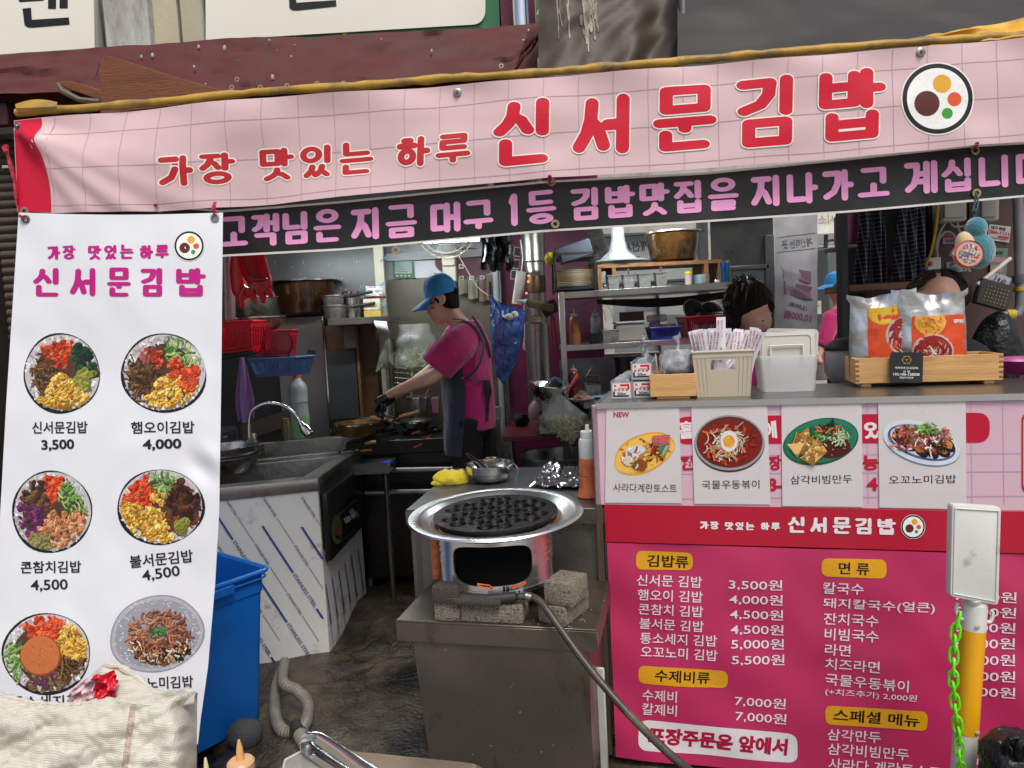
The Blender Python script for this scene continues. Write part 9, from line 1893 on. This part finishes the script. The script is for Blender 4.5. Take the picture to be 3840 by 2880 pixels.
 for i in range(4):
  c = V(q[i]); a = (V(q[i-1])-c).normalized(); b_ = (V(q[(i+1) % 4])-c).normalized(); R9 = 16
  for k in range(5): u = k/4; pp = (c+a*R9)*(1-u)**2+c*2*u*(1-u)+(c+b_*R9)*u*u; ps.append(P(pp.x,pp.y,Y-.03))
 mb.prism(ps[::-1],(0,1,0),.022); mb.put('sign_plate',wh,t,world=True,bevel=.003,bseg=2)
 mb = MB(); inn = [P(x,y,Y-.0315) for x,y in ((3582,1906),(3745,1916),(3735,2256),(3575,2226))]; mb.tube(inn+[inn[0]],.002,6); mb.put('raised_border',wh,t,world=True)
 mb = MB(); mb.tube([P(3650,2235,Y-.015),P(3650,2266,Y-.0)],[K(30,Y),K(34,Y)],16); mb.put('neck',wh,t,world=True)
 # chain
 t = T('plastic_chain','bright green plastic chain hanging beside the yellow post','chain',P(3580,2880,Y-.05)); gm = mat('neon_green_plastic',H('6cd81c'),.35,0,.05,8); path = [(3600,2300),(3582,2360),(3576,2430),(3578,2500),(3572,2560),(3580,2630),(3592,2720),(3596,2800),(3606,2880),(3612,2960),(3615,3040),(3616,3120)]
 pts = [P(x,y,Y-.055) for x,y in path]; dist = [0]
 for a,b_ in zip(pts,pts[1:]): dist.append(dist[-1]+(b_-a).length)
 def along(s_):
  for i in range(len(pts)-1):
   if s_ <= dist[i+1]: return pts[i].lerp(pts[i+1],(s_-dist[i])/(dist[i+1]-dist[i]))
  return pts[-1]
 s_,k = 0,0; me = None
 while s_ < dist[-1]-.04:
  a,b_ = along(s_),along(s_+.038); d = (b_-a).normalized(); c = (a+b_)/2
  if me is None:
   mb = MB(); L_,w_ = .0165,.0095; ring = [(w_*math.cos(th),0,L_*math.sin(th)+(.006 if math.sin(th) > 0 else -.006)) for th in [i*math.pi/9 for i in range(19)]]; mb.tube(ring,.0033,7,caps=False); o = mb.put('link',gm,t); me = o.data
  else: o = bpy.data.objects.new('link',me); COL.objects.link(o); o.parent = t
  o.location = c-t.location; o.rotation_mode = 'QUATERNION'; o.rotation_quaternion = d.to_track_quat('Z','X') @ Matrix.Rotation((rad(25) if k % 2 else rad(115))+.2*math.sin(k*1.7),3,'Z').to_quaternion(); s_ += .0295; k += 1
 # black bag, lower right corner
 mb = MB(); c = P(3810,2850,1.6); mb.ball(c,(.075,.07,.06),28); mb.v = [tuple(c+(V(p)-c)*(1+.28*nz(V(p)*20)+.12*nz(V(p)*55))) for p in mb.v]
 mb.tube([P(3770,2830,1.58),P(3772,2790,1.56),P(3800,2765,1.55),P(3825,2775,1.55),P(3800,2800,1.56)],[.012,.008,.006,.008,.010],8,sub=4); mb.tube([P(3820,2840,1.56),P(3818,2800,1.54),P(3836,2785,1.54),P(3850,2830,1.56)],[.012,.009,.008,.012],8,sub=4)
 solo(mb,'black_knotted_bag',mat('black_shopping_bag',H('141416'),.22,0,.2,10,1.2,40),'knotted black plastic bag in the lower right corner','bag')
 mb = MB(); a = P(3810,2850,1.6); mb.bx(a.x-.05,a.x+.3,1.5,1.66,0,P(3810,2905,1.6).z); solo(mb,'low_stool',cm('dark_stool','2a2624',.6),'dark low stool under the black knotted bag','stool')
 # woven sack
 t = T('woven_sack','open white woven plastic sack with faded stripes at the lower left','sack',P(330,2880,1.25))
 m = mat('woven_polypropylene',H('c4c0b2'),.6,0,.08,5,.0,10,dirt=H('b0a994'),dirt_amt=.05,dscale=6); N = m.node_tree.nodes; L = m.node_tree.links; bs = N['Principled BSDF']; tc = N.new('ShaderNodeTexCoord'); ws = []
 for ax_ in ('X','Z'):
  wv = N.new('ShaderNodeTexWave'); wv.bands_direction = ax_; wv.inputs['Scale'].default_value = 95; wv.inputs['Distortion'].default_value = .6; wv.inputs['Detail'].default_value = 1; L.new(tc.outputs['Object'],wv.inputs[0]); ws.append(wv)
 mu = N.new('ShaderNodeMath'); mu.operation = 'MULTIPLY'; L.new(ws[0].outputs['Fac'],mu.inputs[0]); L.new(ws[1].outputs['Fac'],mu.inputs[1]); bp = N.new('ShaderNodeBump'); bp.inputs['Strength'].default_value = .55; bp.inputs['Distance'].default_value = .0025; L.new(mu.outputs[0],bp.inputs['Height']); L.new(bp.outputs[0],bs.inputs['Normal'])
 topf = [(-80,2602),(0,2612),(20,2618),(100,2640),(200,2648),(250,2652),(330,2642),(420,2630),(480,2638),(540,2646),(600,2640),(680,2622),(735,2606)]
 def fs_(x,y): v = (y-2600)/300; edge = max(0,min(1,(740+6*v-x)/120)); return P(x,y,1.24-.075*math.sin(min(1,v+.15)*1.4)+.10*(1-edge)**2+.016*nz((x/150,y/110,3))+.008*nz((x/70+y/90,y/55,5))+.003*nz((x/26,y/24,9))+.012*math.sin((x+y*1.6)/70)*math.exp(-v*2))
 mb = MB(); mb.grid(lambda u,v: fs_(-80+816*u-4*v*u,interp(topf,-80+816*u)+(2990-interp(topf,-80+816*u))*v),130,60,.002); mb.put('front_wall',m,t,world=True,ang=80)
 topb = [(255,2660),(330,2590),(355,2540),(385,2502),(405,2494),(450,2500),(520,2545),(580,2600),(640,2604),(700,2592),(735,2606)]
 mb = MB()
 def bk(u,v): x = 330+400*u; yt = interp(topb,x); yb = interp(topf,x)+30; y = yt+(yb-yt)*v; return P(x-20*v*(1-u),y,1.40-.08*v-.10*u*u+.014*nz((x/60,y/50,7)))
 mb.grid(bk,60,20,.003); mb.put('back_wall',m,t,world=True,ang=80)
 mb = MB(); ps = [P(x,interp(topb,x)-1,1.395-.10*((x-330)/400)**2) for x in range(340,735,12)]; mb.tube(ps,[.006+.002*math.sin(i*1.3) for i in range(len(ps))],8); ps = [fs_(x,interp(topf,x))+V((0,.004,0)) for x in range(-80,736,14)]; mb.tube(ps,[.0055+.0018*math.sin(i*1.7) for i in range(len(ps))],8); mb.put('rolled_hem',m,t,world=True)
 pr = Print(Surf(lambda x,y: fs_(x,y)),.003); rr = random.Random(2)
 for y in range(2650,2990,5):
  xc = 500-(y-2640)*.14
  for k in (-9,-3,4,10): pr.quad([(xc+k-2,y),(xc+k+1.5,y),(xc+k+1.5,y+3),(xc+k-2,y+3)],H(rr.choice(('a87c7c','96605f','b49490'))),1,1)
 pr.put('woven_stripe',t,kind='stuff')
 t2 = T('candy_packet','crinkled red and white plastic packet inside the woven sack','packet',P(360,2620,1.3)); mb = MB()
 def pk(u,v): x = 258+175*u; y = 2650-125*v*math.sin(min(1,.25+u)*1.6); return P(x,y,1.33)+V((0,.02*nz((u*5,v*5,2))+.008*nz((u*14,v*12,7)),0))
 mb.grid(lambda u,v: pk(u*.55,v),24,20,.001,m=0); mb.grid(lambda u,v: pk(.55+u*.45,v),20,20,.001,m=1); mb.put('film',[mat('pinkish_packet_film',H('d8b8bc'),.12,.1,.15,20,.8,40),mat('red_packet_film',H('c81428'),.12,.1,.1,20,.8,40)],t2,world=True,ang=60)
 # black lower corner of the menu banner bottom weight
 mb = MB(); mb.prism([P(x,y,1.85) for x,y in ((718,2880),(722,2790),(738,2800),(728,2990),(600,2990))][::-1],(0,1,0),.01)
 solo(mb,'black_foot_bag',black_pl,'black weight bag under the right corner of the menu banner','bag')
 # steel serving tray, tongs, lid at the bottom edge
 ztr = .80
 cst = [PZ(1050,2880,ztr),PZ(1210,2800,ztr),PZ(1810,2870,ztr),PZ(1900,3100,ztr),PZ(1000,3100,ztr)]
 t = T('serving_tray','shallow steel serving tray cut by the bottom edge of the picture','tray',PZ(1480,2950,ztr-.03)); A = [PZ(1185,2805,ztr),PZ(1815,2868,ztr),PZ(1840,3250,ztr),PZ(1010,3250,ztr)]; ce = sum(A,V())/4
 def rr_ring(q,rad_,dz,sh):
  out = []
  for i in range(4):
   c = q[i]+(ce-q[i])*sh; a = (q[i-1]-q[i]).normalized(); b_ = (q[(i+1) % 4]-q[i]).normalized()
   for k in range(6): u = k/5; out.append((c+a*rad_)*(1-u)**2+c*2*u*(1-u)+(c+b_*rad_)*u*u+V((0,0,dz)))
  return out
 rings = [rr_ring(A,.03,-.006,-.015),rr_ring(A,.03,0,-.01),rr_ring(A,.03,.001,0),rr_ring(A,.03,-.028,.05),rr_ring(A,.025,-.032,.07)]; n = len(rings[0]); mb = MB(); mb.add([p for q_ in rings for p in q_],[(j*n+i,j*n+(i+1) % n,(j+1)*n+(i+1) % n,(j+1)*n+i) for j in range(4) for i in range(n)]+[tuple(4*n+i for i in range(n))]); mb.put('tray_dish',mat('warm_tray_steel',H('c0b4a4'),.25,.9,.08,6),t,world=True)
 t = T('tongs','shiny steel serving tongs lying across the tray corner','tongs',PZ(1250,2880,.82)); mb = MB()
 zt_ = .845; arm = [PZ(1150,2772,zt_+.02),PZ(1160,2758,zt_+.02),PZ(1185,2762,zt_+.015),PZ(1310,2845,zt_),PZ(1480,2960,zt_-.01)]; mb.tube(arm,[(.004,.010),(.005,.012),(.002,.012),(.002,.013),(.002,.014)],10,sub=5,side=(0,0,1)); arm = [PZ(1152,2790,zt_),PZ(1160,2812,zt_),PZ(1260,2880,zt_-.01),PZ(1380,2960,zt_-.02)]; mb.tube(arm,[(.003,.010),(.002,.012),(.002,.012),(.002,.013)],10,sub=5,side=(0,0,1)); mb.tube([PZ(1150,2772,zt_+.02),PZ(1144,2785,zt_+.01),PZ(1152,2792,zt_)],[(.003,.010)]*3,10,sub=4,side=(0,0,1)); mb.put('tong_arms',steel_shiny,t,world=True)
 t = T('clear_cover','clear plastic container lid with embossed mark beside the tongs','lid',PZ(1130,2880,.82)); A2 = [PZ(1070,2862,.83),PZ(1150,2818,.835),PZ(1250,2850,.83),PZ(1230,3000,.82),PZ(1040,3000,.82)]; mb = MB(); mb.prism(A2,(0,0,1),.004); mb.put('lid_plate',mat('clear_hard_plastic',H('9c9c98'),.1,0,.1,8,alpha=.55,spec=1),t,world=True,bevel=.0015); mb = MB(); mb.tube([p+V((0,0,.005)) for p in A2+[A2[0]]],.0022,6); mb.put('rim',mat('lid_rim_plastic',H('b4b4b0'),.15,0,.1,8),t,world=True)
 for i,(x,y,c_,r_,lab) in enumerate(((903,2862,'c8a078',.024,'beige squeeze bottle with orange tinted nozzle at the bottom edge'),(778,2930,'d8d0b8',.018,'pale squeeze bottle tip just showing at the bottom edge'))):
  p = P(x,y,1.22); t = T('sauce_bottle',lab,'bottle',(p.x,p.y,.64),0,'sauce bottles at the bottom edge'); zt_ = p.z-.64; m_ = cm('sauce_'+c_,c_,.35); mb = MB(); mb.lathe([(0,0),(.03,0),(.032,zt_-.06),(r_*.9,zt_-.025),(r_,zt_-.02),(r_,zt_+.002),(r_*.85,zt_+.006),(r_*.3,zt_+.007)],n=26); mb.put('bottle_body',m_,t); mb = MB(); mb.lathe([(r_*.32,zt_+.006),(r_*.22,zt_+.03),(.002,zt_+.044),(0,zt_+.044)],n=16); mb.put('nozzle',cm('nozzle_'+c_,'d9a468' if i == 0 else 'd8d0a8',.35),t)
 mb = MB(); mb.bx(-1.0,.1,.55,1.24,.60,.638); solo(mb,'front_cart',steel_old,'steel cart top below the bottom edge carrying bottles, sack and tray','cart') if True else None
 mb = MB(); mb.bx(-.5,.1,.55,1.07,.64,ztr-.036); solo(mb,'tray_stand',steel_dark,'steel box under the serving tray at the bottom edge','stand')
foreground()
